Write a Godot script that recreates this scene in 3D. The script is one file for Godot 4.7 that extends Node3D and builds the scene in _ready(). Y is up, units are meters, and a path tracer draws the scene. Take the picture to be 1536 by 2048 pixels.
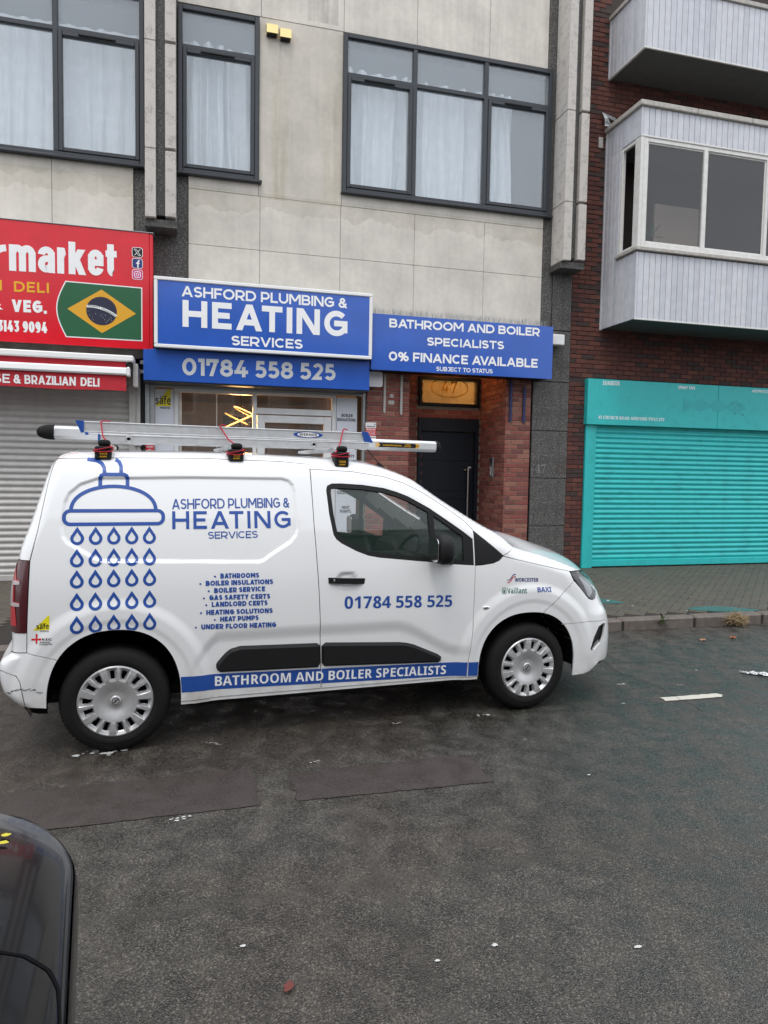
extends Node3D

const CAM_POS := Vector3(0, 1.733, 10.5)
const PV := 0.12                      # height of the pavement above the road
var M := {}
var rng := RandomNumberGenerator.new()
var taken := {}

func _ready() -> void:
	rng.seed = 4711
	setup_view()
	make_materials()
	make_ground()
	make_concrete_building()
	make_brick_building()
	make_opposite_side()
	make_signs()
	make_small_fixtures()
	make_van()
	make_roof_load()
	make_black_car()
	make_litter()

# ---------------------------------------------------------------- camera, sky, sun, exposure
func setup_view() -> void:
	var cam := Camera3D.new()
	cam.name = "camera"
	cam.fov = 2.0 * rad_to_deg(atan(1024.0 / 1420.0))
	cam.near = 0.05
	cam.far = 400.0
	add_child(cam)
	var b := Basis(Vector3.UP, deg_to_rad(-15.325)) * Basis(Vector3.RIGHT, deg_to_rad(-3.542)) * Basis(Vector3.BACK, deg_to_rad(0.972))
	cam.transform = Transform3D(b, CAM_POS)
	cam.current = true
	# an even overcast sky, brighter overhead, with faint cloud
	var fn := FastNoiseLite.new(); fn.seed = 2; fn.frequency = 1.1; fn.fractal_octaves = 3
	var im := Image.create_empty(128, 64, false, Image.FORMAT_RGBF)
	for j in 64:
		var el := PI * (0.5 - (j + 0.5) / 64.0)
		for i in 128:
			var az := TAU * i / 128.0
			var k := 0.74 + 0.42 * maxf(sin(el), 0.0) + 0.10 * fn.get_noise_3d(cos(az) * cos(el), sin(el) * 2.0, sin(az) * cos(el))
			if el < 0.0: k = 0.5
			im.set_pixel(i, j, Color(0.945 * k, 0.985 * k, 1.05 * k))
	var sky := PanoramaSkyMaterial.new()
	sky.panorama = ImageTexture.create_from_image(im)
	var e := Environment.new()
	e.background_mode = Environment.BG_SKY
	e.sky = Sky.new()
	e.sky.sky_material = sky
	e.tonemap_mode = Environment.TONE_MAPPER_LINEAR
	e.tonemap_exposure = 1.68
	e.sdfgi_enabled = true
	e.ssao_enabled = true
	e.ssil_enabled = true
	var we := WorldEnvironment.new()
	we.name = "environment"
	we.environment = e
	add_child(we)
	var sun := DirectionalLight3D.new()
	sun.name = "sun"
	sun.light_energy = 0.2
	sun.light_color = Color(1.0, 0.975, 0.94)
	sun.light_angular_distance = 20.0
	sun.shadow_enabled = true
	add_child(sun)
	sun.rotation = Vector3(deg_to_rad(-62), deg_to_rad(-25), 0)

# ---------------------------------------------------------------- mesh builder
class B:
	var v := PackedVector3Array()
	var n := PackedVector3Array()
	var c := PackedColorArray()
	var u := PackedVector2Array()
	var col := Color(1, 1, 1)
	func tri(a: Vector3, b: Vector3, d: Vector3, na: Vector3, nb: Vector3, nd: Vector3, ua := Vector2(), ub := Vector2(), ud := Vector2()) -> void:
		if (b - a).cross(d - a).dot(na + nb + nd) > 0.0:
			v.append(a); v.append(d); v.append(b)
			n.append(na); n.append(nd); n.append(nb)
			u.append(ua); u.append(ud); u.append(ub)
		else:
			v.append(a); v.append(b); v.append(d)
			n.append(na); n.append(nb); n.append(nd)
			u.append(ua); u.append(ub); u.append(ud)
		c.append(col); c.append(col); c.append(col)
	func quad(a: Vector3, b: Vector3, d: Vector3, e: Vector3, nn: Vector3) -> void:
		tri(a, b, d, nn, nn, nn, Vector2(0, 0), Vector2(1, 0), Vector2(1, 1))
		tri(a, d, e, nn, nn, nn, Vector2(0, 0), Vector2(1, 1), Vector2(0, 1))
	func quads(a: Vector3, b: Vector3, d: Vector3, e: Vector3, na: Vector3, nb: Vector3, nd: Vector3, ne: Vector3) -> void:
		tri(a, b, d, na, nb, nd)
		tri(a, d, e, na, nd, ne)
	# a face without a known normal: it looks away from "inside"
	func face(a: Vector3, b: Vector3, d: Vector3, e: Vector3, inside: Vector3) -> void:
		var nn := (d - a).cross(e - b)
		if nn.length() < 1e-12:
			return
		nn = nn.normalized()
		if nn.dot((a + b + d + e) * 0.25 - inside) < 0.0:
			nn = -nn
		quad(a, b, d, e, nn)
	# box with chamfered edges; x0..z1 are its limits
	func box(lo: Vector3, hi: Vector3, r := 0.0, xf := Transform3D()) -> void:
		var m := (lo + hi) * 0.5
		var h := (hi - lo) * 0.5
		r = minf(r, minf(h.x, minf(h.y, h.z)) * 0.9)
		for ax in 3:
			for s in [-1.0, 1.0]:
				var nn := Vector3(); nn[ax] = s
				var a1 := (ax + 1) % 3
				var a2 := (ax + 2) % 3
				var q := []
				for k in [[-1, -1], [1, -1], [1, 1], [-1, 1]]:
					var p := Vector3()
					p[ax] = s * h[ax]
					p[a1] = k[0] * (h[a1] - r)
					p[a2] = k[1] * (h[a2] - r)
					q.append(xf * (m + p))
				quad(q[0], q[1], q[2], q[3], (xf.basis * nn).normalized())
		if r <= 0.0:
			return
		for ax in 3:
			var a1 := (ax + 1) % 3
			var a2 := (ax + 2) % 3
			for s1 in [-1.0, 1.0]:
				for s2 in [-1.0, 1.0]:
					var q := []
					for k in [[-1, 0], [1, 0], [1, 1], [-1, 1]]:
						var p := Vector3()
						p[ax] = k[0] * (h[ax] - r)
						p[a1] = s1 * (h[a1] - (r if k[1] == 1 else 0.0))
						p[a2] = s2 * (h[a2] - (0.0 if k[1] == 1 else r))
						q.append(xf * (m + p))
					var nn := Vector3(); nn[a1] = s1; nn[a2] = s2
					quad(q[0], q[1], q[2], q[3], (xf.basis * nn).normalized())
		for sx in [-1.0, 1.0]:
			for sy in [-1.0, 1.0]:
				for sz in [-1.0, 1.0]:
					var s := Vector3(sx, sy, sz)
					var nn := (xf.basis * s).normalized()
					tri(xf * (m + s * (h - Vector3(0, r, r))), xf * (m + s * (h - Vector3(r, 0, r))), xf * (m + s * (h - Vector3(r, r, 0))), nn, nn, nn)
	# tube along points
	func tube(p: Array, r: float, seg := 8, ends := true) -> void:
		var rings := []
		var up := Vector3(0.13, 1, 0.07)
		for i in p.size():
			var d: Vector3 = (p[mini(i + 1, p.size() - 1)] - p[maxi(i - 1, 0)])
			d = d.normalized()
			var ref := up if absf(d.dot(up.normalized())) < 0.95 else Vector3(1, 0, 0.1)
			var s := d.cross(ref).normalized()
			var t := s.cross(d).normalized()
			var ring := []
			for k in seg:
				var a := TAU * k / seg
				ring.append(s * cos(a) + t * sin(a))
			rings.append(ring)
		for i in p.size() - 1:
			for k in seg:
				var k2 := (k + 1) % seg
				quads(p[i] + rings[i][k] * r, p[i] + rings[i][k2] * r, p[i + 1] + rings[i + 1][k2] * r, p[i + 1] + rings[i + 1][k] * r, rings[i][k], rings[i][k2], rings[i + 1][k2], rings[i + 1][k])
		if ends:
			for e in [0, p.size() - 1]:
				var d: Vector3 = (p[0] - p[1]).normalized() if e == 0 else (p[e] - p[e - 1]).normalized()
				for k in seg:
					tri(p[e], p[e] + rings[e][k] * r, p[e] + rings[e][(k + 1) % seg] * r, d, d, d)
	# lathe: profile of (radius, height) turned about the y axis of xf
	func lathe(prof: Array, seg: int, xf := Transform3D(), a0 := 0.0, a1 := TAU) -> void:
		var nr := []
		for i in prof.size():
			var d: Vector2 = prof[mini(i + 1, prof.size() - 1)] - prof[maxi(i - 1, 0)]
			nr.append(Vector2(d.y, -d.x).normalized())
		for i in prof.size() - 1:
			for k in seg:
				var q := []
				var m := []
				for w in [[i, k], [i, k + 1], [i + 1, k + 1], [i + 1, k]]:
					var a: float = a0 + (a1 - a0) * w[1] / seg
					q.append(xf * Vector3(cos(a) * prof[w[0]].x, prof[w[0]].y, sin(a) * prof[w[0]].x))
					m.append((xf.basis * Vector3(cos(a) * nr[w[0]].x, nr[w[0]].y, sin(a) * nr[w[0]].x)).normalized())
				quads(q[0], q[1], q[2], q[3], m[0], m[1], m[2], m[3])
	# polygon (x, y) pushed from z0 to z1
	func extrude(poly: PackedVector2Array, z0: float, z1: float, xf := Transform3D()) -> void:
		var idx := Geometry2D.triangulate_polygon(poly)
		for z in [z0, z1]:
			var nn := (xf.basis * Vector3(0, 0, -1.0 if z == minf(z0, z1) else 1.0)).normalized()
			for i in range(0, idx.size(), 3):
				var a := poly[idx[i]]
				var b := poly[idx[i + 1]]
				var d := poly[idx[i + 2]]
				tri(xf * Vector3(a.x, a.y, z), xf * Vector3(b.x, b.y, z), xf * Vector3(d.x, d.y, z), nn, nn, nn, a, b, d)
		if z0 == z1:
			return
		var cw := Geometry2D.is_polygon_clockwise(poly)
		for i in poly.size():
			var a := poly[i]
			var b := poly[(i + 1) % poly.size()]
			var e := (b - a).normalized()
			var nn := Vector3(e.y, -e.x, 0) * (-1.0 if cw else 1.0)
			quad(xf * Vector3(a.x, a.y, z0), xf * Vector3(b.x, b.y, z0), xf * Vector3(b.x, b.y, z1), xf * Vector3(a.x, a.y, z1), (xf.basis * nn).normalized())
	# flat polygon facing +z, or lying face up with flat = true (then x, z)
	func sheet(poly: PackedVector2Array, at: float, flat := false) -> void:
		var idx := Geometry2D.triangulate_polygon(poly)
		var nn := Vector3.UP if flat else Vector3.BACK
		for i in range(0, idx.size(), 3):
			var q := []
			for k in 3:
				var p := poly[idx[i + k]]
				q.append(Vector3(p.x, at, p.y) if flat else Vector3(p.x, p.y, at))
			tri(q[0], q[1], q[2], nn, nn, nn, poly[idx[i]], poly[idx[i + 1]], poly[idx[i + 2]])
	func ellipsoid(m: Vector3, r: Vector3, su := 16, sv := 10, pw := 1.0, xf := Transform3D()) -> void:
		var f := func(x: float) -> float: return signf(x) * pow(absf(x), pw)
		for i in sv:
			for k in su:
				var q := []
				var w := []
				for h in [[i, k], [i, k + 1], [i + 1, k + 1], [i + 1, k]]:
					var t: float = PI * h[0] / sv - PI / 2
					var a: float = TAU * h[1] / su
					var d := Vector3(f.call(cos(t)) * f.call(cos(a)), f.call(sin(t)), f.call(cos(t)) * f.call(sin(a)))
					q.append(xf * (m + d * r))
					var nn := Vector3(cos(t) * cos(a), sin(t), cos(t) * sin(a)) / r
					w.append((xf.basis * nn).normalized())
				quads(q[0], q[1], q[2], q[3], w[0], w[1], w[2], w[3])
	func mesh() -> ArrayMesh:
		var arr := []
		arr.resize(Mesh.ARRAY_MAX)
		arr[Mesh.ARRAY_VERTEX] = v
		arr[Mesh.ARRAY_NORMAL] = n
		arr[Mesh.ARRAY_COLOR] = c
		arr[Mesh.ARRAY_TEX_UV] = u
		var m := ArrayMesh.new()
		if v.size() > 0:
			m.add_surface_from_arrays(Mesh.PRIMITIVE_TRIANGLES, arr)
		return m

func origin_of(p: Node) -> Vector3:
	var o := Vector3()
	while p != self and p is Node3D:
		o += (p as Node3D).position
		p = p.get_parent()
	return o

# one part: its mesh is in world places (or, with local, in its parent's own places)
func part(called: String, m, mat: Material, parent: Node = self, local := false) -> MeshInstance3D:
	var o := MeshInstance3D.new()
	o.name = called
	o.mesh = m.mesh() if m is B else m
	o.material_override = mat
	parent.add_child(o, true)
	if not local and parent != self:
		o.position = -origin_of(parent)
	return o

func numbered(called: String) -> String:
	var k: int = taken.get(called, 0)
	taken[called] = k + 1
	return called if k == 0 else "%s_%03d" % [called, k]

func thing(called: String, label: String, category: String, at := Vector3(), group := "") -> Node3D:
	var o := Node3D.new()
	o.name = numbered(called)
	add_child(o)
	o.position = at
	tag(o, label, category, group)
	return o

func tag(o: Node, label: String, category: String, group := "") -> void:
	o.set_meta("label", label)
	o.set_meta("category", category)
	if group:
		o.set_meta("group", group)

func single(called: String, m, mat: Material, label: String, category: String, group := "") -> MeshInstance3D:
	var o := part(numbered(called), m, mat)
	tag(o, label, category, group)
	return o

func structure(called: String, m, mat: Material) -> MeshInstance3D:
	var o := part(called, m, mat)
	o.set_meta("kind", "structure")
	return o

func bx(x0: float, x1: float, y0: float, y1: float, z0: float, z1: float, r := 0.0) -> B:
	var b := B.new()
	b.box(Vector3(x0, y0, z0), Vector3(x1, y1, z1), r)
	return b

func pts(a: Array) -> PackedVector2Array:
	var p := PackedVector2Array()
	for i in range(0, a.size(), 2):
		p.append(Vector2(a[i], a[i + 1]))
	return p

# ---------------------------------------------------------------- materials
func lin(r: float, g: float, b: float) -> Color:
	return Color(r, g, b).linear_to_srgb()

func mat(r: float, g: float, b: float, rough := 0.6, metal := 0.0) -> StandardMaterial3D:
	var m := StandardMaterial3D.new()
	m.albedo_color = lin(r, g, b)
	m.roughness = rough
	m.metallic = metal
	return m

func noise_bytes(w: int, h: int, freq: float, seed_: int, kind := FastNoiseLite.TYPE_SIMPLEX_SMOOTH, oct := 4, ret := -1) -> PackedByteArray:
	var f := FastNoiseLite.new()
	f.noise_type = kind
	f.frequency = freq
	f.seed = seed_
	f.fractal_type = FastNoiseLite.FRACTAL_FBM if oct > 1 else FastNoiseLite.FRACTAL_NONE
	f.fractal_octaves = oct
	if ret >= 0:
		f.cellular_return_type = ret
	var im := f.get_seamless_image(w, h, false, false, 0.12)
	im.convert(Image.FORMAT_L8)
	return im.get_data()

func tex(im: Image) -> ImageTexture:
	return ImageTexture.create_from_image(im)

func bump(bytes: PackedByteArray, w: int, h: int, k: float) -> ImageTexture:
	var im := Image.create_from_data(w, h, false, Image.FORMAT_L8, bytes)
	im.convert(Image.FORMAT_RGBA8)
	im.bump_map_to_normal_map(k)
	return tex(im)

# grey variation: colour multiplies it; lo..hi are linear factors
func grain(bytes: PackedByteArray, w: int, h: int, lo: float, hi: float) -> ImageTexture:
	var out := PackedByteArray()
	out.resize(w * h)
	var lut := PackedByteArray()
	lut.resize(256)
	for i in 256:
		lut[i] = int(clampf(Color(lo + (hi - lo) * i / 255.0, 0, 0).linear_to_srgb().r, 0, 1) * 255)
	for i in w * h:
		out[i] = lut[bytes[i]]
	return tex(Image.create_from_data(w, h, false, Image.FORMAT_L8, out))

func tri_uv(m: StandardMaterial3D, s: float, world := true) -> StandardMaterial3D:
	m.uv1_triplanar = true
	m.uv1_world_triplanar = world
	m.uv1_scale = Vector3.ONE * s
	return m

func glass(r: float, g: float, b: float, a: float) -> StandardMaterial3D:
	var m := mat(r, g, b, 0.03)
	m.transparency = BaseMaterial3D.TRANSPARENCY_ALPHA
	m.albedo_color.a = a
	m.metallic_specular = 0.6
	return m

var N_fine: ImageTexture
var N_mid: ImageTexture
var G_cloud: ImageTexture
var G_fine: ImageTexture
var G_soft: ImageTexture

func make_materials() -> void:
	var fine := noise_bytes(512, 512, 0.11, 3)
	var cloud := noise_bytes(512, 512, 0.012, 5, FastNoiseLite.TYPE_SIMPLEX_SMOOTH, 5)
	N_fine = bump(fine, 512, 512, 3.0)
	N_mid = bump(cloud, 512, 512, 6.0)
	G_cloud = grain(cloud, 512, 512, 0.62, 1.0)
	G_fine = grain(fine, 512, 512, 0.6, 1.0)
	G_soft = grain(cloud, 512, 512, 0.86, 1.03)
	# asphalt: stones of 6 to 10 mm in a dark binder, 2 m to a tile
	var w := 1024
	var cell := noise_bytes(w, w, 0.26, 11, FastNoiseLite.TYPE_CELLULAR, 1, FastNoiseLite.RETURN_CELL_VALUE)
	var dist := noise_bytes(w, w, 0.26, 11, FastNoiseLite.TYPE_CELLULAR, 1, FastNoiseLite.RETURN_DISTANCE)
	var big := noise_bytes(w, w, 0.006, 12, FastNoiseLite.TYPE_SIMPLEX_SMOOTH, 5)
	var rgb := PackedByteArray(); rgb.resize(w * w * 3)
	var hgt := PackedByteArray(); hgt.resize(w * w)
	var rgh := PackedByteArray(); rgh.resize(w * w)
	for i in w * w:
		var cv := cell[i]
		var d := dist[i]
		var bg := big[i]
		var stone := maxf(0.0, 1.0 - d / 150.0)
		var l := 0.60 + 0.35 * cv / 255.0 + (bg - 128) * 0.0012
		var s := 0.0
		if cv > 238:
			s = 1.0
		elif cv > 205:
			s = 0.42
		elif cv < 28:
			s = -0.3
		l += s * (0.55 + 0.45 * stone) * 0.5
		if cv <= 60 and s == 0.0:
			l -= 0.18
		var warm := ((cv * 7) % 64) / 64.0
		l = clampf(l * 0.5, 0.05, 1.0)
		var q := int(l * 255)
		rgb[i * 3] = clampi(q + int(warm * 5), 0, 255)
		rgb[i * 3 + 1] = q
		rgb[i * 3 + 2] = clampi(q - int(warm * 9), 0, 255)
		hgt[i] = clampi(int(stone * 170 + cv * 0.33), 0, 255)
		rgh[i] = clampi(112 + int((bg - 128) * 0.8) + (20 if s > 0.0 else 0), 50, 230)
	var asphalt := mat(0.352, 0.322, 0.292, 1.0)
	asphalt.albedo_texture = tex(Image.create_from_data(w, w, false, Image.FORMAT_RGB8, rgb))
	asphalt.roughness = 1.0
	asphalt.roughness_texture = tex(Image.create_from_data(w, w, false, Image.FORMAT_L8, rgh))
	asphalt.normal_enabled = true
	asphalt.normal_texture = bump(hgt, w, w, 5.0)
	asphalt.normal_scale = 0.6
	asphalt.vertex_color_use_as_albedo = true
	tri_uv(asphalt, 0.72)
	M.asphalt = asphalt
	var patch := asphalt.duplicate()
	patch.albedo_color = lin(0.34, 0.27, 0.255)
	patch.normal_scale = 0.45
	patch.uv1_scale = Vector3.ONE * 0.9
	patch.albedo_texture = G_fine
	patch.albedo_color = lin(0.055, 0.042, 0.037)
	M.patch = patch
	var g := func(name_: String, m: StandardMaterial3D, albedo: Texture2D, s: float, nrm: Texture2D = null, ns := 0.5) -> void:
		m.albedo_texture = albedo
		if nrm:
			m.normal_enabled = true
			m.normal_texture = nrm
			m.normal_scale = ns
		tri_uv(m, s)
		M[name_] = m
	g.call("paving", mat(0.115, 0.100, 0.082, 0.6), G_fine, 2.2, N_fine, 0.8)
	M.paving.vertex_color_use_as_albedo = true
	g.call("joint_sand", mat(0.03, 0.026, 0.021, 0.9), G_fine, 2.0, N_fine, 0.8)
	g.call("kerb", mat(0.165, 0.138, 0.12, 0.7), G_cloud, 1.3, N_fine, 0.8)
	g.call("brick", mat(1.0, 1.0, 1.0, 0.85), G_fine, 3.0, N_fine, 1.0)
	M.brick.vertex_color_use_as_albedo = true
	g.call("mortar_pale", mat(0.42, 0.36, 0.28, 0.95), G_fine, 2.0, N_fine, 0.8)
	g.call("mortar_dark", mat(0.060, 0.046, 0.042, 0.95), G_fine, 2.0, N_fine, 0.8)
	# polished black granite aggregate
	var sp := noise_bytes(512, 512, 0.22, 21, FastNoiseLite.TYPE_CELLULAR, 1, FastNoiseLite.RETURN_CELL_VALUE)
	for i in sp.size():
		sp[i] = 235 if sp[i] > 236 else (120 if sp[i] > 190 else (45 if sp[i] > 90 else 22))
	g.call("granite", mat(0.30, 0.285, 0.27, 0.6), grain(sp, 512, 512, 0.04, 1.0), 1.3, N_fine, 0.5)
	# pale exposed aggregate of the fins
	var ag := noise_bytes(512, 512, 0.42, 22, FastNoiseLite.TYPE_CELLULAR, 1, FastNoiseLite.RETURN_CELL_VALUE)
	for i in ag.size():
		var dirt := cloud[i]
		ag[i] = clampi((105 if ag[i] < maxi(0, dirt - 118) else 205 + (ag[i] >> 3)) , 0, 255)
	g.call("fin", mat(0.64, 0.60, 0.555, 0.85), grain(ag, 512, 512, 0.05, 1.0), 1.0, N_fine, 0.9)
	g.call("concrete_plain", mat(0.44, 0.41, 0.37, 0.85), G_cloud, 0.7, N_fine, 0.4)
	# facing slabs with their weathering, laid over the front (x -3.4 .. 6, y 3 .. 9.7)
	var fw := 1024; var fh := 732
	var fb := PackedByteArray(); fb.resize(fw * fh * 3)
	var fn := FastNoiseLite.new(); fn.seed = 31; fn.frequency = 1.0; fn.fractal_octaves = 4
	for j in fh:
		var y := 9.7 - 6.7 * j / fh
		for i in fw:
			var x := -3.4 + 9.4 * i / fw
			var k := 0.93 + 0.16 * fn.get_noise_2d(x * 1.3, y * 1.3) + 0.06 * fn.get_noise_2d(x * 9.0, y * 9.0)
			var warm := 0.0
			var streak := fn.get_noise_2d(x * 7.0, y * 0.45 + 40.0)
			if y > 5.55 and y < 8.03 and x > 0.94 and x < 2.16:
				var e := minf(absf(x - 1.22), absf(x - 1.98))
				warm += clampf(1.0 - e / 0.16, 0, 1) * (0.5 + streak * 0.8) * clampf((7.6 - y) / 0.7, 0, 1)
				k -= 0.05
				warm += 0.18
			if y > 4.8 and y <= 5.62:
				var edge := 5.36 + 0.14 * fn.get_noise_2d(x * 2.2, 77.0)
				if y > edge:
					k -= 0.06
					warm += 0.22 + 0.2 * fn.get_noise_2d(x * 4.0, y * 4.0)
				else:
					k += 0.025 * clampf(1.0 - (edge - y) / 0.09, 0, 1) * (0.6 + 0.8 * fn.get_noise_2d(x * 6.0, 5.0))
			if y < 5.0:
				k += 0.03 * streak
			if y > 8.05:
				k += 0.08 * streak
				if absf(x - 1.85) < 0.22 and y > 8.1:
					k -= 0.35 * maxf(0.0, streak + 0.25)
			if absf(x - 1.22) < 0.03 and y < 7.72 and y > 6.9:
				k -= 0.35 * maxf(0.0, 0.3 + streak)
			if x < -0.74 and y < 5.8:
				var edge2 := 5.55 + 0.2 * fn.get_noise_2d(x * 1.7, 11.0)
				k += 0.05 if y < edge2 else -0.05
				warm += 0.12
			var run := fn.get_noise_2d(x * 11.0, y * 0.3 + 90.0)
			k -= 0.16 * maxf(0.0, run - 0.12) * (0.4 + 0.6 * absf(fn.get_noise_2d(x * 0.8, y * 0.8)))
			if y < 3.95 + 0.1 * run: k -= 0.08
			k = clampf(k, 0.25, 1.15)
			warm = clampf(warm, 0.0, 1.0)
			var o := (j * fw + i) * 3
			fb[o] = int(clampf(Color(0.65 * k * (1.0 - 0.22 * warm), 0, 0).linear_to_srgb().r, 0, 1) * 255)
			fb[o + 1] = int(clampf(Color(0.61 * k * (1.0 - 0.25 * warm), 0, 0).linear_to_srgb().r, 0, 1) * 255)
			fb[o + 2] = int(clampf(Color(0.55 * k * (1.0 - 0.36 * warm), 0, 0).linear_to_srgb().r, 0, 1) * 255)
	var slab := mat(1, 1, 1, 0.8)
	slab.albedo_texture = tex(Image.create_from_data(fw, fh, false, Image.FORMAT_RGB8, fb))
	M.slab = slab
	# paints, metals, plastics
	g.call("galv", mat(0.42, 0.44, 0.45, 0.45, 0.6), G_soft, 2.0, N_fine, 0.25)
	g.call("alu", mat(0.58, 0.59, 0.60, 0.45, 0.25), G_soft, 2.6, N_fine, 0.35)
	g.call("alu_clean", mat(0.72, 0.73, 0.74, 0.35, 0.3), G_soft, 1.0, N_fine, 0.1)
	g.call("grey_shutter", mat(0.50, 0.485, 0.465, 0.5, 0.1), G_soft, 0.9, N_fine, 0.2)
	g.call("turquoise", mat(0.022, 0.46, 0.46, 0.42), G_soft, 0.6, N_fine, 0.15)
	g.call("anthracite", mat(0.030, 0.036, 0.045, 0.38), G_fine, 3.0, N_fine, 0.08)
	g.call("door_dark", mat(0.013, 0.018, 0.027, 0.48), G_fine, 5.0, N_fine, 0.06)
	g.call("cladding", mat(0.60, 0.61, 0.645, 0.5), G_soft, 0.9, N_fine, 0.15)
	M.cladding.vertex_color_use_as_albedo = true
	g.call("upvc", mat(0.82, 0.82, 0.82, 0.35), G_soft, 0.5)
	g.call("alu_white", mat(0.70, 0.69, 0.66, 0.4), G_soft, 1.4)
	g.call("coping", mat(0.52, 0.49, 0.45, 0.7), G_cloud, 1.5, N_fine, 0.5)
	g.call("jamb", mat(0.50, 0.485, 0.46, 0.5), G_soft, 1.2)
	g.call("soffit", mat(0.10, 0.105, 0.105, 0.8), G_soft, 0.8)
	g.call("red_vinyl", mat(0.70, 0.008, 0.022, 0.16), G_soft, 0.35)
	g.call("red_cloth", mat(0.47, 0.012, 0.025, 0.75), G_soft, 0.8, N_mid, 0.5)
	g.call("blue_sign", mat(0.028, 0.112, 0.50, 0.14), G_soft, 0.3)
	g.call("black_plastic", mat(0.011, 0.011, 0.012, 0.6), G_fine, 4.0, N_fine, 0.3)
	g.call("rubber", mat(0.011, 0.0107, 0.0104, 0.75), G_soft, 3.0, N_fine, 0.3)
	g.call("hubcap", mat(0.60, 0.60, 0.605, 0.34, 0.55), G_soft, 5.0)
	g.call("curtain", mat(0.78, 0.84, 0.88, 0.85), G_soft, 0.7)
	M.curtain.backlight_enabled = true
	M.curtain.backlight = lin(0.25, 0.27, 0.29)
	g.call("interior_brown", mat(0.20, 0.135, 0.095, 0.6), G_cloud, 0.6)
	g.call("weathered_white", mat(0.52, 0.50, 0.47, 0.8), G_cloud, 5.0, N_fine, 0.8)
	g.call("blue_flaked", mat(0.03, 0.045, 0.15, 0.7), G_fine, 6.0, N_fine, 0.8)
	g.call("render_wall", mat(0.36, 0.33, 0.29, 0.9), G_cloud, 0.5)
	g.call("roof_tile", mat(0.10, 0.075, 0.06, 0.8), G_cloud, 0.8)
	M.black_plastic.metallic_specular = 0.38
	M.rubber.metallic_specular = 0.32
	M.door_dark.metallic_specular = 0.35
	var dirty := cloud.duplicate()
	for i in dirty.size():
		dirty[i] = clampi(int(255.0 - 2.4 * maxf(0.0, 112.0 - dirty[i])) - (fine[i] >> 5), 0, 255)
	M.turquoise_shutter = M.turquoise.duplicate()
	M.turquoise_shutter.albedo_texture = grain(dirty, 512, 512, 0.72, 1.02)
	M.turquoise_shutter.uv1_scale = Vector3(0.35, 0.8, 0.35)
	M.turquoise.albedo_texture = grain(dirty, 512, 512, 0.88, 1.01)
	M.white_plain = mat(0.80, 0.80, 0.79, 0.4)
	M.white_vinyl = mat(0.86, 0.86, 0.86, 0.35)
	M.white_matt = mat(0.78, 0.78, 0.79, 0.7)
	M.poster = mat(0.74, 0.77, 0.84, 0.3)
	M.number_silver = mat(0.60, 0.62, 0.63, 0.4)
	M.blue_vinyl = mat(0.018, 0.075, 0.33, 0.3)
	M.blue_dark = mat(0.012, 0.028, 0.17, 0.3)
	M.navy = mat(0.018, 0.018, 0.045, 0.3)
	M.black = mat(0.006, 0.006, 0.007, 0.6)
	M.black.metallic_specular = 0.1
	M.ink = mat(0.012, 0.012, 0.016, 0.5)
	M.flag_green = mat(0.012, 0.105, 0.04, 0.3)
	M.flag_yellow = mat(0.72, 0.36, 0.018, 0.3)
	M.yellow = mat(0.80, 0.42, 0.01, 0.3)
	M.safe_yellow = mat(0.80, 0.70, 0.015, 0.35)
	M.vail_green = mat(0.01, 0.13, 0.085, 0.35)
	M.red_ink = mat(0.60, 0.02, 0.03, 0.4)
	M.pink = mat(0.60, 0.03, 0.22, 0.3)
	M.gold = mat(0.62, 0.36, 0.06, 0.35, 0.5)
	M.gold_dark = mat(0.30, 0.17, 0.02, 0.4, 0.4)
	M.brass = mat(0.75, 0.60, 0.28, 0.35, 0.8)
	M.steel = mat(0.60, 0.60, 0.60, 0.28, 0.9)
	M.chrome = mat(0.75, 0.75, 0.76, 0.12, 1.0)
	M.dark_chrome = mat(0.20, 0.20, 0.21, 0.18, 0.9)
	M.card = mat(0.50, 0.43, 0.36, 0.8)
	M.leaf_yellow = mat(0.50, 0.44, 0.03, 0.6)
	M.rope = mat(0.42, 0.01, 0.03, 0.8)
	M.line_paint = tri_uv(mat(0.62, 0.60, 0.52, 0.7), 2.0)
	M.line_paint.albedo_texture = G_fine
	M.fleck = mat(0.50, 0.50, 0.48, 0.8)
	M.pane = glass(0.75, 0.85, 0.95, 0.04)
	M.pane.metallic_specular = 0.8
	M.pane.metallic = 0.10
	M.pane_grey = glass(0.075, 0.075, 0.08, 0.28)
	M.pane_grey.metallic_specular = 0.42
	M.pane_clear = glass(0.9, 0.95, 0.95, 0.04)
	M.pane_amber = glass(0.52, 0.38, 0.13, 0.5)
	M.car_glass = glass(0.10, 0.18, 0.15, 0.14)
	M.lens = glass(0.5, 0.55, 0.58, 0.03)
	M.room = mat(0.62, 0.63, 0.64, 0.9)
	M.room_dark = mat(0.10, 0.10, 0.10, 0.9)
	M.headliner = mat(0.55, 0.56, 0.55, 0.9)
	M.tail_red = mat(0.060, 0.001, 0.005, 0.12)
	M.tail_bright = mat(0.42, 0.004, 0.010, 0.12)
	M.tail_grey = mat(0.45, 0.36, 0.36, 0.2)
	for k in ["tail_red", "tail_bright", "tail_grey"]:
		M[k].clearcoat_enabled = true
	var paint := mat(0.80, 0.805, 0.81, 0.30)
	paint.clearcoat_enabled = true
	paint.clearcoat = 1.0
	paint.clearcoat_roughness = 0.03
	paint.vertex_color_use_as_albedo = true
	M.van_paint = paint
	var black_paint := mat(0.003, 0.0033, 0.0042, 0.2)
	black_paint.clearcoat_enabled = true
	black_paint.metallic_specular = 0.4
	black_paint.clearcoat = 0.35
	black_paint.clearcoat_roughness = 0.05
	M.black_paint = black_paint
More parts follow.
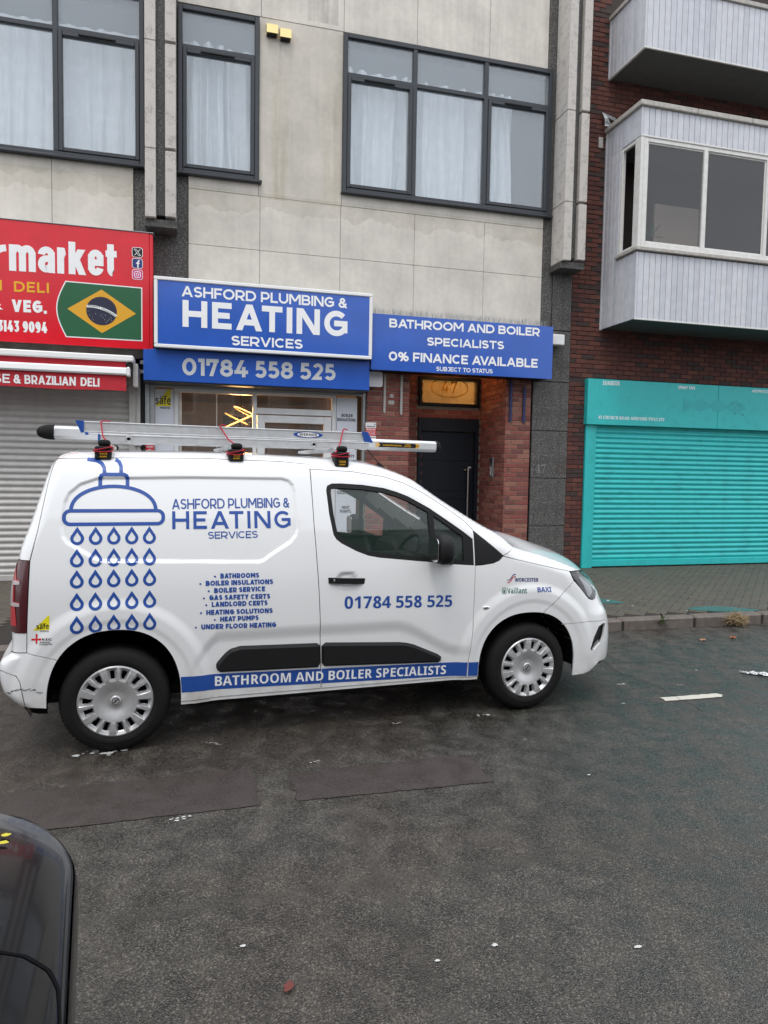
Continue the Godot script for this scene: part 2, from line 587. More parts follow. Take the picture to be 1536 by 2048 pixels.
	M.glow_warm = mat(0.9, 0.6, 0.3, 0.5)
	M.glow_warm.emission_enabled = true
	M.glow_warm.emission = Color(1.0, 0.72, 0.36)
	M.glow_warm.emission_energy_multiplier = 1.05
	M.glow_hall = M.glow_warm.duplicate()
	M.glow_hall.emission_energy_multiplier = 2.0

# ---------------------------------------------------------------- lettering
# Geometric capitals as strokes in a unit box. p: joined line through points, a: arc cx cy rx ry from to (degrees), joined to what is before it;
# o: closed ellipse, d: slanted bar with level ends.
const GLYPH := {
	"A": [1.06, "d 0 0 .5 1;d 1 0 .5 1;p .22 .26 .78 .26"],
	"B": [0.92, "p 0 0 0 1;p 0 1 .58 1 a .58 .76 .34 .24 90 -90 p 0 .52;p .5 .52 .62 .52 a .62 .26 .38 .26 90 -90 p 0 0"],
	"C": [0.98, "a .54 .5 .54 .5 44 316"],
	"D": [1.04, "p 0 0 0 1;p 0 1 .45 1 a .45 .5 .55 .5 90 -90 p 0 0"],
	"E": [0.79, "p 0 0 0 1;p 0 1 1 1;p 0 .51 .86 .51;p 0 0 1 0"],
	"F": [0.77, "p 0 0 0 1;p 0 1 1 1;p 0 .46 .86 .46"],
	"G": [1.02, "a .53 .5 .53 .5 44 322;p .55 .5 1 .5;p 1 .17 1 .5"],
	"H": [0.98, "p 0 0 0 1;p 1 0 1 1;p 0 .5 1 .5"],
	"I": [0.0, "p .5 0 .5 1"],
	"J": [0.66, "p .3 1 1 1;p 1 .32 1 1;a .5 .32 .5 .32 0 -140"],
	"K": [0.95, "p 0 0 0 1;d .06 .28 .96 1;d .97 0 .36 .55"],
	"L": [0.75, "p 0 0 0 1;p 0 0 1 0"],
	"M": [1.2, "p 0 0 0 1;p 1 0 1 1;d .03 1 .5 .3;d .97 1 .5 .3"],
	"N": [1.0, "p 0 0 0 1;p 1 0 1 1;d .02 1 .98 0"],
	"O": [1.14, "o .5 .5 .5 .5"],
	"P": [0.89, "p 0 0 0 1;p 0 1 .55 1 a .55 .66 .45 .34 90 -90 p 0 .32"],
	"R": [0.92, "p 0 0 0 1;p 0 1 .55 1 a .55 .66 .45 .34 90 -90 p 0 .32;d .52 .34 .97 0"],
	"S": [0.82, "a .5 .755 .48 .245 28 270 a .5 .255 .5 .255 90 -152"],
	"T": [0.86, "p 0 1 1 1;p .5 0 .5 1"],
	"U": [0.97, "p 0 .42 0 1;p 1 .42 1 1;a .5 .42 .5 .42 180 360"],
	"V": [1.04, "d 0 1 .5 0;d 1 1 .5 0"],
	"W": [1.6, "d 0 1 .26 0;d .5 1 .26 0;d .5 1 .74 0;d 1 1 .74 0"],
	"X": [0.95, "d 0 0 1 1;d 0 1 1 0"],
	"Y": [0.93, "d 0 1 .5 .36;d 1 1 .5 .36;p .5 0 .5 .42"],
	"Z": [0.83, "p 0 1 1 1;d .04 0 .96 1;p 0 0 1 0"],
	"&": [0.95, "o .42 .78 .25 .22;d .97 .0 .24 .66;a .40 .27 .40 .27 110 335 p .93 .46"],
	"%": [1.2, "o .2 .74 .2 .26;o .8 .26 .2 .26;d .24 0 .76 1"],
	"0": [0.94, "o .5 .5 .5 .5"],
	"1": [0.46, "p .95 0 .95 1 .1 1"],
	"2": [0.80, "a .48 .72 .46 .28 160 -38 p .06 0 1 0"],
	"3": [0.80, "p 0 1 .93 1 .48 .58;a .48 .29 .52 .29 100 -150"],
	"4": [0.94, "d .02 .24 .60 1;p 0 .24 1 .24;p .74 0 .74 .5"],
	"5": [0.80, "p .92 1 .14 1 .09 .57 .42 .59 a .44 .295 .54 .295 90 -150"],
	"6": [0.86, "o .5 .31 .5 .31;a .62 .44 .62 .56 62 180 p 0 .31"],
	"7": [0.84, "p 0 .76 0 1 1 1;d .36 0 .98 1"],
	"8": [0.88, "o .5 .765 .42 .235;o .5 .265 .5 .265"],
	"9": [0.86, "o .5 .69 .5 .31;p 1 .69 a .38 .56 .62 .56 0 -118"],
	"-": [0.5, "p 0 .45 1 .45"],
	".": [0.0, "p .5 0 .5 .03"],
	"*": [0.0, "p .5 .38 .5 .43"],
	"r": [0.37, "p 0 0 0 .75;a 1.0 .40 1.0 .33 180 90"],
	"m": [0.82, "p 0 0 0 .75;p .5 0 .5 .5;p 1 0 1 .5;a .25 .5 .25 .25 180 0;a .75 .5 .25 .25 180 0"],
	"a": [0.53, "a .5 .55 .5 .2 175 0;p 1 0 1 .55;p 1 .42 .46 .41 a .46 .21 .46 .20 90 270 p 1 .12"],
	"k": [0.55, "p 0 0 0 1;d .1 .3 .92 .78;d 1 0 .36 .5"],
	"e": [0.50, "p 0 .2 0 .56;p 1 .40 1 .56;p 0 .375 1 .375;a .5 .54 .5 .21 0 180;a .5 .2 .5 .2 180 350"],
	"t": [0.36, "p .36 .2 .36 1;a .85 .2 .49 .2 180 270;p 0 .75 1 .75"],
}

func plane_map(z: float) -> Callable:
	return func(p: Vector2, off: float) -> Array: return [Vector3(p.x, p.y, z + off), Vector3.BACK]

func ribbon(b: B, src: PackedVector2Array, w: float, closed: bool, ext: bool, mp: Callable, off: float, step := 0.04) -> void:
	var p := PackedVector2Array()
	for i in src.size():
		if p.is_empty() or p[p.size() - 1].distance_to(src[i]) > 1e-5:
			p.append(src[i])
	if closed and p[0].distance_to(p[p.size() - 1]) < 1e-5:
		p.remove_at(p.size() - 1)
	if p.size() < 2:
		return
	if ext and not closed:
		p[0] += (p[0] - p[1]).normalized() * w * 0.5
		var e := p.size() - 1
		p[e] += (p[e] - p[e - 1]).normalized() * w * 0.5
	var n := p.size()
	var nor := []
	for i in n:
		var d1 := (p[i] - p[(i - 1 + n) % n]).normalized() if (closed or i > 0) else (p[1] - p[0]).normalized()
		var d2 := (p[(i + 1) % n] - p[i]).normalized() if (closed or i < n - 1) else d1
		var m := Vector2(-d1.y - d2.y, d1.x + d2.x)
		m = Vector2(-d1.y, d1.x) if m.length() < 1e-4 else m.normalized()
		nor.append(m / maxf(0.42, m.dot(Vector2(-d1.y, d1.x))) * w * 0.5)
	for i in (n if closed else n - 1):
		var j := (i + 1) % n
		var k := maxi(1, ceili(p[i].distance_to(p[j]) / step))
		var la: Array; var ra: Array
		for s in k + 1:
			var t := float(s) / k
			var c := p[i].lerp(p[j], t)
			var m: Vector2 = nor[i].lerp(nor[j], t)
			var lb: Array = mp.call(c + m, off)
			var rb: Array = mp.call(c - m, off)
			if s > 0:
				b.quads(la[0], ra[0], rb[0], lb[0], la[1], ra[1], rb[1], lb[1])
			la = lb; ra = rb

# text fitted between x0 and x1; y0 is the baseline at x0, y1 the baseline at x1, h the cap height, wt the stroke as a share of h
const KERN := {"AT": 0.20, "TA": 0.16, "AV": 0.20, "VA": 0.20, "FA": 0.12, "PA": 0.12, "LT": 0.14, "TO": 0.05, "RT": 0.05, "LA": 0.0, "AI": 0.0, "rk": 0.08, "ar": 0.0}
func letters(b: B, s: String, x0: float, x1: float, y0: float, y1: float, h: float, wt: float, mp: Callable, off := 0.0015, gap := 0.09) -> void:
	var nat := -gap
	for i in s.length() - 1:
		nat -= KERN.get(s.substr(i, 2), 0.0)
	for ch in s:
		nat += (0.30 if ch == " " else maxf(GLYPH[ch][0], wt)) + gap
	var sx := (x1 - x0) / nat
	var w := wt * h
	var x := 0.0
	var at_ := -1
	for ch in s:
		at_ += 1
		if at_ > 0:
			x -= KERN.get(s.substr(at_ - 1, 2), 0.0)
		if ch == " ":
			x += 0.30 + gap
			continue
		var gw := maxf(GLYPH[ch][0], wt)
		var bx0 := x0 + x * sx
		var bw := gw * sx - w
		if bw < 0.0:
			bx0 += bw * 0.5
			bw = 0.0
		var by := lerpf(y0, y1, (x + gw * 0.5) * sx / (x1 - x0))
		var sl := (y1 - y0) / (x1 - x0)
		var bh := h - w
		var layer := 0
		for st in String(GLYPH[ch][1]).split(";"):
			var tk := st.split(" ", false)
			var o := off + layer * 0.0004
			layer += 1
			if tk[0] == "d":
				var a := Vector2(bx0 + w * 0.5 + bw * float(tk[1]), by + h * float(tk[2]))
				var c := Vector2(bx0 + w * 0.5 + bw * float(tk[3]), by + h * float(tk[4]))
				var hw := w * 0.5 * a.distance_to(c) / maxf(absf(a.y - c.y), 0.2 * a.distance_to(c))
				hw = minf(hw, w * 1.1)
				var k := maxi(1, ceili(a.distance_to(c) / 0.05))
				var la: Array; var ra: Array
				for q in k + 1:
					var m := a.lerp(c, float(q) / k)
					var lb: Array = mp.call(m - Vector2(hw, 0), o)
					var rb: Array = mp.call(m + Vector2(hw, 0), o)
					if q > 0:
						b.quads(la[0], ra[0], rb[0], lb[0], la[1], ra[1], rb[1], lb[1])
					la = lb; ra = rb
				continue
			var line := PackedVector2Array()
			var closed := false
			var i := 0
			var mode := ""
			while i < tk.size():
				if tk[i] in ["p", "a", "o"]:
					mode = tk[i]
					i += 1
				if mode == "p":
					line.append(Vector2(float(tk[i]), float(tk[i + 1])))
					i += 2
				elif mode == "a":
					var f0 := float(tk[i + 4]); var f1 := float(tk[i + 5])
					var seg := maxi(3, int(absf(f1 - f0) / 9.0))
					for q in seg + 1:
						var an := deg_to_rad(lerpf(f0, f1, float(q) / seg))
						line.append(Vector2(float(tk[i]) + float(tk[i + 2]) * cos(an), float(tk[i + 1]) + float(tk[i + 3]) * sin(an)))
					i += 6
				else:
					closed = true
					for q in 36:
						var an := TAU * q / 36.0
						line.append(Vector2(float(tk[i]) + float(tk[i + 2]) * cos(an), float(tk[i + 1]) + float(tk[i + 3]) * sin(an)))
					i += 4
			for q in line.size():
				var lx := bx0 + w * 0.5 + bw * line[q].x
				line[q] = Vector2(lx, by + w * 0.5 + bh * line[q].y + sl * (lx - bx0 - bw * 0.5))
			# straight stems run to the edge of the letter box; round strokes end square
			ribbon(b, line, w, closed, String(st).begins_with("p") and not "a" in st, mp, o)
		x += gw + gap

var fonts := {}
func print_text(b: B, s: String, x0: float, x1: float, y0: float, y1: float, h: float, mp: Callable, off := 0.002, face_ := "Droid Sans", weight := 700) -> void:
	var key := face_ + str(weight)
	if not fonts.has(key):
		var f := SystemFont.new()
		f.font_names = PackedStringArray([face_])
		f.font_weight = weight
		fonts[key] = f
	var cap_h := 1.0
	var lo := Vector2(1e9, 1e9); var hi := -lo
	var arr: Array
	for pass_ in 2:
		var t := TextMesh.new()
		t.font = fonts[key]
		t.font_size = 72
		t.pixel_size = 0.01
		t.depth = 0.0
		t.curve_step = 2.0
		t.horizontal_alignment = HORIZONTAL_ALIGNMENT_LEFT
		t.vertical_alignment = VERTICAL_ALIGNMENT_BOTTOM
		t.text = "H" if pass_ == 0 else s
		arr = t.get_mesh_arrays()
		var vs: PackedVector3Array = arr[Mesh.ARRAY_VERTEX]
		lo = Vector2(1e9, 1e9); hi = -lo
		for q in vs:
			lo = Vector2(minf(lo.x, q.x), minf(lo.y, q.y))
			hi = Vector2(maxf(hi.x, q.x), maxf(hi.y, q.y))
		if pass_ == 0:
			cap_h = hi.y - lo.y
			base_y = lo.y
	var vs2: PackedVector3Array = arr[Mesh.ARRAY_VERTEX]
	var ix = arr[Mesh.ARRAY_INDEX]
	var idx := PackedInt32Array()
	if ix != null and ix.size() > 0:
		idx = ix
	else:
		for i in vs2.size():
			idx.append(i)
	for i in range(0, idx.size(), 3):
		var q := []
		for k in 3:
			var p := vs2[idx[i + k]]
			var t := (p.x - lo.x) / (hi.x - lo.x)
			q.append(mp.call(Vector2(lerpf(x0, x1, t), lerpf(y0, y1, t) + (p.y - base_y) / cap_h * h), off))
		if (q[1][0] - q[0][0]).cross(q[2][0] - q[0][0]).length() > 1e-10:
			b.tri(q[0][0], q[1][0], q[2][0], q[0][1], q[1][1], q[2][1])
var base_y := 0.0

# ---------------------------------------------------------------- ground
func make_ground() -> void:
	# the road: one sheet to the horizon, finer near the camera so that its tone can drift
	var b := B.new()
	var fn := FastNoiseLite.new(); fn.seed = 8; fn.frequency = 0.55; fn.fractal_octaves = 4
	var tone := func(x: float, z: float) -> Color:
		var k := 1.0 + 0.26 * fn.get_noise_2d(x, z * 1.5) + 0.24 * fn.get_noise_2d(x * 0.25 + 50.0, z * 0.25)
		var brown := clampf(0.5 - 0.25 * (x - 1.0) + 0.8 * fn.get_noise_2d(x * 0.6 + 30.0, z * 0.6), 0, 1)
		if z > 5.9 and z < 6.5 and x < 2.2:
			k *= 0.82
		return Color(k * lerpf(0.90, 1.10, brown), k * lerpf(0.99, 0.98, brown), k * lerpf(1.0, 0.92, brown))
	var xs := [-60.0, -12.0]; var zs_ := [3.70]
	for i in 89: xs.append(-4.0 + i * 0.15)
	xs.append_array([12.0, 60.0])
	for i in 60: zs_.append(3.85 + i * 0.15)
	zs_.append_array([13.2])
	for i in xs.size() - 1:
		for j in zs_.size() - 1:
			var q := []
			for w in [[0, 0], [1, 0], [1, 1], [0, 1]]:
				q.append(Vector3(xs[i + w[0]], 0, zs_[j + w[1]]))
			for t in [[0, 1, 2], [0, 2, 3]]:
				var k0 := b.v.size()
				b.tri(q[t[0]], q[t[1]], q[t[2]], Vector3.UP, Vector3.UP, Vector3.UP)
				for s in 3:
					b.c[k0 + s] = tone.call(b.v[k0 + s].x, b.v[k0 + s].z)
	var road := structure("road", b, M.asphalt)
	var earth := B.new()
	earth.box(Vector3(-180, -0.6, -150), Vector3(180, -0.03, 150))
	structure("ground", earth, M.joint_sand)
	# two darker strips where the road was dug up and filled
	var pn := FastNoiseLite.new(); pn.seed = 9; pn.frequency = 3.0
	var strip := func(x0: float, x1: float, za: float, zb: float, zc: float, zd: float) -> PackedVector2Array:
		var p := PackedVector2Array()
		for i in 41:
			var t := i / 40.0
			p.append(Vector2(lerpf(x0, x1, t), lerpf(za, zb, t) + 0.012 * pn.get_noise_2d(t * 8.0, x0 * 9.0)))
		for i in 9:
			var t := (i + 1) / 10.0
			p.append(Vector2(x1 + 0.03 * pn.get_noise_2d(t * 5.0, x1 * 7.0 + 5.0), lerpf(zb, zd, t)))
		for i in 41:
			var t := 1.0 - i / 40.0
			p.append(Vector2(lerpf(x0, x1, t), lerpf(zc, zd, t) + 0.012 * pn.get_noise_2d(t * 8.0, x0 * 9.0 + 50.0)))
		for i in 9:
			var t := 1.0 - (i + 1) / 10.0
			p.append(Vector2(x0 + 0.03 * pn.get_noise_2d(t * 5.0, x0 * 7.0 + 9.0), lerpf(za, zc, t)))
		return p
	for s in [[-2.6, 0.345, 6.54, 6.475, 6.99, 6.935], [0.54, 1.63, 6.59, 6.57, 6.935, 6.955]]:
		var pb := B.new()
		pb.sheet(strip.call(s[0], s[1], s[2], s[3], s[4], s[5]), 0.004, true)
		part("asphalt_patch", pb, M.patch, road)
	# the end of a worn white line
	var lb := B.new()
	var lp := PackedVector2Array()
	var edge := pts([3.496, 5.883, 3.75, 5.885, 4.012, 5.893, 4.03, 5.93, 3.985, 5.972, 3.75, 5.972, 3.481, 5.964, 3.50, 5.92])
	for i in edge.size():
		for k in 6:
			var q := edge[i].lerp(edge[(i + 1) % edge.size()], k / 6.0)
			lp.append(q + Vector2(pn.get_noise_2d(q.x * 9.0, q.y * 9.0), pn.get_noise_2d(q.x * 9.0 + 40.0, q.y * 9.0)) * 0.009)
	lb.sheet(lp, 0.004, true)
	part("road_marking", lb, M.line_paint, road)
	# splashes of dropped paint and droppings
	var spots := [-0.55, 6.05, 0.10, -0.42, 6.08, 0.09, 0.14, 6.05, 0.04, 0.18, 6.08, 0.025, -0.05, 6.99, 0.05, 0.71, 6.47, 0.035, 1.36, 5.97, 0.035, 1.99, 5.955, 0.05, 2.08, 6.43, 0.014, 3.14, 5.95, 0.03, 2.94, 5.48, 0.025, 3.86, 5.64, 0.022, 2.46, 5.76, 0.028, 3.38, 5.52, 0.045,
		1.074, 8.215, 0.013, 1.577, 8.35, 0.016, 0.842, 8.242, 0.012, 0.184, 8.0, 0.012, 0.48, 8.72, 0.013, 4.3, 5.3, 0.012, 3.3, 5.1, 0.014, 2.2, 7.0, 0.010]
	for i in range(0, spots.size(), 3):
		var r: float = spots[i + 2]
		var sb := B.new()
		var bits := 7 if i <= 40 else 1
		for f in bits:
			var c := Vector2(spots[i], spots[i + 1])
			var rr0 := r
			if bits > 1:
				c += Vector2(rng.randf_range(-1.1, 1.1) * r, rng.randf_range(-0.35, 0.35) * r)
				rr0 = r * rng.randf_range(0.08, 0.30)
			var p := PackedVector2Array()
			for k in 14:
				var a := TAU * k / 14
				var rr := rr0 * rng.randf_range(0.5, 1.0)
				p.append(c + Vector2(cos(a) * rr * 1.2, sin(a) * rr * 0.7))
			sb.sheet(p, 0.005 + f * 0.0003, true)
		part("paint_splash", sb, M.fleck, road)
	# fine cracks and the seam of the resurfaced strip, sunk lines
	for cr in [[3.60, 4.4, 3.66, 4.85, 3.58, 5.2, 3.66, 5.6, 3.60, 6.3], [3.62, 4.9, 4.1, 5.0, 4.6, 5.25, 4.9, 5.42]]:
		var p := pts(cr)
		var fine := PackedVector2Array()
		for i in p.size() - 1:
			for k in 8:
				var q := p[i].lerp(p[i + 1], k / 8.0)
				fine.append(q + Vector2(pn.get_noise_2d(q.x * 6.0, q.y * 6.0), pn.get_noise_2d(q.y * 6.0, q.x * 6.0 + 9.0)) * 0.035)
		var cb := B.new()
		ribbon(cb, fine, 0.005, false, false, func(q: Vector2, _o: float) -> Array: return [Vector3(q.x, 0.004, q.y), Vector3.UP], 0.0)
		part("road_crack", cb, M.joint_sand, road)
	# pavement: bed, then the herringbone blocks
	var bed := B.new()
	bed.box(Vector3(-60, -0.02, -3.0), Vector3(60, PV - 0.012, 3.64))
	var pave := structure("pavement", bed, M.joint_sand)
	var blocks := []
	var u := 0.1
	var rot := deg_to_rad(45.0)
	var ca := cos(rot); var sa := sin(rot)
	for i in range(-20, 140):
		for j in range(-110, 60):
			var m := posmod(i - j, 4)
			if m != 0 and m != 3:
				continue
			var c := Vector2(i + 1.0, j + 0.5) * u if m == 0 else Vector2(i + 0.5, j + 1.0) * u
			var p := Vector2(c.x * ca - c.y * sa, c.x * sa + c.y * ca)
			p.x += -3.6
			if p.y < -0.28 or p.y > 3.56 or p.x > 10.4:
				continue
			if p.x > -1.75 and p.x < 4.15:
				continue
			if p.x < -3.5:
				continue
			blocks.append([p, m == 0, Vector2(p.x, p.y).distance_to(Vector2(CAM_POS.x, CAM_POS.z)) + (6.0 if p.x < 0 or p.x > p.y * -0.75 + 9.4 else 0.0)])
	blocks.sort_custom(func(a, c): return a[2] < c[2])
	var kinds := []
	var tones := [Color(1.0, 0.97, 0.9), Color(0.88, 0.84, 0.8), Color(1.08, 1.0, 0.9), Color(0.8, 0.8, 0.78), Color(0.96, 0.88, 0.82), Color(0.9, 0.92, 0.86)]
	for t in tones:
		var kb := B.new()
		kb.col = t
		kb.box(Vector3(-0.0975, -0.05, -0.0475), Vector3(0.0975, 0, 0.0475), 0.004)
		kinds.append(kb.mesh())
	var rest := B.new()
	var count := 0
	for q in blocks:
		var p: Vector2 = q[0]
		var ang: float = -rot if q[1] else -rot + PI / 2
		var sink := rng.randf_range(-0.003, 0.002)
		var xf := Transform3D(Basis(Vector3.UP, ang) * Basis(Vector3.RIGHT, rng.randf_range(-0.012, 0.012)), Vector3(p.x, PV + sink, p.y))
		if count < 300:
			var o := part("paving_block", kinds[rng.randi() % kinds.size()], M.paving, pave, true)
			o.transform = xf
		else:
			rest.col = tones[rng.randi() % tones.size()]
			rest.box(Vector3(-0.0975, -0.03, -0.0475), Vector3(0.0975, 0, 0.0475), 0.004, xf)
		count += 1
	part("paving_blocks", rest, M.paving, pave).set_meta("kind", "stuff")
	# standing water on low blocks
	for w in [[5.72, 3.33, 6.22, 3.30, 6.42, 3.50, 6.60, 3.66, 6.22, 3.66, 5.92, 3.62, 5.70, 3.47], [4.55, 2.40, 5.02, 2.52, 5.24, 2.96, 4.9, 2.93, 4.6, 2.8]]:
		var p := pts(w)
		var sm := PackedVector2Array()
		for i in p.size():
			var a := p[i]; var c := p[(i + 1) % p.size()]; var d := p[(i + 2) % p.size()]
			for k in 6:
				var t := k / 6.0
				sm.append((a + c).lerp(c * 2.0, t).lerp((c * 2.0).lerp(c + d, t), t) * 0.5)
		var wb := B.new()
		wb.sheet(sm, PV + 0.005, true)
		var wm: StandardMaterial3D = M.get("water", null)
		if wm == null:
			wm = glass(0.10, 0.095, 0.085, 0.55)
			wm.roughness = 0.10
			M.water = wm
		part("puddle", wb, wm, pave)
	# kerb stones
	var kb2 := B.new()
	kb2.box(Vector3(-60, -0.05, 3.66), Vector3(60, PV - 0.02, 3.785))
	var kerb := structure("kerb", kb2, M.joint_sand)
	var st := B.new()
	st.box(Vector3(-0.459, -0.1, -0.075), Vector3(0.459, PV + 0.004, 0.075), 0.022)
	var stone := st.mesh()
	for i in range(-6, 12):
		var o := part("kerb_stone", stone, M.kerb, kerb, true)
		o.position = Vector3(4.565 + (i - 1) * 0.93 + 0.465, rng.randf_range(-0.006, 0.004), 3.722 + rng.randf_range(-0.006, 0.006))
		o.rotation.y = rng.randf_range(-0.006, 0.006)
		o.rotation.x = rng.randf_range(-0.02, 0.02)

# ---------------------------------------------------------------- bricks
# courses laid on a wall: o is its lower corner, ud the way along it, nd the way it faces
var brick_kinds := {}
func brick_meshes(kind: String, tones: Array) -> Array:
	if not brick_kinds.has(kind):
		var r := []
		for t in tones:
			for l in [0.2145, 0.1025]:
				var b := B.new()
				b.col = t
				b.box(Vector3(-l / 2, -0.0325, -0.05), Vector3(l / 2, 0.0325, 0), 0.004)
				r.append(b.mesh())
		brick_kinds[kind] = r
	return brick_kinds[kind]

func lay_bricks(list: Array, o: Vector3, ud: Vector3, nd: Vector3, width: float, height: float, see: Callable, holes: Array, phase := 0) -> void:
	var rows := int(height / 0.075)
	for j in rows:
		var y := o.y + j * 0.075 + 0.0375
		var x := -0.1125 * ((j + phase) % 2)
		while x < width - 0.02:
			var a := maxf(x, 0.0)
			var e := minf(x + 0.2145, width)
			x += 0.225
			if e - a < 0.035:
				continue
			var m := o + ud * (a + e) * 0.5
			m.y = y
			var skip := false
			for h in holes:
				if (a + e) * 0.5 > h[0] and (a + e) * 0.5 < h[1] and y > h[2] and y < h[3]:
					skip = true
			if skip:
				continue
			list.append([m, ud, nd, e - a, see.call(m)])

func place_bricks(list: Array, parent: Node, tones: Array, most: int) -> void:
	list.sort_custom(func(a, c): return a[4] < c[4])
	var rest := B.new()
	var k := 0
	var cache := {}
	for q in list:
		var t: int = rng.randi() % tones.size()
		var nd: Vector3 = q[2]
		var ud: Vector3 = q[1]
		var wob := nd * rng.randf_range(-0.003, 0.002)
		var xf := Transform3D(Basis(ud, Vector3.UP, nd) * Basis(Vector3.BACK, rng.randf_range(-0.006, 0.006)), q[0] + wob)
		if k < most and q[4] < 900.0:
			var key := Vector2i(int(q[3] * 200), t)
			if not cache.has(key):
				var b := B.new()
				b.col = tones[t]
				b.box(Vector3(-q[3] / 2, -0.0325, -0.05), Vector3(q[3] / 2, 0.0325, 0), 0.004)
				cache[key] = b.mesh()
			var o := part("brick", cache[key], M.brick, parent, true)
			o.transform = Transform3D(xf.basis, xf.origin - origin_of(parent))
			k += 1
		else:
			rest.col = tones[t]
			rest.box(Vector3(-q[3] / 2, -0.0325, -0.03), Vector3(q[3] / 2, 0.0325, 0), 0.004, xf)
	if rest.v.size() > 0:
		part("brickwork", rest, M.brick, parent).set_meta("kind", "stuff")

# ---------------------------------------------------------------- concrete building with the shops
func slab(parent: Node, x0: float, x1: float, y0: float, y1: float, zf := 0.0) -> void:
	var b := B.new()
	b.box(Vector3(x0 + 0.0025, y0 + 0.0025, -0.06), Vector3(x1 - 0.0025, y1 - 0.0025, zf), 0.003)
	for i in b.v.size():
		b.u[i] = Vector2((b.v[i].x + 3.4) / 9.4, (9.7 - b.v[i].y) / 6.7)
	part("facing_slab", b, M.slab, parent)

# frame of four or more bars with rebates; verts and rails are inner bars [at, half width]
func window_bars(b: B, x0: float, x1: float, y0: float, y1: float, z0: float, z1: float, w: float) -> void:
	b.box(Vector3(x0, y0, z0), Vector3(x0 + w, y1, z1), 0.006)
	b.box(Vector3(x1 - w, y0, z0), Vector3(x1, y1, z1), 0.006)
	b.box(Vector3(x0 + w, y0, z0), Vector3(x1 - w, y0 + w, z1 - 0.002), 0.006)
	b.box(Vector3(x0 + w, y1 - w, z0), Vector3(x1 - w, y1, z1 - 0.002), 0.006)

func curtain(parent: Node, x0: float, x1: float, y0: float, y1: float, z: float, seed_: int, folds := 9.0, amp := 0.035) -> void:
	var b := B.new()
	var f := FastNoiseLite.new(); f.seed = seed_; f.frequency = 1.0
	var n := int((x1 - x0) / 0.012)
	var dz := func(x: float, y: float) -> float:
		return amp * sin((x + 0.06 * f.get_noise_2d(x * 3.0, y * 0.4)) * TAU * folds + 2.2 * f.get_noise_2d(x * 1.4, y * 0.3)) * (0.35 + 0.9 * absf(f.get_noise_2d(x * 1.1 + 9.0, 3.0)) * 2.0) + 0.02 * f.get_noise_2d(x * 5.0, y * 2.5)
	var rows := 10
	for i in n:
		for j in rows:
			var q := []; var m := []
			for k in [[0, 0], [1, 0], [1, 1], [0, 1]]:
				var x: float = x0 + (x1 - x0) * (i + k[0]) / n
				var y: float = y0 + (y1 - y0) * (j + k[1]) / rows
				q.append(Vector3(x, y, z + dz.call(x, y)))
				m.append(Vector3(-(dz.call(x + 0.004, y) - dz.call(x - 0.004, y)) / 0.008, 0.0, 1.0).normalized())
			b.quads(q[0], q[1], q[2], q[3], m[0], m[1], m[2], m[3])
	part("curtain", b, M.curtain, parent)

func grey_window(parent: Node, x0: float, x1: float, y0: float, y1: float, mulls: Array, rail: float, opens: Array, label: String) -> MeshInstance3D:
	var b := B.new()
	window_bars(b, x0, x1, y0, y1, -0.06, 0.055, 0.062)
	b.box(Vector3(x0 - 0.015, y0 - 0.03, -0.05), Vector3(x1 + 0.045, y0 + 0.006, 0.085), 0.008)
	var edges := [x0 + 0.062]
	for m in mulls:
		b.box(Vector3(m - 0.034, y0 + 0.062, -0.055), Vector3(m + 0.034, y1 - 0.062, 0.049), 0.006)
		edges.append(m)
	edges.append(x1 - 0.062)
	b.box(Vector3(x0 + 0.062, rail - 0.032, -0.05), Vector3(x1 - 0.062, rail + 0.032, 0.046), 0.006)
	var win := part("window", b, M.anthracite, parent)
	if label:
		win.set_meta("label", label)
	for i in edges.size() - 1:
		var xa: float = edges[i] + (0.034 if i > 0 else 0.0)
		var xb: float = edges[i + 1] - (0.034 if i < edges.size() - 2 else 0.0)
		part("pane", bx(xa - 0.004, xb + 0.004, rail + 0.03, y1 - 0.058, 0.0, 0.008), M.pane, win)
		if i in opens:
			var s := B.new()
			window_bars(s, xa + 0.002, xb - 0.002, y0 + 0.064, rail - 0.034, -0.03, 0.064, 0.052)
			part("sash", s, M.anthracite, win)
			part("pane", bx(xa + 0.05, xb - 0.05, y0 + 0.112, rail - 0.082, 0.010, 0.018), M.pane, win)
			var v := B.new()
			var mid := (xa + xb) * 0.5 - 0.02
			v.box(Vector3(mid - 0.23, rail - 0.068, 0.064), Vector3(mid + 0.23, rail - 0.048, 0.082), 0.004)
			part("trickle_vent", v, M.black_plastic, win)
		else:
			part("pane", bx(xa - 0.004, xb + 0.004, y0 + 0.058, rail - 0.028, 0.002, 0.010), M.pane, win)
	return win

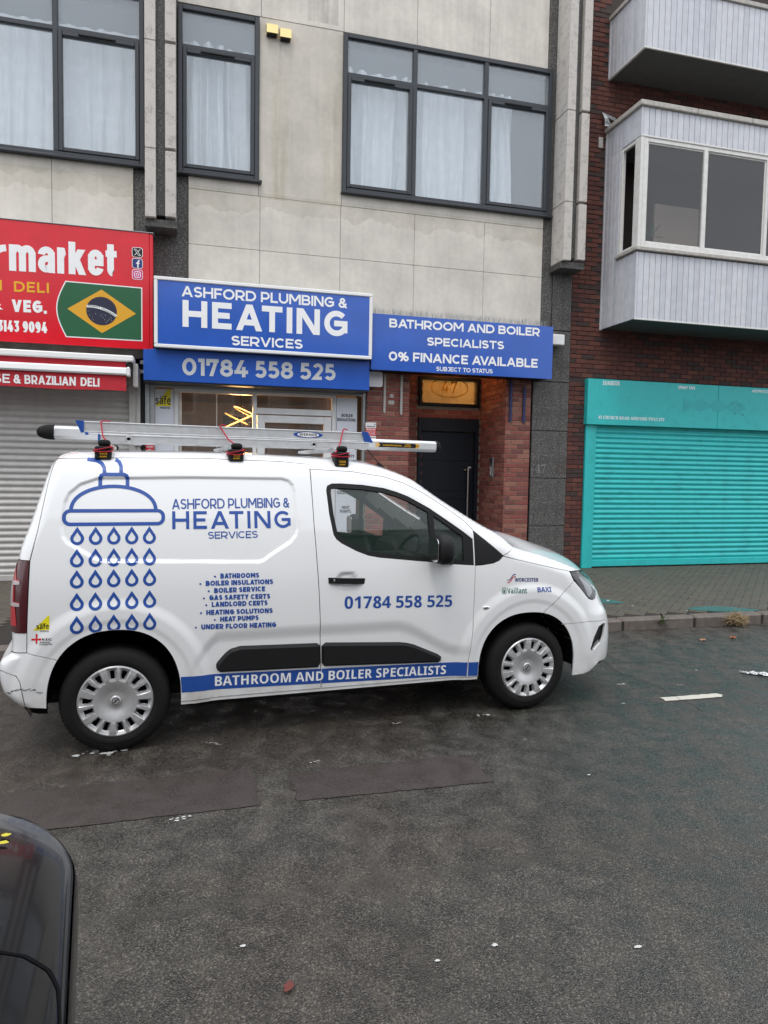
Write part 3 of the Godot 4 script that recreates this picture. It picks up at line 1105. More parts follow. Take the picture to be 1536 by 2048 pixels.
func make_concrete_building() -> void:
	var bd := thing("concrete_building", "pale concrete faced building with dark grey windows above the blue and red shop signs", "building", Vector3(1.3, PV, -0.1))
	# load-bearing wall behind the facing, open where windows are
	var wl := B.new()
	for r in [[-3.4, 5.97, 8.0, 9.9], [-3.4, 5.97, 4.3, 5.76], [-0.58, -0.15, 5.76, 8.0], [0.94, 2.15, 5.76, 8.0], [5.5, 5.97, 5.76, 8.0], [-3.4, 2.56, 3.2, 4.3], [2.56, 5.3, 3.62, 4.3], [5.32, 5.97, PV, 4.3]]:
		wl.box(Vector3(r[0], r[2], -0.32), Vector3(r[1], r[3], -0.064))
	part("wall", wl, M.concrete_plain, bd)
	# the plain end of the front beyond the market
	var pe := B.new()
	pe.box(Vector3(-9.0, PV, -0.5), Vector3(-3.62, 3.25, -0.003))
	pe.box(Vector3(-9.0, 3.25, -0.5), Vector3(-2.956, 9.9, -0.003))
	part("wall", pe, M.concrete_plain, bd)
	# rooms behind the windows
	var rm := B.new()
	rm.box(Vector3(-3.4, 4.6, -3.6), Vector3(5.97, 9.2, -3.5))
	rm.box(Vector3(-3.4, 4.9, -3.5), Vector3(5.97, 5.0, -0.33))
	rm.box(Vector3(-3.4, 8.15, -3.5), Vector3(5.97, 8.3, -0.33))
	rm.box(Vector3(-0.5, 5.0, -3.5), Vector3(-0.4, 8.15, -0.33))
	rm.box(Vector3(1.5, 5.0, -3.5), Vector3(1.6, 8.15, -0.33))
	rm.box(Vector3(-3.5, 4.9, -3.6), Vector3(-3.4, 9.9, -0.07))
	rm.box(Vector3(5.9, 4.9, -3.5), Vector3(5.97, 8.15, -0.33))
	part("room", rm, M.room, bd)
	# facing slabs
	var cols := [-0.02, 0.967, 2.14, 3.283, 4.422, 5.425]
	for i in 5:
		slab(bd, cols[i], cols[i + 1], 4.815, 5.57)
		slab(bd, cols[i], cols[i + 1], 3.55 if i > 1 else 3.9, 4.815)
	slab(bd, -0.02, 0.945, 5.57, 5.765)
	slab(bd, 2.15, 5.425, 5.57, 5.765)
	slab(bd, 0.945, 2.15, 5.57, 8.03, -0.004)
	var cols2 := [-0.16, 0.97, 2.155, 3.269, 4.433, 5.425]
	for i in 5:
		slab(bd, cols2[i], cols2[i + 1], 8.03, 9.6)
	slab(bd, -2.95, -1.766, 4.85, 5.765)
	slab(bd, -1.766, -0.742, 4.85, 5.765)
	slab(bd, -2.95, -0.59, 8.05, 9.6)
	# black granite strips
	for g in [[-0.742, -0.02, 3.9, 5.757, -0.05], [-0.59, -0.16, 5.757, 9.6, -0.02]]:
		part("granite_strip", bx(g[0], g[1], g[2], g[3], -0.09, g[4] + 0.02, 0.004), M.granite, bd)
	var gy := [PV, 0.83, 1.61, 2.38, 3.17, 3.99]
	for i in 5:
		part("granite_block", bx(5.325, 5.965, gy[i] + 0.004, gy[i + 1] - 0.004, -0.07, 0.02, 0.006), M.granite, bd)
	part("granite_strip", bx(5.43, 5.62, 4.0, 9.6, -0.07, -0.012, 0.004), M.granite, bd)
	part("granite_strip", bx(5.625, 5.965, 4.0, 9.6, -0.07, 0.012, 0.004), M.granite, bd)
	part("joint_filler", bx(5.302, 5.322, PV, 3.6, -0.1, -0.01), M.black, bd)
	# paired fins
	for f in [-0.571, 5.575]:
		var base: float = 5.0
		for k in [0.0, 0.255]:
			for seg in [[base, 5.88], [5.888, 7.25], [7.258, 9.6]]:
				part("fin", bx(f + k, f + k + 0.137, seg[0] + (0.0 if k == 0.0 else 0.03), seg[1], 0.0, 0.40 - (0.02 if k > 0.0 else 0.0), 0.006), M.fin, bd)
		part("fin_web", bx(f + 0.139, f + 0.253, base + 0.06, 9.6, -0.01, 0.30), M.granite, bd)
		var ft := B.new()
		ft.extrude(pts([f - 0.012, 4.90, f + 0.405, 4.90, f + 0.405, 4.997, f - 0.012, 4.997]), 0.0, 0.33)
		part("fin_base", ft, M.granite, bd)
	# windows and curtains
	var w1 := grey_window(bd, -2.95, -0.595, 5.775, 8.02, [-1.70], 7.40, [1], "")
	curtain(w1, -2.85, -0.65, 5.6, 7.62, -0.24, 41, 5.0, 0.03)
	var w2 := grey_window(bd, -0.157, 0.94, 5.762, 7.985, [], 7.44, [0], "narrow dark grey window with a parted curtain")
	curtain(w2, -0.07, 0.46, 5.6, 7.64, -0.20, 42, 5.0, 0.085)
	curtain(w2, 0.40, 0.86, 5.6, 7.64, -0.26, 43, 4.0, 0.06)
	var w3 := grey_window(bd, 2.148, 5.505, 5.762, 8.0, [3.236, 4.378], 7.425, [0, 2], "widest dark grey window of three lights")
	curtain(w3, 2.26, 3.16, 5.6, 7.62, -0.2, 44, 4.5, 0.085)
	curtain(w3, 3.2, 4.42, 5.6, 7.62, -0.25, 45, 3.5, 0.075)
	curtain(w3, 4.38, 4.92, 5.6, 7.62, -0.2, 46, 7.0, 0.08)
	# entrance of brick: piers, splayed back wall, jamb
	var mt := B.new()
	mt.box(Vector3(2.585, PV, -0.98), Vector3(3.245, 3.62, -0.012))
	mt.box(Vector3(3.245, PV, -1.25), Vector3(3.72, 3.62, -1.012))
	mt.box(Vector3(3.72, 2.6, -1.25), Vector3(4.82, 2.795, -1.012))
	mt.box(Vector3(4.822, PV, -1.25), Vector3(4.848 + 0.02, 3.62, -1.012))
	mt.box(Vector3(4.872, PV, -1.25), Vector3(5.30, 3.62, -0.012))
	mt.box(Vector3(3.245, 3.3, -1.25), Vector3(4.872, 3.62, -1.012))
	part("mortar", mt, M.mortar_pale, bd)
	part("porch_ceiling", bx(3.2, 4.9, 3.56, 3.62, -1.01, -0.02), M.white_matt, bd)
	var list := []
	var seen := func(m: Vector3) -> float:
		if m.y < 0.85: return 1000.0
		if m.y > 3.3: return 990.0
		return -m.y
	lay_bricks(list, Vector3(2.585, PV, 0), Vector3.RIGHT, Vector3.BACK, 0.66, 3.45, seen, [])
	lay_bricks(list, Vector3(3.25, PV, -1.0), Vector3.RIGHT, Vector3.BACK, 1.62, 3.45, seen, [[0.47, 1.57, -1, 2.6], [0.47, 1.57, 2.78, 3.3]], 1)
	lay_bricks(list, Vector3(4.86, PV, 0), Vector3.FORWARD, Vector3.LEFT, 1.0, 3.45, seen, [], 1)
	lay_bricks(list, Vector3(4.865, PV, 0), Vector3.RIGHT, Vector3.BACK, 0.435, 3.45, seen, [])
	lay_bricks(list, Vector3(3.257, PV, -0.98), Vector3.BACK, Vector3.RIGHT, 0.97, 3.45, func(_m): return 1000.0, [])
	place_bricks(list, bd, [Color(0.31, 0.105, 0.08), Color(0.26, 0.085, 0.068), Color(0.35, 0.14, 0.105), Color(0.205, 0.072, 0.065), Color(0.30, 0.09, 0.078), Color(0.36, 0.16, 0.12)], 300)
	# patches of old white paint on two bricks of the left pier
	for q in [[2.93, 2.80, 3.00, 2.86], [2.91, 2.70, 3.01, 2.77]]:
		var p := PackedVector2Array()
		for k in 20:
			var a := TAU * k / 20
			p.append(Vector2((q[0] + q[2]) / 2 + clampf(cos(a) * 1.4, -1, 1) * (q[2] - q[0]) / 2 * rng.randf_range(0.75, 1), (q[1] + q[3]) / 2 + clampf(sin(a) * 1.4, -1, 1) * (q[3] - q[1]) / 2 * rng.randf_range(0.7, 1)))
		var pb := B.new()
		pb.sheet(p, 0.006)
		part("paint_patch", pb, M.weathered_white, bd)
	# front door, flush boards with grooves, and its frame
	var fr := B.new()
	fr.box(Vector3(3.722, PV, -1.1), Vector3(3.782, 2.598, -0.97), 0.004)
	fr.box(Vector3(4.76, PV, -1.1), Vector3(4.82, 2.598, -0.97), 0.004)
	fr.box(Vector3(3.782, 2.375, -1.1), Vector3(4.76, 2.598, -0.972), 0.004)
	var door := part("front_door", bx(3.785, 4.757, PV + 0.02, 2.372, -1.08, -1.03, 0.003), M.door_dark, bd)
	part("door_frame", fr, M.door_dark, door)
	var dl := B.new()
	var gaps := [PV + 0.03, 0.70, 1.22, 1.36, 1.88, 2.36]
	for i in 5:
		dl.box(Vector3(3.80, gaps[i] + 0.003, -1.03), Vector3(4.742, gaps[i + 1] - 0.003, -1.022), 0.003)
	part("door_panel", dl, M.door_dark, door)
	var hb := B.new()
	hb.tube([Vector3(4.632, 0.55, -0.955), Vector3(4.632, 1.78, -0.955)], 0.014, 12)
	for y in [0.7, 1.72]:
		hb.tube([Vector3(4.632, y, -0.955), Vector3(4.632, y, -1.022)], 0.009, 8)
	part("door_handle", hb, M.steel, door)
	var lk := B.new()
	lk.lathe([Vector2(0.0, 0.022), Vector2(0.016, 0.022), Vector2(0.026, 0.014), Vector2(0.026, 0.0)], 20, Transform3D(Basis(Vector3.RIGHT, PI / 2), Vector3(4.692, 1.762, -1.022)))
	part("lock", lk, M.steel, door)
	var lv := B.new()
	lv.box(Vector3(4.565, 1.715, -1.02), Vector3(4.61, 1.74, -0.985), 0.006)
	part("door_lever", lv, M.brass, door)
	# fanlight with the number in an oval
	var ff := B.new()
	window_bars(ff, 3.722, 4.82, 2.797, 3.298, -1.09, -0.965, 0.055)
	var fan := part("fanlight", ff, M.door_dark, bd)
	part("pane", bx(3.775, 4.765, 2.85, 3.245, -1.035, -1.027), M.pane_amber, fan)
	var nb := B.new()
	var ov := PackedVector2Array()
	for k in 48:
		ov.append(Vector2(4.28 + 0.335 * cos(TAU * k / 48), 3.122 + 0.165 * sin(TAU * k / 48)))
	ribbon(nb, ov, 0.016, true, false, plane_map(-1.025), 0.001)
	part("number_oval", nb, M.gold, fan)
	nb = B.new()
	letters(nb, "4", 4.135, 4.27, 3.03, 3.03, 0.20, 0.13, plane_map(-1.025), 0.002)
	part("number", nb, M.gold, fan)
	nb = B.new()
	letters(nb, "7", 4.305, 4.42, 3.03, 3.03, 0.20, 0.13, plane_map(-1.025), 0.002)
	part("number", nb, M.gold, fan)
	# lit hall behind the fanlight
	var hall := B.new()
	hall.box(Vector3(3.3, PV, -4.1), Vector3(5.2, 3.9, -4.0))
	hall.box(Vector3(3.3, 3.8, -4.0), Vector3(5.2, 3.9, -1.26))
	hall.box(Vector3(3.2, PV, -4.0), Vector3(3.3, 3.9, -1.26))
	hall.box(Vector3(5.2, PV, -4.0), Vector3(5.3, 3.9, -1.26))
	part("hall", hall, M.headliner, bd)
	var dn := B.new()
	dn.lathe([Vector2(0, 3.792), Vector2(0.05, 3.792), Vector2(0.055, 3.80)], 20, Transform3D(Basis(), Vector3(3.95, 0, -2.4)))
	part("ceiling_lamp", dn, M.glow_hall, bd)
	lamp("hall_lamp", Vector3(3.95, 3.72, -2.4), Color(1.0, 0.72, 0.40), 1.5, 0.05)
	var pl := B.new()
	pl.lathe([Vector2(0, 3.552), Vector2(0.045, 3.552), Vector2(0.05, 3.56)], 20, Transform3D(Basis(), Vector3(4.25, 0, -0.62)))
	part("porch_lamp", pl, M.glow_warm, bd)
	lamp("porch_lamp_light", Vector3(4.25, 3.50, -0.62), Color(1.0, 0.68, 0.34), 0.10, 0.05)
	# shop front of the plumbing shop
	var sf := part("shop_front", bx(-0.6, 2.58, PV, 0.55, -0.30, -0.17), M.upvc, bd)
	var fr2 := B.new()
	for q in [[-0.218, -0.156, 0.55, 2.82], [0.894, 0.95, 0.55, 2.82], [2.075, 2.14, 0.55, 2.82]]:
		fr2.box(Vector3(q[0], q[2], -0.24), Vector3(q[1], q[3], -0.145), 0.006)
	fr2.box(Vector3(-0.156, 0.55, -0.24), Vector3(0.894, 0.62, -0.148), 0.006)
	fr2.box(Vector3(-0.156, 2.77, -0.24), Vector3(0.894, 2.82, -0.148), 0.006)
	fr2.box(Vector3(0.95, 2.50, -0.24), Vector3(2.075, 2.59, -0.148), 0.006)
	fr2.box(Vector3(0.95, 2.78, -0.24), Vector3(2.075, 2.82, -0.148), 0.006)
	part("frame", fr2, M.upvc, sf)
	var dr := B.new()
	window_bars(dr, 0.96, 2.066, 0.14, 2.485, -0.23, -0.138, 0.11)
	part("shop_door", dr, M.upvc, sf)
	part("pane", bx(1.06, 1.97, 0.25, 2.38, -0.195, -0.187), M.pane_clear, sf)
	part("pane", bx(0.945, 2.08, 2.585, 2.785, -0.195, -0.187), M.pane_clear, sf)
	part("pane", bx(-0.16, 0.90, 0.61, 2.78, -0.195, -0.187), M.pane_clear, sf)
	var glz := B.new()
	glz.box(Vector3(-0.15, 0.62, -0.30), Vector3(-0.115, 2.77, -0.21))
	glz.box(Vector3(0.375, 0.62, -0.32), Vector3(0.388, 2.77, -0.27))
	part("inner_mullion", glz, M.alu_clean, sf)
	part("side_panel", bx(-0.476, -0.222, 0.55, 2.80, -0.2, -0.16), M.poster, sf)
	var gs := B.new()
	gs.sheet(pts([-0.475, 2.56, -0.262, 2.56, -0.262, 2.80, -0.30, 2.80]), -0.157)
	part("triangle_mark", gs, M.safe_yellow, sf)
	var gt := B.new()
	print_text(gt, "safe", -0.468, -0.262, 2.585, 2.585, 0.115, plane_map(-0.157))
	print_text(gt, "GAS", -0.41, -0.355, 2.682, 2.682, 0.022, plane_map(-0.157))
	print_text(gt, "REGISTER", -0.405, -0.27, 2.525, 2.525, 0.026, plane_map(-0.157))
	part("lettering", gt, M.ink, sf)
	part("side_panel", bx(2.148, 2.468, 0.55, 2.79, -0.2, -0.16), M.poster, sf)
	var st := B.new()
	for q in [["BOILER", 2.225, 2.40, 2.500], ["INSULATIONS", 2.155, 2.445, 2.435], ["GAS SAFETY", 2.165, 2.435, 1.885], ["CERTS.", 2.23, 2.385, 1.815], ["HEATING", 2.20, 2.41, 1.385], ["SOLUTIONS", 2.17, 2.44, 1.325], ["HEAT", 2.25, 2.37, 1.10], ["PUMPS.", 2.22, 2.40, 1.04], ["SERVICE", 2.21, 2.41, 2.14]]:
		print_text(st, q[0], q[1], q[2], q[3], q[3], 0.045, plane_map(-0.157))
	part("lettering", st, M.ink, sf)
	var gv := B.new()
	for q in [[-0.605, -0.545, 0.12], [-0.542, -0.48, 0.07], [2.535, 2.575, 0.1]]:
		gv.box(Vector3(q[0], PV, -0.16), Vector3(q[1], 2.86, -0.16 + q[2]), 0.004)
	gv.box(Vector3(-0.48, 2.815, -0.13), Vector3(2.535, 2.86, -0.085), 0.004)
	part("shutter_rail", gv, M.galv, sf)
	# the shop inside
	var si := B.new()
	si.box(Vector3(-0.62, PV, -5.1), Vector3(2.58, 3.2, -5.0))
	si.box(Vector3(-0.72, PV, -5.0), Vector3(-0.62, 3.2, -0.31))
	si.box(Vector3(2.48, PV, -5.0), Vector3(2.582, 3.2, -0.31))
	si.box(Vector3(-0.62, 3.05, -5.0), Vector3(2.5, 3.2, -0.17))
	si.box(Vector3(-0.62, PV - 0.08, -5.0), Vector3(2.5, PV + 0.01, -0.31))
	part("shop_room", si, M.interior_brown, sf)
	var ct := B.new()
	ct.box(Vector3(0.1, PV, -2.6), Vector3(1.7, 1.25, -2.0), 0.01)
	ct.box(Vector3(0.05, 1.25, -2.65), Vector3(1.75, 1.29, -1.95), 0.005)
	part("counter", ct, M.upvc, sf)
	var pc := B.new()
	pc.box(Vector3(0.68, 2.42, -4.99), Vector3(1.05, 2.78, -4.95), 0.01)
	part("wall_screen", pc, M.black_plastic, sf)
	# pendant of two lit hoops
	var hp := B.new()
	for h in [[Vector3(0.92, 2.60, -1.5), 0.24, Vector3(0.22, 0.0, -0.42)], [Vector3(0.80, 2.47, -1.5), 0.30, Vector3(0.05, 0.0, 0.45)], [Vector3(0.74, 2.50, -1.5), 0.20, Vector3(0.08, 0.0, -0.45)]]:
		var bs := Basis.from_euler(h[2])
		var ring := []
		for k in 41:
			ring.append(h[0] + bs * Vector3(cos(TAU * k / 40), 0, sin(TAU * k / 40)) * h[1])
		hp.tube(ring, 0.008, 8, false)
	part("hoop_pendant", hp, M.glow_warm, sf)
	var cb := B.new()
	cb.tube([Vector3(0.82, 2.6, -1.5), Vector3(0.80, 3.05, -1.5)], 0.004, 6)
	part("pendant_cable", cb, M.black, sf)
	lamp("pendant_light", Vector3(0.82, 2.52, -1.5), Color(1.0, 0.76, 0.48), 1.1, 0.2)
	# the market's shutter to the left, with its jamb
	var gsx := part("roller_shutter", bx(-3.6, -0.815, PV, 0.2, -0.07, -0.03, 0.006), M.grey_shutter, bd)
	gsx.set_meta("label", "grey steel roller shutter behind the white van")
	var sl := slat_mesh(2.79, 0.085)
	for i in 33:
		var o := part("slat", sl, M.grey_shutter, gsx, true)
		o.position = Vector3(-3.6, 0.2 + i * 0.085, -0.055)
	var jm := B.new()
	jm.box(Vector3(-0.813, PV, -0.12), Vector3(-0.725, 3.05, 0.02), 0.004)
	jm.box(Vector3(-0.722, PV, -0.12), Vector3(-0.665, 3.05, 0.008), 0.004)
	part("jamb", jm, M.jamb, bd)
	part("jamb_gap", bx(-0.663, -0.607, PV, 3.2, -0.15, -0.02), M.black_plastic, bd)
	part("shutter_backing", bx(-3.6, -0.6, PV, 3.2, -0.3, -0.13), M.black, bd)

func slat_mesh(len_: float, pitch: float) -> ArrayMesh:
	var b := B.new()
	var prof := []
	for k in 9:
		var t := k / 8.0
		prof.append(Vector2(pitch * (0.10 + 0.80 * t), 0.017 * sin(PI * t)))
	prof.insert(0, Vector2(0.0, 0.0))
	prof.append(Vector2(pitch, 0.0))
	for i in prof.size() - 1:
		var nn := func(j: int) -> Vector3:
			var d: Vector2 = prof[mini(j + 1, prof.size() - 1)] - prof[maxi(j - 1, 0)]
			return Vector3(0, -d.y, d.x).normalized()
		var a: Vector2 = prof[i]; var c: Vector2 = prof[i + 1]
		b.quads(Vector3(0, a.x, a.y), Vector3(len_, a.x, a.y), Vector3(len_, c.x, c.y), Vector3(0, c.x, c.y), nn.call(i), nn.call(i), nn.call(i + 1), nn.call(i + 1))
	return b.mesh()

func lamp(called: String, at: Vector3, c: Color, energy: float, size: float) -> void:
	var l := OmniLight3D.new()
	l.name = called
	l.light_color = c
	l.light_energy = energy
	l.light_size = size
	l.omni_range = 12.0
	l.omni_attenuation = 2.0
	l.shadow_enabled = true
	add_child(l)
	l.position = at

# ---------------------------------------------------------------- red brick building on the right
func make_brick_building() -> void:
	var bd := thing("brick_building", "dark red brick building with grey clad bay windows above the turquoise shop", "building", Vector3(8.4, PV, -0.1))
	var mt := B.new()
	mt.box(Vector3(5.972, PV, -0.4), Vector3(6.29, 3.24, -0.012))
	mt.box(Vector3(5.972, 3.24, -0.4), Vector3(13.0, 9.9, -0.012))
	part("mortar", mt, M.mortar_dark, bd)
	var list := []
	var seen := func(m: Vector3) -> float:
		if m.y > 8.95 + (m.x - 6.0) * 0.35: return 1000.0
		if m.x > 6.5 and m.y > 4.15 and m.y < 7.2: return 1000.0
		if m.x > 6.52 and m.y > 8.02: return 1000.0
		if m.x > 9.9: return 1000.0
		if m.x > 6.5 and m.y > 7.2: return 50.0 + m.x
		if m.y < 0.9: return 950.0
		return m.x
	lay_bricks(list, Vector3(5.975, PV, 0), Vector3.RIGHT, Vector3.BACK, 0.315, 3.12, seen, [])
	lay_bricks(list, Vector3(5.975, PV + 0.075 * 42, 0), Vector3.RIGHT, Vector3.BACK, 5.6, 6.4, seen, [[0.55, 6.0, 4.2, 7.1], [0.55, 6.0, 8.15, 9.9]])
	place_bricks(list, bd, [Color(0.135, 0.049, 0.038), Color(0.115, 0.042, 0.034), Color(0.16, 0.058, 0.043), Color(0.095, 0.039, 0.035), Color(0.14, 0.046, 0.034), Color(0.065, 0.042, 0.039)], 300)
	# bays
	bay(bd, 4.06, 7.27, true)
	bay(bd, 8.03, 10.0, false)
	# bent lead flashing where the lower bay meets the wall
	var fl := B.new()
	var a := [Vector3(6.28, 7.62, 0.02), Vector3(6.78, 7.50, 0.03), Vector3(6.70, 7.34, 0.12), Vector3(6.42, 7.42, 0.14), Vector3(6.34, 7.16, 0.10), Vector3(6.50, 7.12, 0.22), Vector3(6.30, 7.33, 0.18)]
	for i in a.size(): a[i] = Vector3(6.48, 7.36, 0.08) + (a[i] - Vector3(6.48, 7.36, 0.08)) * 0.5
	for t in [[0, 1, 3], [1, 2, 3], [0, 3, 4], [3, 5, 4], [4, 6, 0], [3, 6, 5]]:
		var nn: Vector3 = (a[t[1]] - a[t[0]]).cross(a[t[2]] - a[t[0]]).normalized()
		if nn.z < 0: nn = -nn
		fl.tri(a[t[0]], a[t[1]], a[t[2]], nn, nn, nn)
	part("lead_flashing", fl, M.galv, bd)
	part("mortar_run", bx(6.36, 6.44, 6.95, 7.12, 0.0, 0.012, 0.004), M.weathered_white, bd)
	# the turquoise shop's shutter
	var sh := part("roller_shutter", bx(6.50, 11.6, 0.14, 0.25, -0.03, 0.015, 0.006), M.turquoise, bd)
	sh.set_meta("label", "turquoise roller shutter of closed shop")
	var sl := slat_mesh(5.1, 0.0845)
	for i in 28:
		var o := part("slat", sl, M.turquoise_shutter, sh, true)
		o.position = Vector3(6.50, 0.25 + i * 0.0845, -0.02 + rng.randf_range(-0.0015, 0.0015))
		o.rotation = Vector3(rng.randf_range(-0.03, 0.03), 0, rng.randf_range(-0.0004, 0.0004))
	var gr := B.new()
	gr.box(Vector3(6.295, PV, -0.1), Vector3(6.43, 2.56, 0.035), 0.004)
	gr.box(Vector3(6.43, PV, -0.1), Vector3(6.497, 2.56, 0.02), 0.004)
	part("shutter_rail", gr, M.turquoise, sh)
	part("shutter_backing", bx(6.29, 11.8, PV, 3.2, -0.3, -0.11), M.black, bd)

func bay(bd: Node, y0: float, y1: float, windowed: bool) -> void:
	var zf := 0.95
	var x0 := 6.5
	var x1 := 11.0
	var by := B.new()
	# carcass
	by.box(Vector3(x0 + 0.03, y0 + 0.01, 0.0), Vector3(x1, y0 + 0.06, zf - 0.03))
	var bay_ := part("bay_window" if windowed else "balcony", by, M.soffit, bd)
	var bands := [[y0, 5.06], [6.76, 7.18]] if windowed else [[y0, y0 + 0.90]]
	var tones := [Color(1, 1, 1), Color(0.93, 0.93, 0.95), Color(1.04, 1.04, 1.03), Color(0.88, 0.89, 0.91), Color(0.97, 0.98, 1.0)]
	var pitch := 0.1
	for bn in bands:
		var h: float = bn[1] - bn[0]
		part("backing", bx(x0 + 0.02, x1, bn[0] + 0.02, bn[1], 0.0, zf - 0.018), M.soffit, bay_)
		var kinds := []
		for t in tones:
			var kb := B.new()
			kb.col = t
			kb.box(Vector3(0.003, 0, 0), Vector3(pitch - 0.003, h, 0.018), 0.004)
			kinds.append(kb.mesh())
		for i in 30:
			var o := part("cladding_board", kinds[rng.randi() % 5], M.cladding, bay_, true)
			o.transform = Transform3D(Basis(), Vector3(x0 + 0.03 + i * pitch, bn[0], zf - 0.018) - origin_of(bay_) + Vector3.ZERO) if false else Transform3D(Basis(), Vector3(x0 + 0.03 + i * pitch, bn[0], zf - 0.018))
		for i in 9:
			if windowed and i > 4 and false:
				continue
			var o := part("cladding_board", kinds[rng.randi() % 5], M.cladding, bay_, true)
			o.transform = Transform3D(Basis(Vector3.UP, -PI / 2), Vector3(x0 + 0.018, bn[0], 0.04 + i * pitch))
		part("corner_trim", bx(x0 - 0.004, x0 + 0.028, bn[0], bn[1], zf - 0.028, zf + 0.004, 0.004), M.cladding, bay_)
		part("edge_trim", bx(x0 - 0.002, x1, bn[0] - 0.012, bn[0] + 0.012, zf - 0.02, zf + 0.006, 0.003), M.alu_white, bay_)
	part("wall_trim", bx(x0 - 0.01, x0 + 0.035, y0 - 0.01, bands[bands.size() - 1][1], 0.0, 0.04, 0.004), M.cladding, bay_)
	if not windowed:
		part("coping", bx(x0 - 0.03, x1, y0 + 0.90, y0 + 0.97, -0.0, zf + 0.03, 0.008), M.coping, bay_)
		part("side_trim", bx(x0 - 0.008, x0 + 0.03, y0 - 0.014, y0 + 0.014, 0.0, zf, 0.003), M.alu_white, bay_)
		return
	for i in 5:
		part("coping", bx(x0 - 0.045 + i * 1.0 - (0.0 if i == 0 else 0.0), x0 - 0.045 + (i + 1) * 1.0 - 0.008, 7.18, 7.26, -0.0, zf + 0.045, 0.01), M.coping, bay_)
	# boards up the side behind the small side light
	var kb := B.new()
	kb.box(Vector3(0.003, 0, 0), Vector3(pitch - 0.003, 1.70, 0.018), 0.004)
	var side := kb.mesh()
	for i in 4:
		var o := part("cladding_board", side, M.cladding, bay_, true)
		o.transform = Transform3D(Basis(Vector3.UP, -PI / 2), Vector3(x0 + 0.018, 5.06, 0.04 + i * pitch))
	part("backing", bx(x0 + 0.02, x0 + 0.06, 5.06, 6.76, 0.0, 0.45), M.soffit, bay_)
	var fr := B.new()
	# side light
	for q in [[0.44, 0.49, 5.13, 6.76], [0.80, 0.95, 5.13, 6.76]]:
		fr.box(Vector3(x0 + 0.005, q[2], q[0]), Vector3(x0 + 0.06, q[3], q[1]), 0.005)
	fr.box(Vector3(x0 + 0.008, 6.70, 0.49), Vector3(x0 + 0.055, 6.755, 0.80), 0.004)
	fr.box(Vector3(x0 + 0.008, 5.14, 0.49), Vector3(x0 + 0.055, 5.18, 0.80), 0.004)
	# front lights
	for q in [[6.562, 6.635], [7.63, 7.70], [8.80, 8.86], [9.9, 9.97]]:
		fr.box(Vector3(q[0], 5.13, zf - 0.07), Vector3(q[1], 6.755, zf - 0.005), 0.006)
	for q in [[5.13, 5.215], [6.685, 6.757]]:
		fr.box(Vector3(6.635, q[0], zf - 0.068), Vector3(11.0, q[1], zf - 0.008), 0.006)
	part("frame", fr, M.alu_white, bay_)
	var sh := B.new()
	window_bars(sh, 6.635, 7.665, 5.215, 6.685, zf - 0.05, zf - 0.022, 0.022)
	window_bars(sh, 7.70, 8.80, 5.215, 6.685, zf - 0.05, zf - 0.026, 0.022)
	part("sash", sh, M.alu_white, bay_)
	part("pane", bx(6.655, 7.645, 5.235, 6.665, zf - 0.04, zf - 0.034), M.pane_grey, bay_)
	part("pane", bx(7.72, 8.78, 5.235, 6.665, zf - 0.042, zf - 0.036), M.pane_grey, bay_)
	part("pane", bx(8.86, 9.9, 5.235, 6.665, zf - 0.042, zf - 0.036), M.pane_grey, bay_)
	part("sill", bx(x0 - 0.05, x1, 5.072, 5.128, 0.42, zf + 0.05, 0.008), M.coping, bay_)
	# room inside: dark, with a pale board leaning in it and a pot plant
	var rm := B.new()
	rm.box(Vector3(x0 + 0.07, 5.0, -2.6), Vector3(x1, 5.06, zf - 0.1))
	rm.box(Vector3(x0 + 0.07, 6.80, -2.6), Vector3(x1, 6.9, zf - 0.1))
	rm.box(Vector3(x0 - 0.1, 5.0, -2.7), Vector3(x1, 6.9, -2.6))
	rm.box(Vector3(x0 - 0.1, 5.06, -2.6), Vector3(x0 + 0.02, 6.8, -0.42))
	part("room", rm, M.room_dark, bay_)
	part("board", bx(7.22, 8.05, 5.07, 6.05, 0.30, 0.34), M.card, bay_)
	var pp := B.new()
	for k in 12:
		var an := k * 0.9
		var c := Vector3(7.0, 5.45, 0.55)
		var d := Vector3(cos(an) * 0.8, 0.3 + 0.5 * sin(k * 2.1), sin(an) * 0.5).normalized()
		var s := d.cross(Vector3.UP).normalized() * 0.028
		pp.tri(c, c + d * 0.15 + s, c + d * 0.26, Vector3.BACK, Vector3.BACK, Vector3.BACK)
		pp.tri(c, c + d * 0.15 - s, c + d * 0.26, Vector3.BACK, Vector3.BACK, Vector3.BACK)
	part("pot_plant", pp, M.flag_green, bay_)

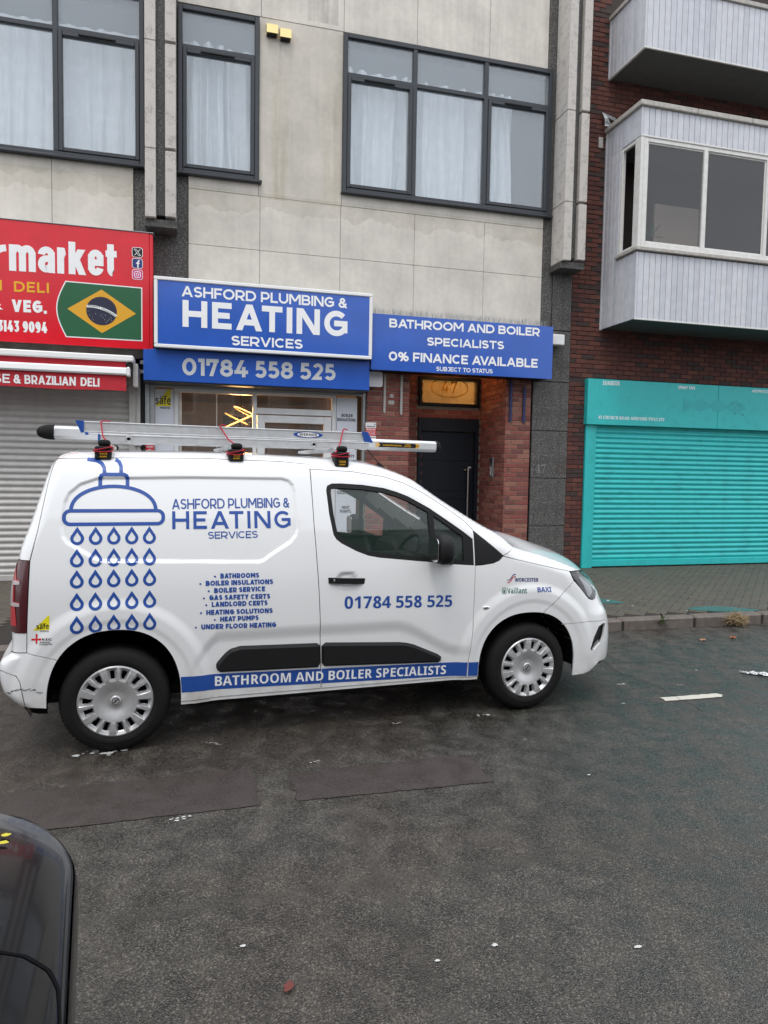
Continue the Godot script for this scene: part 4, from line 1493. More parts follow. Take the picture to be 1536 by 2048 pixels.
# ---------------------------------------------------------------- across the street, seen only in reflections
func make_opposite_side() -> void:
	var pb := B.new()
	pb.box(Vector3(-60, -0.02, 13.2), Vector3(60, PV, 16.5))
	structure("far_pavement", pb, M.paving)
	var spec := [[-14.0, -5.2, 5.4, "rendered house across the street with two storeys, leftmost of three"], [-4.6, 3.6, 6.3, "tallest rendered house across the street behind the photographer"], [4.4, 13.0, 5.0, "rendered house across the street opposite the turquoise shop"]]
	for s in spec:
		var t := thing("house", s[3], "house", Vector3((s[0] + s[1]) / 2, PV, 18.5), "houses across the street")
		var h: float = s[2]
		part("wall", bx(s[0], s[1], PV, h, 16.5, 22.5), M.render_wall, t)
		var rf := B.new()
		rf.extrude(pts([-22.9, h - 0.1, -16.1, h - 0.1, -19.5, h + 1.7]), s[0] - 0.2, s[1] + 0.2, Transform3D(Basis(Vector3.UP, PI / 2), Vector3()))
		part("roof", rf, M.roof_tile, t)
		for k in 3:
			for y in [1.2, 3.6]:
				var x: float = lerpf(s[0], s[1], (k + 0.5) / 3.0)
				var w := part("window", bx(x - 0.7, x + 0.7, y, y + 1.3, 16.44, 16.51, 0.01), M.upvc, t)
				part("pane", bx(x - 0.62, x - 0.04, y + 0.08, y + 1.22, 16.42, 16.43), M.black_paint, w)
				part("pane", bx(x + 0.04, x + 0.62, y + 0.08, y + 1.22, 16.42, 16.43), M.black_paint, w)

# ---------------------------------------------------------------- signs
func framed(b: B, x0: float, x1: float, y0: float, y1: float, z0: float, z1: float, w: float) -> void:
	b.box(Vector3(x0, y1 - w, z0), Vector3(x1, y1, z1), 0.008)
	b.box(Vector3(x0, y0, z0), Vector3(x1, y0 + w, z1), 0.008)
	b.box(Vector3(x0, y0 + w, z0), Vector3(x0 + w, y1 - w, z1 - 0.001), 0.008)
	b.box(Vector3(x1 - w, y0 + w, z0), Vector3(x1, y1 - w, z1 - 0.001), 0.008)

func round_rect(cx: float, cy: float, w: float, h: float, r: float) -> PackedVector2Array:
	var p := PackedVector2Array()
	for c in [[1, 1, 0], [-1, 1, 90], [-1, -1, 180], [1, -1, 270]]:
		for k in 7:
			var a := deg_to_rad(c[2] + k * 15.0)
			p.append(Vector2(cx + c[0] * (w / 2 - r) + cos(a) * r, cy + c[1] * (h / 2 - r) + sin(a) * r))
	return p

func make_signs() -> void:
	# main sign
	var s := thing("shop_sign", "large blue box sign with white frame reading ASHFORD PLUMBING & HEATING SERVICES", "sign", Vector3(1.04, 3.295, 0.22))
	part("sign_box", bx(-0.45, 2.525, 3.30, 4.22, 0.0, 0.425), M.galv, s)
	part("sign_face", bx(-0.41, 2.49, 3.335, 4.185, 0.425, 0.437), M.blue_sign, s)
	var fb := B.new()
	framed(fb, -0.46, 2.535, 3.293, 4.226, 0.40, 0.452, 0.047)
	part("frame", fb, M.white_plain, s)
	var t := B.new()
	var mp := plane_map(0.437)
	letters(t, "ASHFORD PLUMBING &", -0.105, 2.165, 3.985, 3.995, 0.14, 0.195, mp, 0.002)
	letters(t, "HEATING", -0.095, 2.17, 3.585, 3.595, 0.355, 0.222, mp, 0.002, 0.19)
	letters(t, "SERVICES", 0.55, 1.53, 3.378, 3.385, 0.13, 0.205, mp, 0.002)
	part("lettering", t, M.white_vinyl, s)
	# number fascia under it
	s = thing("shop_sign", "dark blue fascia strip with silver telephone number below the framed blue sign", "sign", Vector3(0.97, 2.86, 0.1))
	part("sign_face", bx(-0.605, 2.54, 2.865, 3.29, -0.15, 0.30, 0.004), M.blue_sign, s)
	part("underside", bx(-0.60, 2.535, 2.845, 2.864, -0.14, 0.28, 0.003), M.anthracite, s)
	t = B.new()
	letters(t, "01784 558 525", -0.10, 2.035, 2.955, 2.985, 0.235, 0.208, plane_map(0.30), 0.003, 0.10)
	part("lettering", t, M.number_silver, s)
	# specialists sign
	s = thing("shop_sign", "flat blue sign reading BATHROOM AND BOILER SPECIALISTS over the door of number 47", "sign", Vector3(4.0, 3.165, 0.2))
	part("sign_face", bx(2.548, 5.475, 3.166, 3.975, 0.32, 0.345, 0.003), M.blue_sign, s)
	var br := B.new()
	br.box(Vector3(2.6, 3.17, 0.0), Vector3(5.42, 3.20, 0.32))
	br.box(Vector3(2.56, 3.93, 0.0), Vector3(5.46, 3.965, 0.32))
	part("sign_box", br, M.black_plastic, s)
	t = B.new()
	mp = plane_map(0.345)
	letters(t, "BATHROOM AND BOILER", 2.815, 5.24, 3.79, 3.815, 0.128, 0.215, mp, 0.002)
	letters(t, "SPECIALISTS", 3.40, 4.645, 3.562, 3.578, 0.122, 0.215, mp, 0.002)
	letters(t, "0% FINANCE AVAILABLE", 2.815, 5.22, 3.308, 3.33, 0.135, 0.215, mp, 0.002)
	letters(t, "SUBJECT TO STATUS", 3.555, 4.467, 3.197, 3.205, 0.064, 0.19, mp, 0.002)
	part("lettering", t, M.white_vinyl, s)
	# bird spikes along its top
	var sp := B.new()
	sp.box(Vector3(2.56, 3.976, 0.16), Vector3(5.44, 3.982, 0.30))
	for k in 480:
		var x := rng.randf_range(2.56, 5.40)
		var z := rng.randf_range(0.17, 0.30)
		var d := Vector3(rng.randf_range(-0.35, 0.35), 1.0, rng.randf_range(-0.25, 0.4)).normalized() * rng.randf_range(0.06, 0.125)
		var p := Vector3(x, 3.98, z)
		sp.tube([p, p + d], 0.0017, 3, false)
	single("bird_spikes", sp, M.galv, "strip of thin metal bird spikes along the top of the flat blue sign", "bird spikes").set_meta("kind", "stuff")
	# turquoise fascia
	s = thing("shop_sign", "turquoise fascia with small white words over the closed turquoise shutter", "sign", Vector3(8.8, 2.5, 0.0))
	part("sign_face", bx(6.265, 8.795, 2.505, 3.25, -0.1, 0.10, 0.006), M.turquoise, s)
	part("sign_face", bx(8.798, 11.4, 2.505, 3.25, -0.1, 0.10, 0.006), M.turquoise, s)
	t = B.new()
	mp = plane_map(0.10)
	print_text(t, "SUNBEDS", 6.535, 6.85, 3.155, 3.16, 0.066, mp)
	print_text(t, "SPRAY TAN", 7.98, 8.31, 3.155, 3.16, 0.052, mp)
	print_text(t, "AESTHETICS", 9.49, 9.84, 3.165, 3.165, 0.046, mp)
	print_text(t, "45 CHURCH ROAD ASHFORD TW15 2TY", 6.47, 7.74, 2.603, 2.603, 0.05, mp, 0.002, "Droid Serif")
	part("lettering", t, M.white_vinyl, s)
	# where letters were pulled off: a smeared, slightly darker band and glue dots
	var sm := B.new()
	var up := PackedVector2Array(); var dn := PackedVector2Array()
	for k in 31:
		var x := 8.10 + k * 0.042
		var w := 0.085 * (0.55 + 0.45 * cos(k * 0.75)) + 0.02
		up.append(Vector2(x, 2.90 + w)); dn.append(Vector2(x, 2.89 - w * 0.9))
	dn.reverse(); up.append_array(dn)
	sm.sheet(up, 0.1035)
	var smear: StandardMaterial3D = M.turquoise.duplicate()
	smear.albedo_color = lin(0.018, 0.405, 0.42)
	part("smear", sm, smear, s)
	var gd := B.new()
	for k in 40:
		var x := 9.0 + 0.33 * pow(rng.randf(), 0.6) + (0.0 if k > 8 else -0.12)
		var y := 2.86 + rng.randf_range(-0.11, 0.11)
		var r := rng.randf_range(0.003, 0.008)
		gd.sheet(pts([x - r, y, x, y - r, x + r, y, x, y + r]), 0.1055)
	part("glue_dots", gd, M.black_plastic, s)
	# red market sign
	s = thing("shop_sign", "red market sign with white lettering and a green and yellow flag", "sign", Vector3(-2.0, 3.27, 0.1))
	part("sign_face", bx(-3.7, -0.525, 3.275, 4.81, 0.26, 0.30, 0.004), M.red_vinyl, s)
	part("sign_face", bx(-0.523, -0.478, 3.275, 4.80, 0.0, 0.298, 0.004), M.red_vinyl, s)
	var bk := B.new()
	bk.box(Vector3(-3.7, 3.30, 0.0), Vector3(-0.53, 3.34, 0.26))
	bk.box(Vector3(-3.7, 4.72, 0.0), Vector3(-0.53, 4.76, 0.26))
	bk.box(Vector3(-3.7, 3.34, 0.0), Vector3(-0.53, 4.72, 0.02))
	part("sign_box", bk, M.galv, s)
	var lf := B.new()
	lf.extrude(pts([-0.02, 4.90, 0.31, 4.822, 0.31, 4.814, -0.02, 4.85]), -3.7, -0.47, Transform3D(Basis(Vector3(0, 0, 1), Vector3(0, 1, 0), Vector3(1, 0, 0)), Vector3()))
	part("lead_flashing", lf, M.galv, s)
	t = B.new()
	mp = plane_map(0.30)
	letters(t, "r", -2.43, -2.218, 4.165, 4.168, 0.415, 0.20, mp, 0.002, 0.06)
	letters(t, "market", -2.228, -0.935, 4.170, 4.205, 0.415, 0.20, mp, 0.002, 0.07)
	letters(t, "VEG", -2.205, -1.845, 3.655, 3.665, 0.155, 0.25, mp, 0.002, 0.16)
	letters(t, ".", -1.835, -1.785, 3.658, 3.658, 0.12, 0.3, mp, 0.002)
	letters(t, "&", -2.55, -2.31, 3.68, 3.67, 0.16, 0.23, mp, 0.002)
	letters(t, "3143 9094", -2.37, -1.79, 3.398, 3.41, 0.142, 0.21, mp, 0.002, 0.14)
	part("lettering", t, M.white_vinyl, s)
	t = B.new()
	letters(t, "DELI", -2.175, -1.765, 3.912, 3.925, 0.13, 0.19, mp, 0.002, 0.2)
	letters(t, "I", -2.345, -2.315, 3.915, 3.915, 0.13, 0.22, mp, 0.002)
	part("lettering", t, M.yellow, s)
	# flag panel
	var bulge := PackedVector2Array([Vector2(-0.615, 3.38), Vector2(-0.615, 4.09), Vector2(-1.565, 4.10)])
	for k in 9:
		var tt := (k + 1) / 10.0
		bulge.append(Vector2(-1.565 - 0.115 * sin(PI * tt), lerpf(4.10, 3.375, tt)))
	bulge.append(Vector2(-1.565, 3.375))
	var fl := B.new(); fl.sheet(bulge, 0.3025)
	var flag := part("flag_print", fl, M.white_vinyl, s)
	fl = B.new(); fl.sheet(Geometry2D.offset_polygon(bulge, -0.014)[0], 0.3045)
	part("flag_field", fl, M.flag_green, flag)
	fl = B.new(); fl.sheet(pts([-1.545, 3.742, -1.122, 3.455, -0.695, 3.738, -1.125, 4.022]), 0.3065)
	part("flag_diamond", fl, M.flag_yellow, flag)
	var disc := PackedVector2Array()
	for k in 40: disc.append(Vector2(-1.125 + 0.19 * cos(TAU * k / 40), 3.742 + 0.185 * sin(TAU * k / 40)))
	fl = B.new(); fl.sheet(disc, 0.3085)
	part("flag_disc", fl, M.navy, flag)
	var band := PackedVector2Array()
	for k in 21:
		var x := -1.308 + 0.366 * k / 20.0
		band.append(Vector2(x, 3.792 + 0.02 * sin(k * 0.11) - 0.12 * pow(k / 20.0, 1.8)))
	fl = B.new(); ribbon(fl, band, 0.032, false, false, plane_map(0.3105), 0.0)
	for q in [[-1.29, 3.73], [-1.27, 3.68], [-1.24, 3.655], [-1.20, 3.70], [-1.14, 3.68], [-1.11, 3.66], [-1.09, 3.63], [-1.07, 3.60], [-1.05, 3.62], [-1.03, 3.64], [-1.01, 3.66], [-1.0, 3.63], [-1.23, 3.62], [-1.08, 3.69], [-1.12, 3.70]]:
		fl.sheet(pts([q[0] - 0.004, q[1], q[0], q[1] - 0.004, q[0] + 0.004, q[1], q[0], q[1] + 0.004]), 0.3105)
	part("flag_band", fl, M.white_vinyl, flag)
	fl = B.new()
	print_text(fl, "ORDEM E", -1.295, -1.145, 3.793, 3.782, 0.016, plane_map(0.312))
	print_text(fl, "PROGRESSO", -1.125, -0.955, 3.772, 3.690, 0.016, plane_map(0.312))
	part("flag_motto", fl, M.flag_green, flag)
	# three round-cornered icons
	var k0 := 0
	for y in [4.546, 4.402, 4.256]:
		var ic := B.new(); ic.sheet(round_rect(-0.675, y, 0.136, 0.132, 0.03), 0.3025)
		var icon := part("icon", ic, M.white_vinyl, s)
		ic = B.new(); ic.sheet(round_rect(-0.675, y, 0.122, 0.118, 0.024), 0.3040)
		part("icon_field", ic, [M.black_plastic, M.blue_dark, M.pink][k0], icon)
		ic = B.new()
		var im := plane_map(0.3055)
		if k0 == 0:
			ribbon(ic, pts([-0.715, y + 0.04, -0.690, y + 0.04, -0.635, y - 0.04, -0.660, y - 0.04]), 0.006, true, false, im, 0.0)
			ribbon(ic, pts([-0.638, y + 0.04, -0.672, y + 0.004]), 0.007, false, false, im, 0.0004)
			ribbon(ic, pts([-0.712, y - 0.04, -0.680, y - 0.006]), 0.007, false, false, im, 0.0004)
		elif k0 == 1:
			ribbon(ic, pts([-0.668, y - 0.058, -0.668, y + 0.015, -0.662, y + 0.032, -0.646, y + 0.036]), 0.017, false, false, im, 0.0)
			ribbon(ic, pts([-0.692, y + 0.002, -0.646, y + 0.002]), 0.014, false, false, im, 0.0004)
		else:
			ribbon(ic, round_rect(-0.675, y, 0.078, 0.076, 0.022), 0.009, true, false, im, 0.0)
			var c := PackedVector2Array()
			for k in 20: c.append(Vector2(-0.675 + 0.018 * cos(TAU * k / 20), y + 0.018 * sin(TAU * k / 20)))
			ribbon(ic, c, 0.008, true, false, im, 0.0)
			ic.sheet(pts([-0.652, y + 0.019, -0.648, y + 0.023, -0.652, y + 0.027, -0.656, y + 0.023]), 0.3056)
		part("icon_mark", ic, M.white_vinyl, icon)
		k0 += 1
	# awning, rolled up
	var aw := thing("awning", "rolled up red shop awning with white front bar and lettered valance", "awning", Vector3(-2.0, 2.67, 0.3))
	part("cassette", bx(-3.7, -0.715, 3.075, 3.155, 0.10, 0.50, 0.015), M.white_plain, aw)
	var cloth := B.new()
	for k in 12:
		var a0 := 3.075 - 0.10 * k / 12.0; var a1 := 3.075 - 0.10 * (k + 1) / 12.0
		cloth.quads(Vector3(-3.7, a0, 0.44 + 0.01 * sin(k)), Vector3(-0.815, a0, 0.44 + 0.01 * sin(k)), Vector3(-0.815, a1, 0.44 + 0.01 * sin(k + 1)), Vector3(-3.7, a1, 0.44 + 0.01 * sin(k + 1)), Vector3.BACK, Vector3.BACK, Vector3.BACK, Vector3.BACK)
	part("canopy", cloth, M.red_cloth, aw)
	var fbar := B.new()
	fbar.extrude(pts([0.46, 2.88, 0.575, 2.885, 0.59, 2.905, 0.58, 2.965, 0.56, 2.985, 0.47, 2.985]), -3.7, -0.80, Transform3D(Basis(Vector3(0, 0, 1), Vector3(0, 1, 0), Vector3(1, 0, 0)), Vector3()))
	part("front_bar", fbar, M.white_plain, aw)
	part("end_cap", bx(-0.798, -0.755, 2.872, 2.992, 0.45, 0.595, 0.012), M.white_plain, aw)
	var val := B.new()
	var nx := 90
	for i in nx:
		for j in 6:
			var q := []; var m := []
			for w in [[0, 0], [1, 0], [1, 1], [0, 1]]:
				var x: float = -3.7 + 2.895 * (i + w[0]) / nx
				var f: float = (j + w[1]) / 6.0
				var z := 0.545 + f * 0.018 * sin(x * 4.0) + f * 0.006 * sin(x * 17.0)
				q.append(Vector3(x, 2.885 - 0.205 * f + 0.006 * sin(x * 5.0) * f, z))
				m.append(Vector3(-f * 0.072 * cos(x * 4.0) - f * 0.1 * cos(x * 17.0), 0.05, 1.0).normalized())
			val.quads(q[0], q[1], q[2], q[3], m[0], m[1], m[2], m[3])
	var vl := part("valance", val, M.red_cloth, aw)
	var vm := func(p: Vector2, off: float) -> Array:
		var f := clampf((2.885 - p.y) / 0.205, 0, 1)
		return [Vector3(p.x, p.y, 0.545 + f * 0.018 * sin(p.x * 4.0) + f * 0.006 * sin(p.x * 17.0) + off), Vector3.BACK]
	t = B.new()
	for q in [["SE", -2.375, -2.185], ["&", -2.145, -2.06], ["BRAZILIAN", -2.02, -1.415], ["DELI", -1.357, -1.135]]:
		letters(t, q[0], q[1], q[2], 2.722, 2.722, 0.112, 0.19, vm, 0.003, 0.12)
	part("lettering", t, M.white_vinyl, vl)
	var mech := B.new()
	mech.box(Vector3(-0.80, 2.99, 0.30), Vector3(-0.745, 3.07, 0.46), 0.008)
	for k in 4:
		mech.tube([Vector3(-0.79 + k * 0.012, 3.05, 0.42), Vector3(-0.775 + k * 0.012, 2.9, 0.44)], 0.006, 6)
	part("folding_arm", mech, M.black_plastic, aw)
	part("bracket", bx(-0.735, -0.672, 2.76, 3.07, 0.10, 0.36, 0.006), M.jamb, aw)

# ---------------------------------------------------------------- small things on the walls
func make_small_fixtures() -> void:
	# two brass vents
	for k in 2:
		var x := 1.035 + k * 0.188
		var y := 7.865 - k * 0.03
		var v := thing("wall_vent", "left of the two small brass vent hoods on pale wall" if k == 0 else "right of the two small brass vent hoods on pale wall", "vent", Vector3(x + 0.08, y - 0.08, 0.03), "brass vent hoods on the pale wall")
		var b := B.new()
		b.extrude(pts([0.0, y - 0.08, 0.10, y - 0.08, 0.10, y + 0.035, 0.0, y + 0.078]), x, x + 0.158, Transform3D(Basis(Vector3(0, 0, 1), Vector3(0, 1, 0), Vector3(1, 0, 0)), Vector3()))
		part("hood", b, M.brass, v)
		part("mouth", bx(x + 0.012, x + 0.146, y - 0.094, y - 0.078, 0.005, 0.088), M.black_plastic, v)
	# alarm box and plate
	var ab := thing("alarm_box", "white square alarm siren box tucked under the blue signs", "alarm", Vector3(2.69, 2.95, 0.04))
	var b2 := B.new()
	b2.extrude(round_rect(2.68, 3.06, 0.235, 0.22, 0.03), 0.0, 0.09)
	part("casing", b2, M.white_matt, ab)
	b2 = B.new()
	var ring := PackedVector2Array()
	for k in 24: ring.append(Vector2(2.71 + 0.028 * cos(TAU * k / 24), 3.105 + 0.028 * sin(TAU * k / 24)))
	ribbon(b2, ring, 0.004, true, false, plane_map(0.09), 0.001)
	print_text(b2, "verisure", 2.66, 2.755, 2.985, 2.985, 0.013, plane_map(0.09))
	part("mark", b2, M.number_silver, ab)
	var pl := thing("alarm_plate", "small white and red alarm warning plate on left brick pier", "sign", Vector3(2.645, 2.15, 0.02))
	part("plate", bx(2.563, 2.727, 2.155, 2.418, 0.002, 0.010, 0.002), M.white_plain, pl)
	b2 = B.new(); b2.sheet(pts([2.563, 2.218, 2.727, 2.218, 2.727, 2.335, 2.563, 2.335]), 0.0115)
	part("red_panel", b2, M.red_ink, pl)
	b2 = B.new()
	print_text(b2, "Alarm", 2.575, 2.715, 2.298, 2.298, 0.032, plane_map(0.0125))
	print_text(b2, "Images & Audio", 2.575, 2.715, 2.268, 2.268, 0.017, plane_map(0.0125))
	print_text(b2, "24h recording", 2.575, 2.715, 2.238, 2.238, 0.019, plane_map(0.0125))
	part("lettering", b2, M.white_vinyl, pl)
	b2 = B.new()
	print_text(b2, "verisure", 2.580, 2.712, 2.348, 2.348, 0.024, plane_map(0.011))
	print_text(b2, "0800 3103 0073", 2.572, 2.718, 2.185, 2.185, 0.015, plane_map(0.011))
	var bird := pts([2.690, 2.392, 2.702, 2.402, 2.716, 2.396, 2.716, 2.382, 2.704, 2.376, 2.708, 2.388])
	b2.sheet(bird, 0.0115)
	part("lettering", b2, M.ink, pl)
	# old sign brackets: two white on the left pier, two blue on the right
	var q := [[2.832, 2.868, 2.565, 3.15, "weathered_white", "white timber batten on left pier, nearer the shop front"], [3.098, 3.134, 2.545, 3.15, "weathered_white", "white timber batten on left pier, nearer the door, rotten at the bottom"], [4.918, 4.956, 2.50, 3.16, "blue_flaked", "longer blue timber batten on right pier beside the door"], [5.152, 5.192, 2.49, 3.06, "blue_flaked", "shorter flaking blue batten on right pier beside the granite"]]
	for s in q:
		var bt := B.new()
		bt.box(Vector3(s[0], s[2] + 0.02, 0.004), Vector3(s[1], s[3], 0.035), 0.004)
		bt.extrude(pts([s[0] + 0.002, s[2] + 0.021, s[0] + 0.012, s[2], s[1] - 0.006, s[2] + 0.007, s[1] - 0.002, s[2] + 0.021]), 0.008, 0.032)
		single("timber_batten", bt, M[s[4]], s[5], "batten", "old sign battens on the brick piers")
	# white box end beside the flat blue sign
	single("cable_box", bx(5.50, 5.76, 3.735, 3.90, 0.03, 0.20, 0.01), M.white_matt, "small white box sticking out behind right end of the flat blue sign", "junction box")
	# entry panel
	var ip := thing("intercom", "narrow steel intercom panel with buttons in brick reveal by door", "intercom", Vector3(4.85, 1.62, -0.47))
	part("panel", bx(4.845, 4.859, 1.60, 1.945, -0.535, -0.40, 0.003), M.steel, ip)
	for k in 6:
		var bb := B.new()
		bb.box(Vector3(4.838, 1.64 + k * 0.026, -0.50), Vector3(4.846, 1.656 + k * 0.026, -0.47), 0.003)
		part("button", bb, M.white_plain, ip)
	var gr := B.new()
	for k in 6: gr.box(Vector3(4.842, 1.85 + k * 0.012, -0.51), Vector3(4.8455, 1.856 + k * 0.012, -0.43))
	part("speaker", gr, M.black, ip)
	# house number in worn metal figures
	var hn := thing("house_number", "worn metal house number 47-49 on the dark granite column", "number", Vector3(5.68, 1.68, 0.02))
	b2 = B.new()
	M.worn_metal = mat(0.22, 0.215, 0.205, 0.55, 0.3)
	print_text(b2, "47", 5.39, 5.585, 1.70, 1.70, 0.135, plane_map(0.022), 0.012, "Droid Serif")
	part("figure", b2, M.worn_metal, hn)
	b2 = B.new()
	print_text(b2, "-", 5.61, 5.65, 1.685, 1.685, 0.12, plane_map(0.022), 0.004, "Droid Serif")
	print_text(b2, "49", 5.735, 5.945, 1.70, 1.70, 0.135, plane_map(0.022), 0.004, "Droid Serif")
	var stain := mat(0.085, 0.07, 0.06, 0.8)
	part("figure_ghost", b2, stain, hn)
	# lock box, red alarm plate and cable parts by the shutter jamb
	var lb := thing("key_box", "small grey lock box on pale shutter jamb beside the red shutter", "lock box", Vector3(-0.70, 1.85, 0.03))
	part("body", bx(-0.735, -0.66, 1.80, 1.93, 0.008, 0.05, 0.008), M.jamb, lb)
	b2 = B.new(); ribbon(b2, round_rect(-0.70, 1.885, 0.055, 0.075, 0.025), 0.014, true, false, plane_map(0.052), 0.002)
	part("ring", b2, M.black_plastic, lb)
	part("hood", bx(-0.745, -0.645, 1.985, 2.015, 0.008, 0.06, 0.006), M.white_matt, lb)
	var rp := thing("warning_plate", "small red security plate on steel rail behind the ladder", "sign", Vector3(-0.54, 1.85, -0.02))
	part("plate", bx(-0.60, -0.487, 1.84, 2.005, -0.038, -0.03, 0.002), M.red_ink, rp)
	b2 = B.new()
	print_text(b2, "GUARD", -0.585, -0.502, 1.965, 1.965, 0.022, plane_map(-0.03))
	ribbon(b2, pts([-0.575, 1.90, -0.572, 1.87, -0.515, 1.87, -0.512, 1.90]), 0.010, true, false, plane_map(-0.03), 0.001)
	ribbon(b2, pts([-0.56, 1.915, -0.56, 1.94, -0.528, 1.94, -0.528, 1.915]), 0.006, false, false, plane_map(-0.03), 0.001)
	part("lettering", b2, M.white_vinyl, rp)
	var sw := thing("control_box", "two small white switches on black strip right of the awning", "switch", Vector3(-0.64, 2.95, 0.0))
	part("switch", bx(-0.665, -0.615, 3.115, 3.165, -0.02, 0.03, 0.006), M.white_matt, sw)
	part("switch", bx(-0.662, -0.612, 2.985, 3.035, -0.02, 0.03, 0.006), M.white_matt, sw)

# ---------------------------------------------------------------- white van; x forward from its rear axle, z towards the camera from its middle
var YT := [-0.6, 1.806, -0.25, 1.803, 0.05, 1.808, 0.5, 1.813, 1.03, 1.803, 1.44, 1.783, 1.66, 1.757, 1.845, 1.703, 1.96, 1.655, 2.03, 1.608, 2.153, 1.523, 2.435, 1.352, 2.60, 1.262, 2.68, 1.195, 2.75, 1.165, 2.9, 1.125, 3.1, 1.06, 3.3, 0.995, 3.45, 0.935, 3.55, 0.88, 3.7, 0.78]
var XN := [0.10, 3.50, 0.15, 3.54, 0.21, 3.61, 0.28, 3.655, 0.38, 3.665, 0.54, 3.66, 0.65, 3.63, 0.725, 3.585, 0.807, 3.545, 0.90, 3.50, 0.97, 3.46, 1.1, 3.44, 2.0, 3.44]
var XR := [0.20, -0.46, 0.30, -0.50, 0.36, -0.57, 0.41, -0.612, 0.55, -0.632, 0.605, -0.61, 0.635, -0.566, 0.8, -0.562, 1.0, -0.553, 1.164, -0.526, 1.25, -0.508, 1.367, -0.468, 1.557, -0.412, 1.69, -0.372, 1.765, -0.333, 1.79, -0.28, 2.0, -0.2]
var WY := [0.15, 0.875, 0.2, 0.895, 0.35, 0.91, 0.55, 0.918, 0.75, 0.924, 0.95, 0.920, 1.1, 0.905, 1.3, 0.868, 1.5, 0.815, 1.65, 0.765, 1.75, 0.72, 1.85, 0.66]
var RECESS: PackedVector2Array
var cells := {}
var van: Node3D

class Spline:
	var x := PackedFloat32Array()
	var y := PackedFloat32Array()
	var m := PackedFloat32Array()
	func _init(a: Array) -> void:
		for i in range(0, a.size(), 2):
			x.append(a[i]); y.append(a[i + 1])
		for i in x.size():
			var i0 := maxi(i - 1, 0); var i1 := mini(i + 1, x.size() - 1)
			m.append((y[i1] - y[i0]) / (x[i1] - x[i0]))
	func at(t: float) -> float:
		if t <= x[0]: return y[0]
		var n := x.size()
		if t >= x[n - 1]: return y[n - 1]
		var k := x.bsearch(t) - 1
		k = clampi(k, 0, n - 2)
		var h := x[k + 1] - x[k]
		var s := (t - x[k]) / h
		var s2 := s * s; var s3 := s2 * s
		return (2 * s3 - 3 * s2 + 1) * y[k] + (s3 - 2 * s2 + s) * h * m[k] + (-2 * s3 + 3 * s2) * y[k + 1] + (s3 - s2) * h * m[k + 1]

var c_top: Spline
var c_nose: Spline
var c_rear: Spline
var c_wide: Spline

func soft(t: float) -> float:
	t = clampf(t, 0.0, 1.0)
	return t * t * (3.0 - 2.0 * t)

func round_off(t: float, r: float) -> float:
	if t >= 1.0: return 0.0
	var k := 1.0 - maxf(t, 0.0)
	return r * (1.0 - sqrt(maxf(0.0, 1.0 - k * k)))

func poly_dist(p: Vector2, poly: PackedVector2Array) -> float:
	var d := 1e9
	var n := poly.size()
	for i in n:
		d = minf(d, p.distance_squared_to(Geometry2D.get_closest_point_to_segment(p, poly[i], poly[(i + 1) % n])))
	d = sqrt(d)
	return d if Geometry2D.is_point_in_polygon(p, poly) else -d

func side_z(x: float, y: float) -> float:
	var w: float = c_wide.at(y)
	# shapes pressed into the side
	if x > -0.36 and x < 1.16 and y > 1.06 and y < 1.72:
		w -= 0.013 * soft(poly_dist(Vector2(x, y), RECESS) / 0.022)
	for cx in [0.0, 2.785]:
		var rr := Vector2((x - cx) / 1.0, (y - 0.325) / 1.06).length()
		if rr < 0.62:
			w += 0.016 * soft((0.585 - rr) / 0.075)
			w -= 0.006 * soft((0.47 - rr) / 0.04)
	if x > 0.35 and x < 2.45 and y < 0.80 and y > 0.2:
		var cr := 0.725 - 0.20 * soft((x - 1.75) / 0.5) - 0.22 * soft((0.62 - x) / 0.25)
		w -= 0.017 * soft((cr - y) / 0.10) * soft((x - 0.40) / 0.15) * soft((2.38 - x) / 0.15)
	var hx := Vector2((x - 1.42) / 0.085, (y - 1.0) / 0.058).length()
	if hx < 1.0:
		w -= 0.016 * soft((1.0 - hx) / 0.5)
	# rounding towards nose, rear and roof
	w -= round_off((c_nose.at(y) - x) / 0.42, 0.42)
	w -= round_off((x - c_rear.at(y)) / 0.09, 0.09)
	var sl: float = (c_top.at(x + 0.02) - c_top.at(x - 0.02)) / 0.04
	var r := lerpf(0.13, 0.10, soft((x - 2.4) / 0.3))
	w -= round_off((c_top.at(x) - y) / sqrt(1.0 + sl * sl) / r, r)
	return w

# [z, normal] of the van's side
func side_at(x: float, y: float) -> Array:
	var key := Vector2i(int(round(x * 4000.0)), int(round(y * 4000.0)))
	if cells.has(key):
		return cells[key]
	var e := 0.003
	var z := side_z(x, y)
	var dx := (side_z(x + e, y) - side_z(x - e, y)) / (2 * e)
	var dy := (side_z(x, y + e) - side_z(x, y - e)) / (2 * e)
	var r := [z, Vector3(-clampf(dx, -9, 9), -clampf(dy, -9, 9), 1.0).normalized()]
	cells[key] = r
	return r

func side_map(sg := 1.0) -> Callable:
	return func(p: Vector2, off: float) -> Array:
		var r := side_at(p.x, p.y)
		var n: Vector3 = r[1]
		var q := Vector3(p.x, p.y, r[0]) + n * off
		return [Vector3(q.x, q.y, q.z * sg), Vector3(n.x, n.y, n.z * sg)]

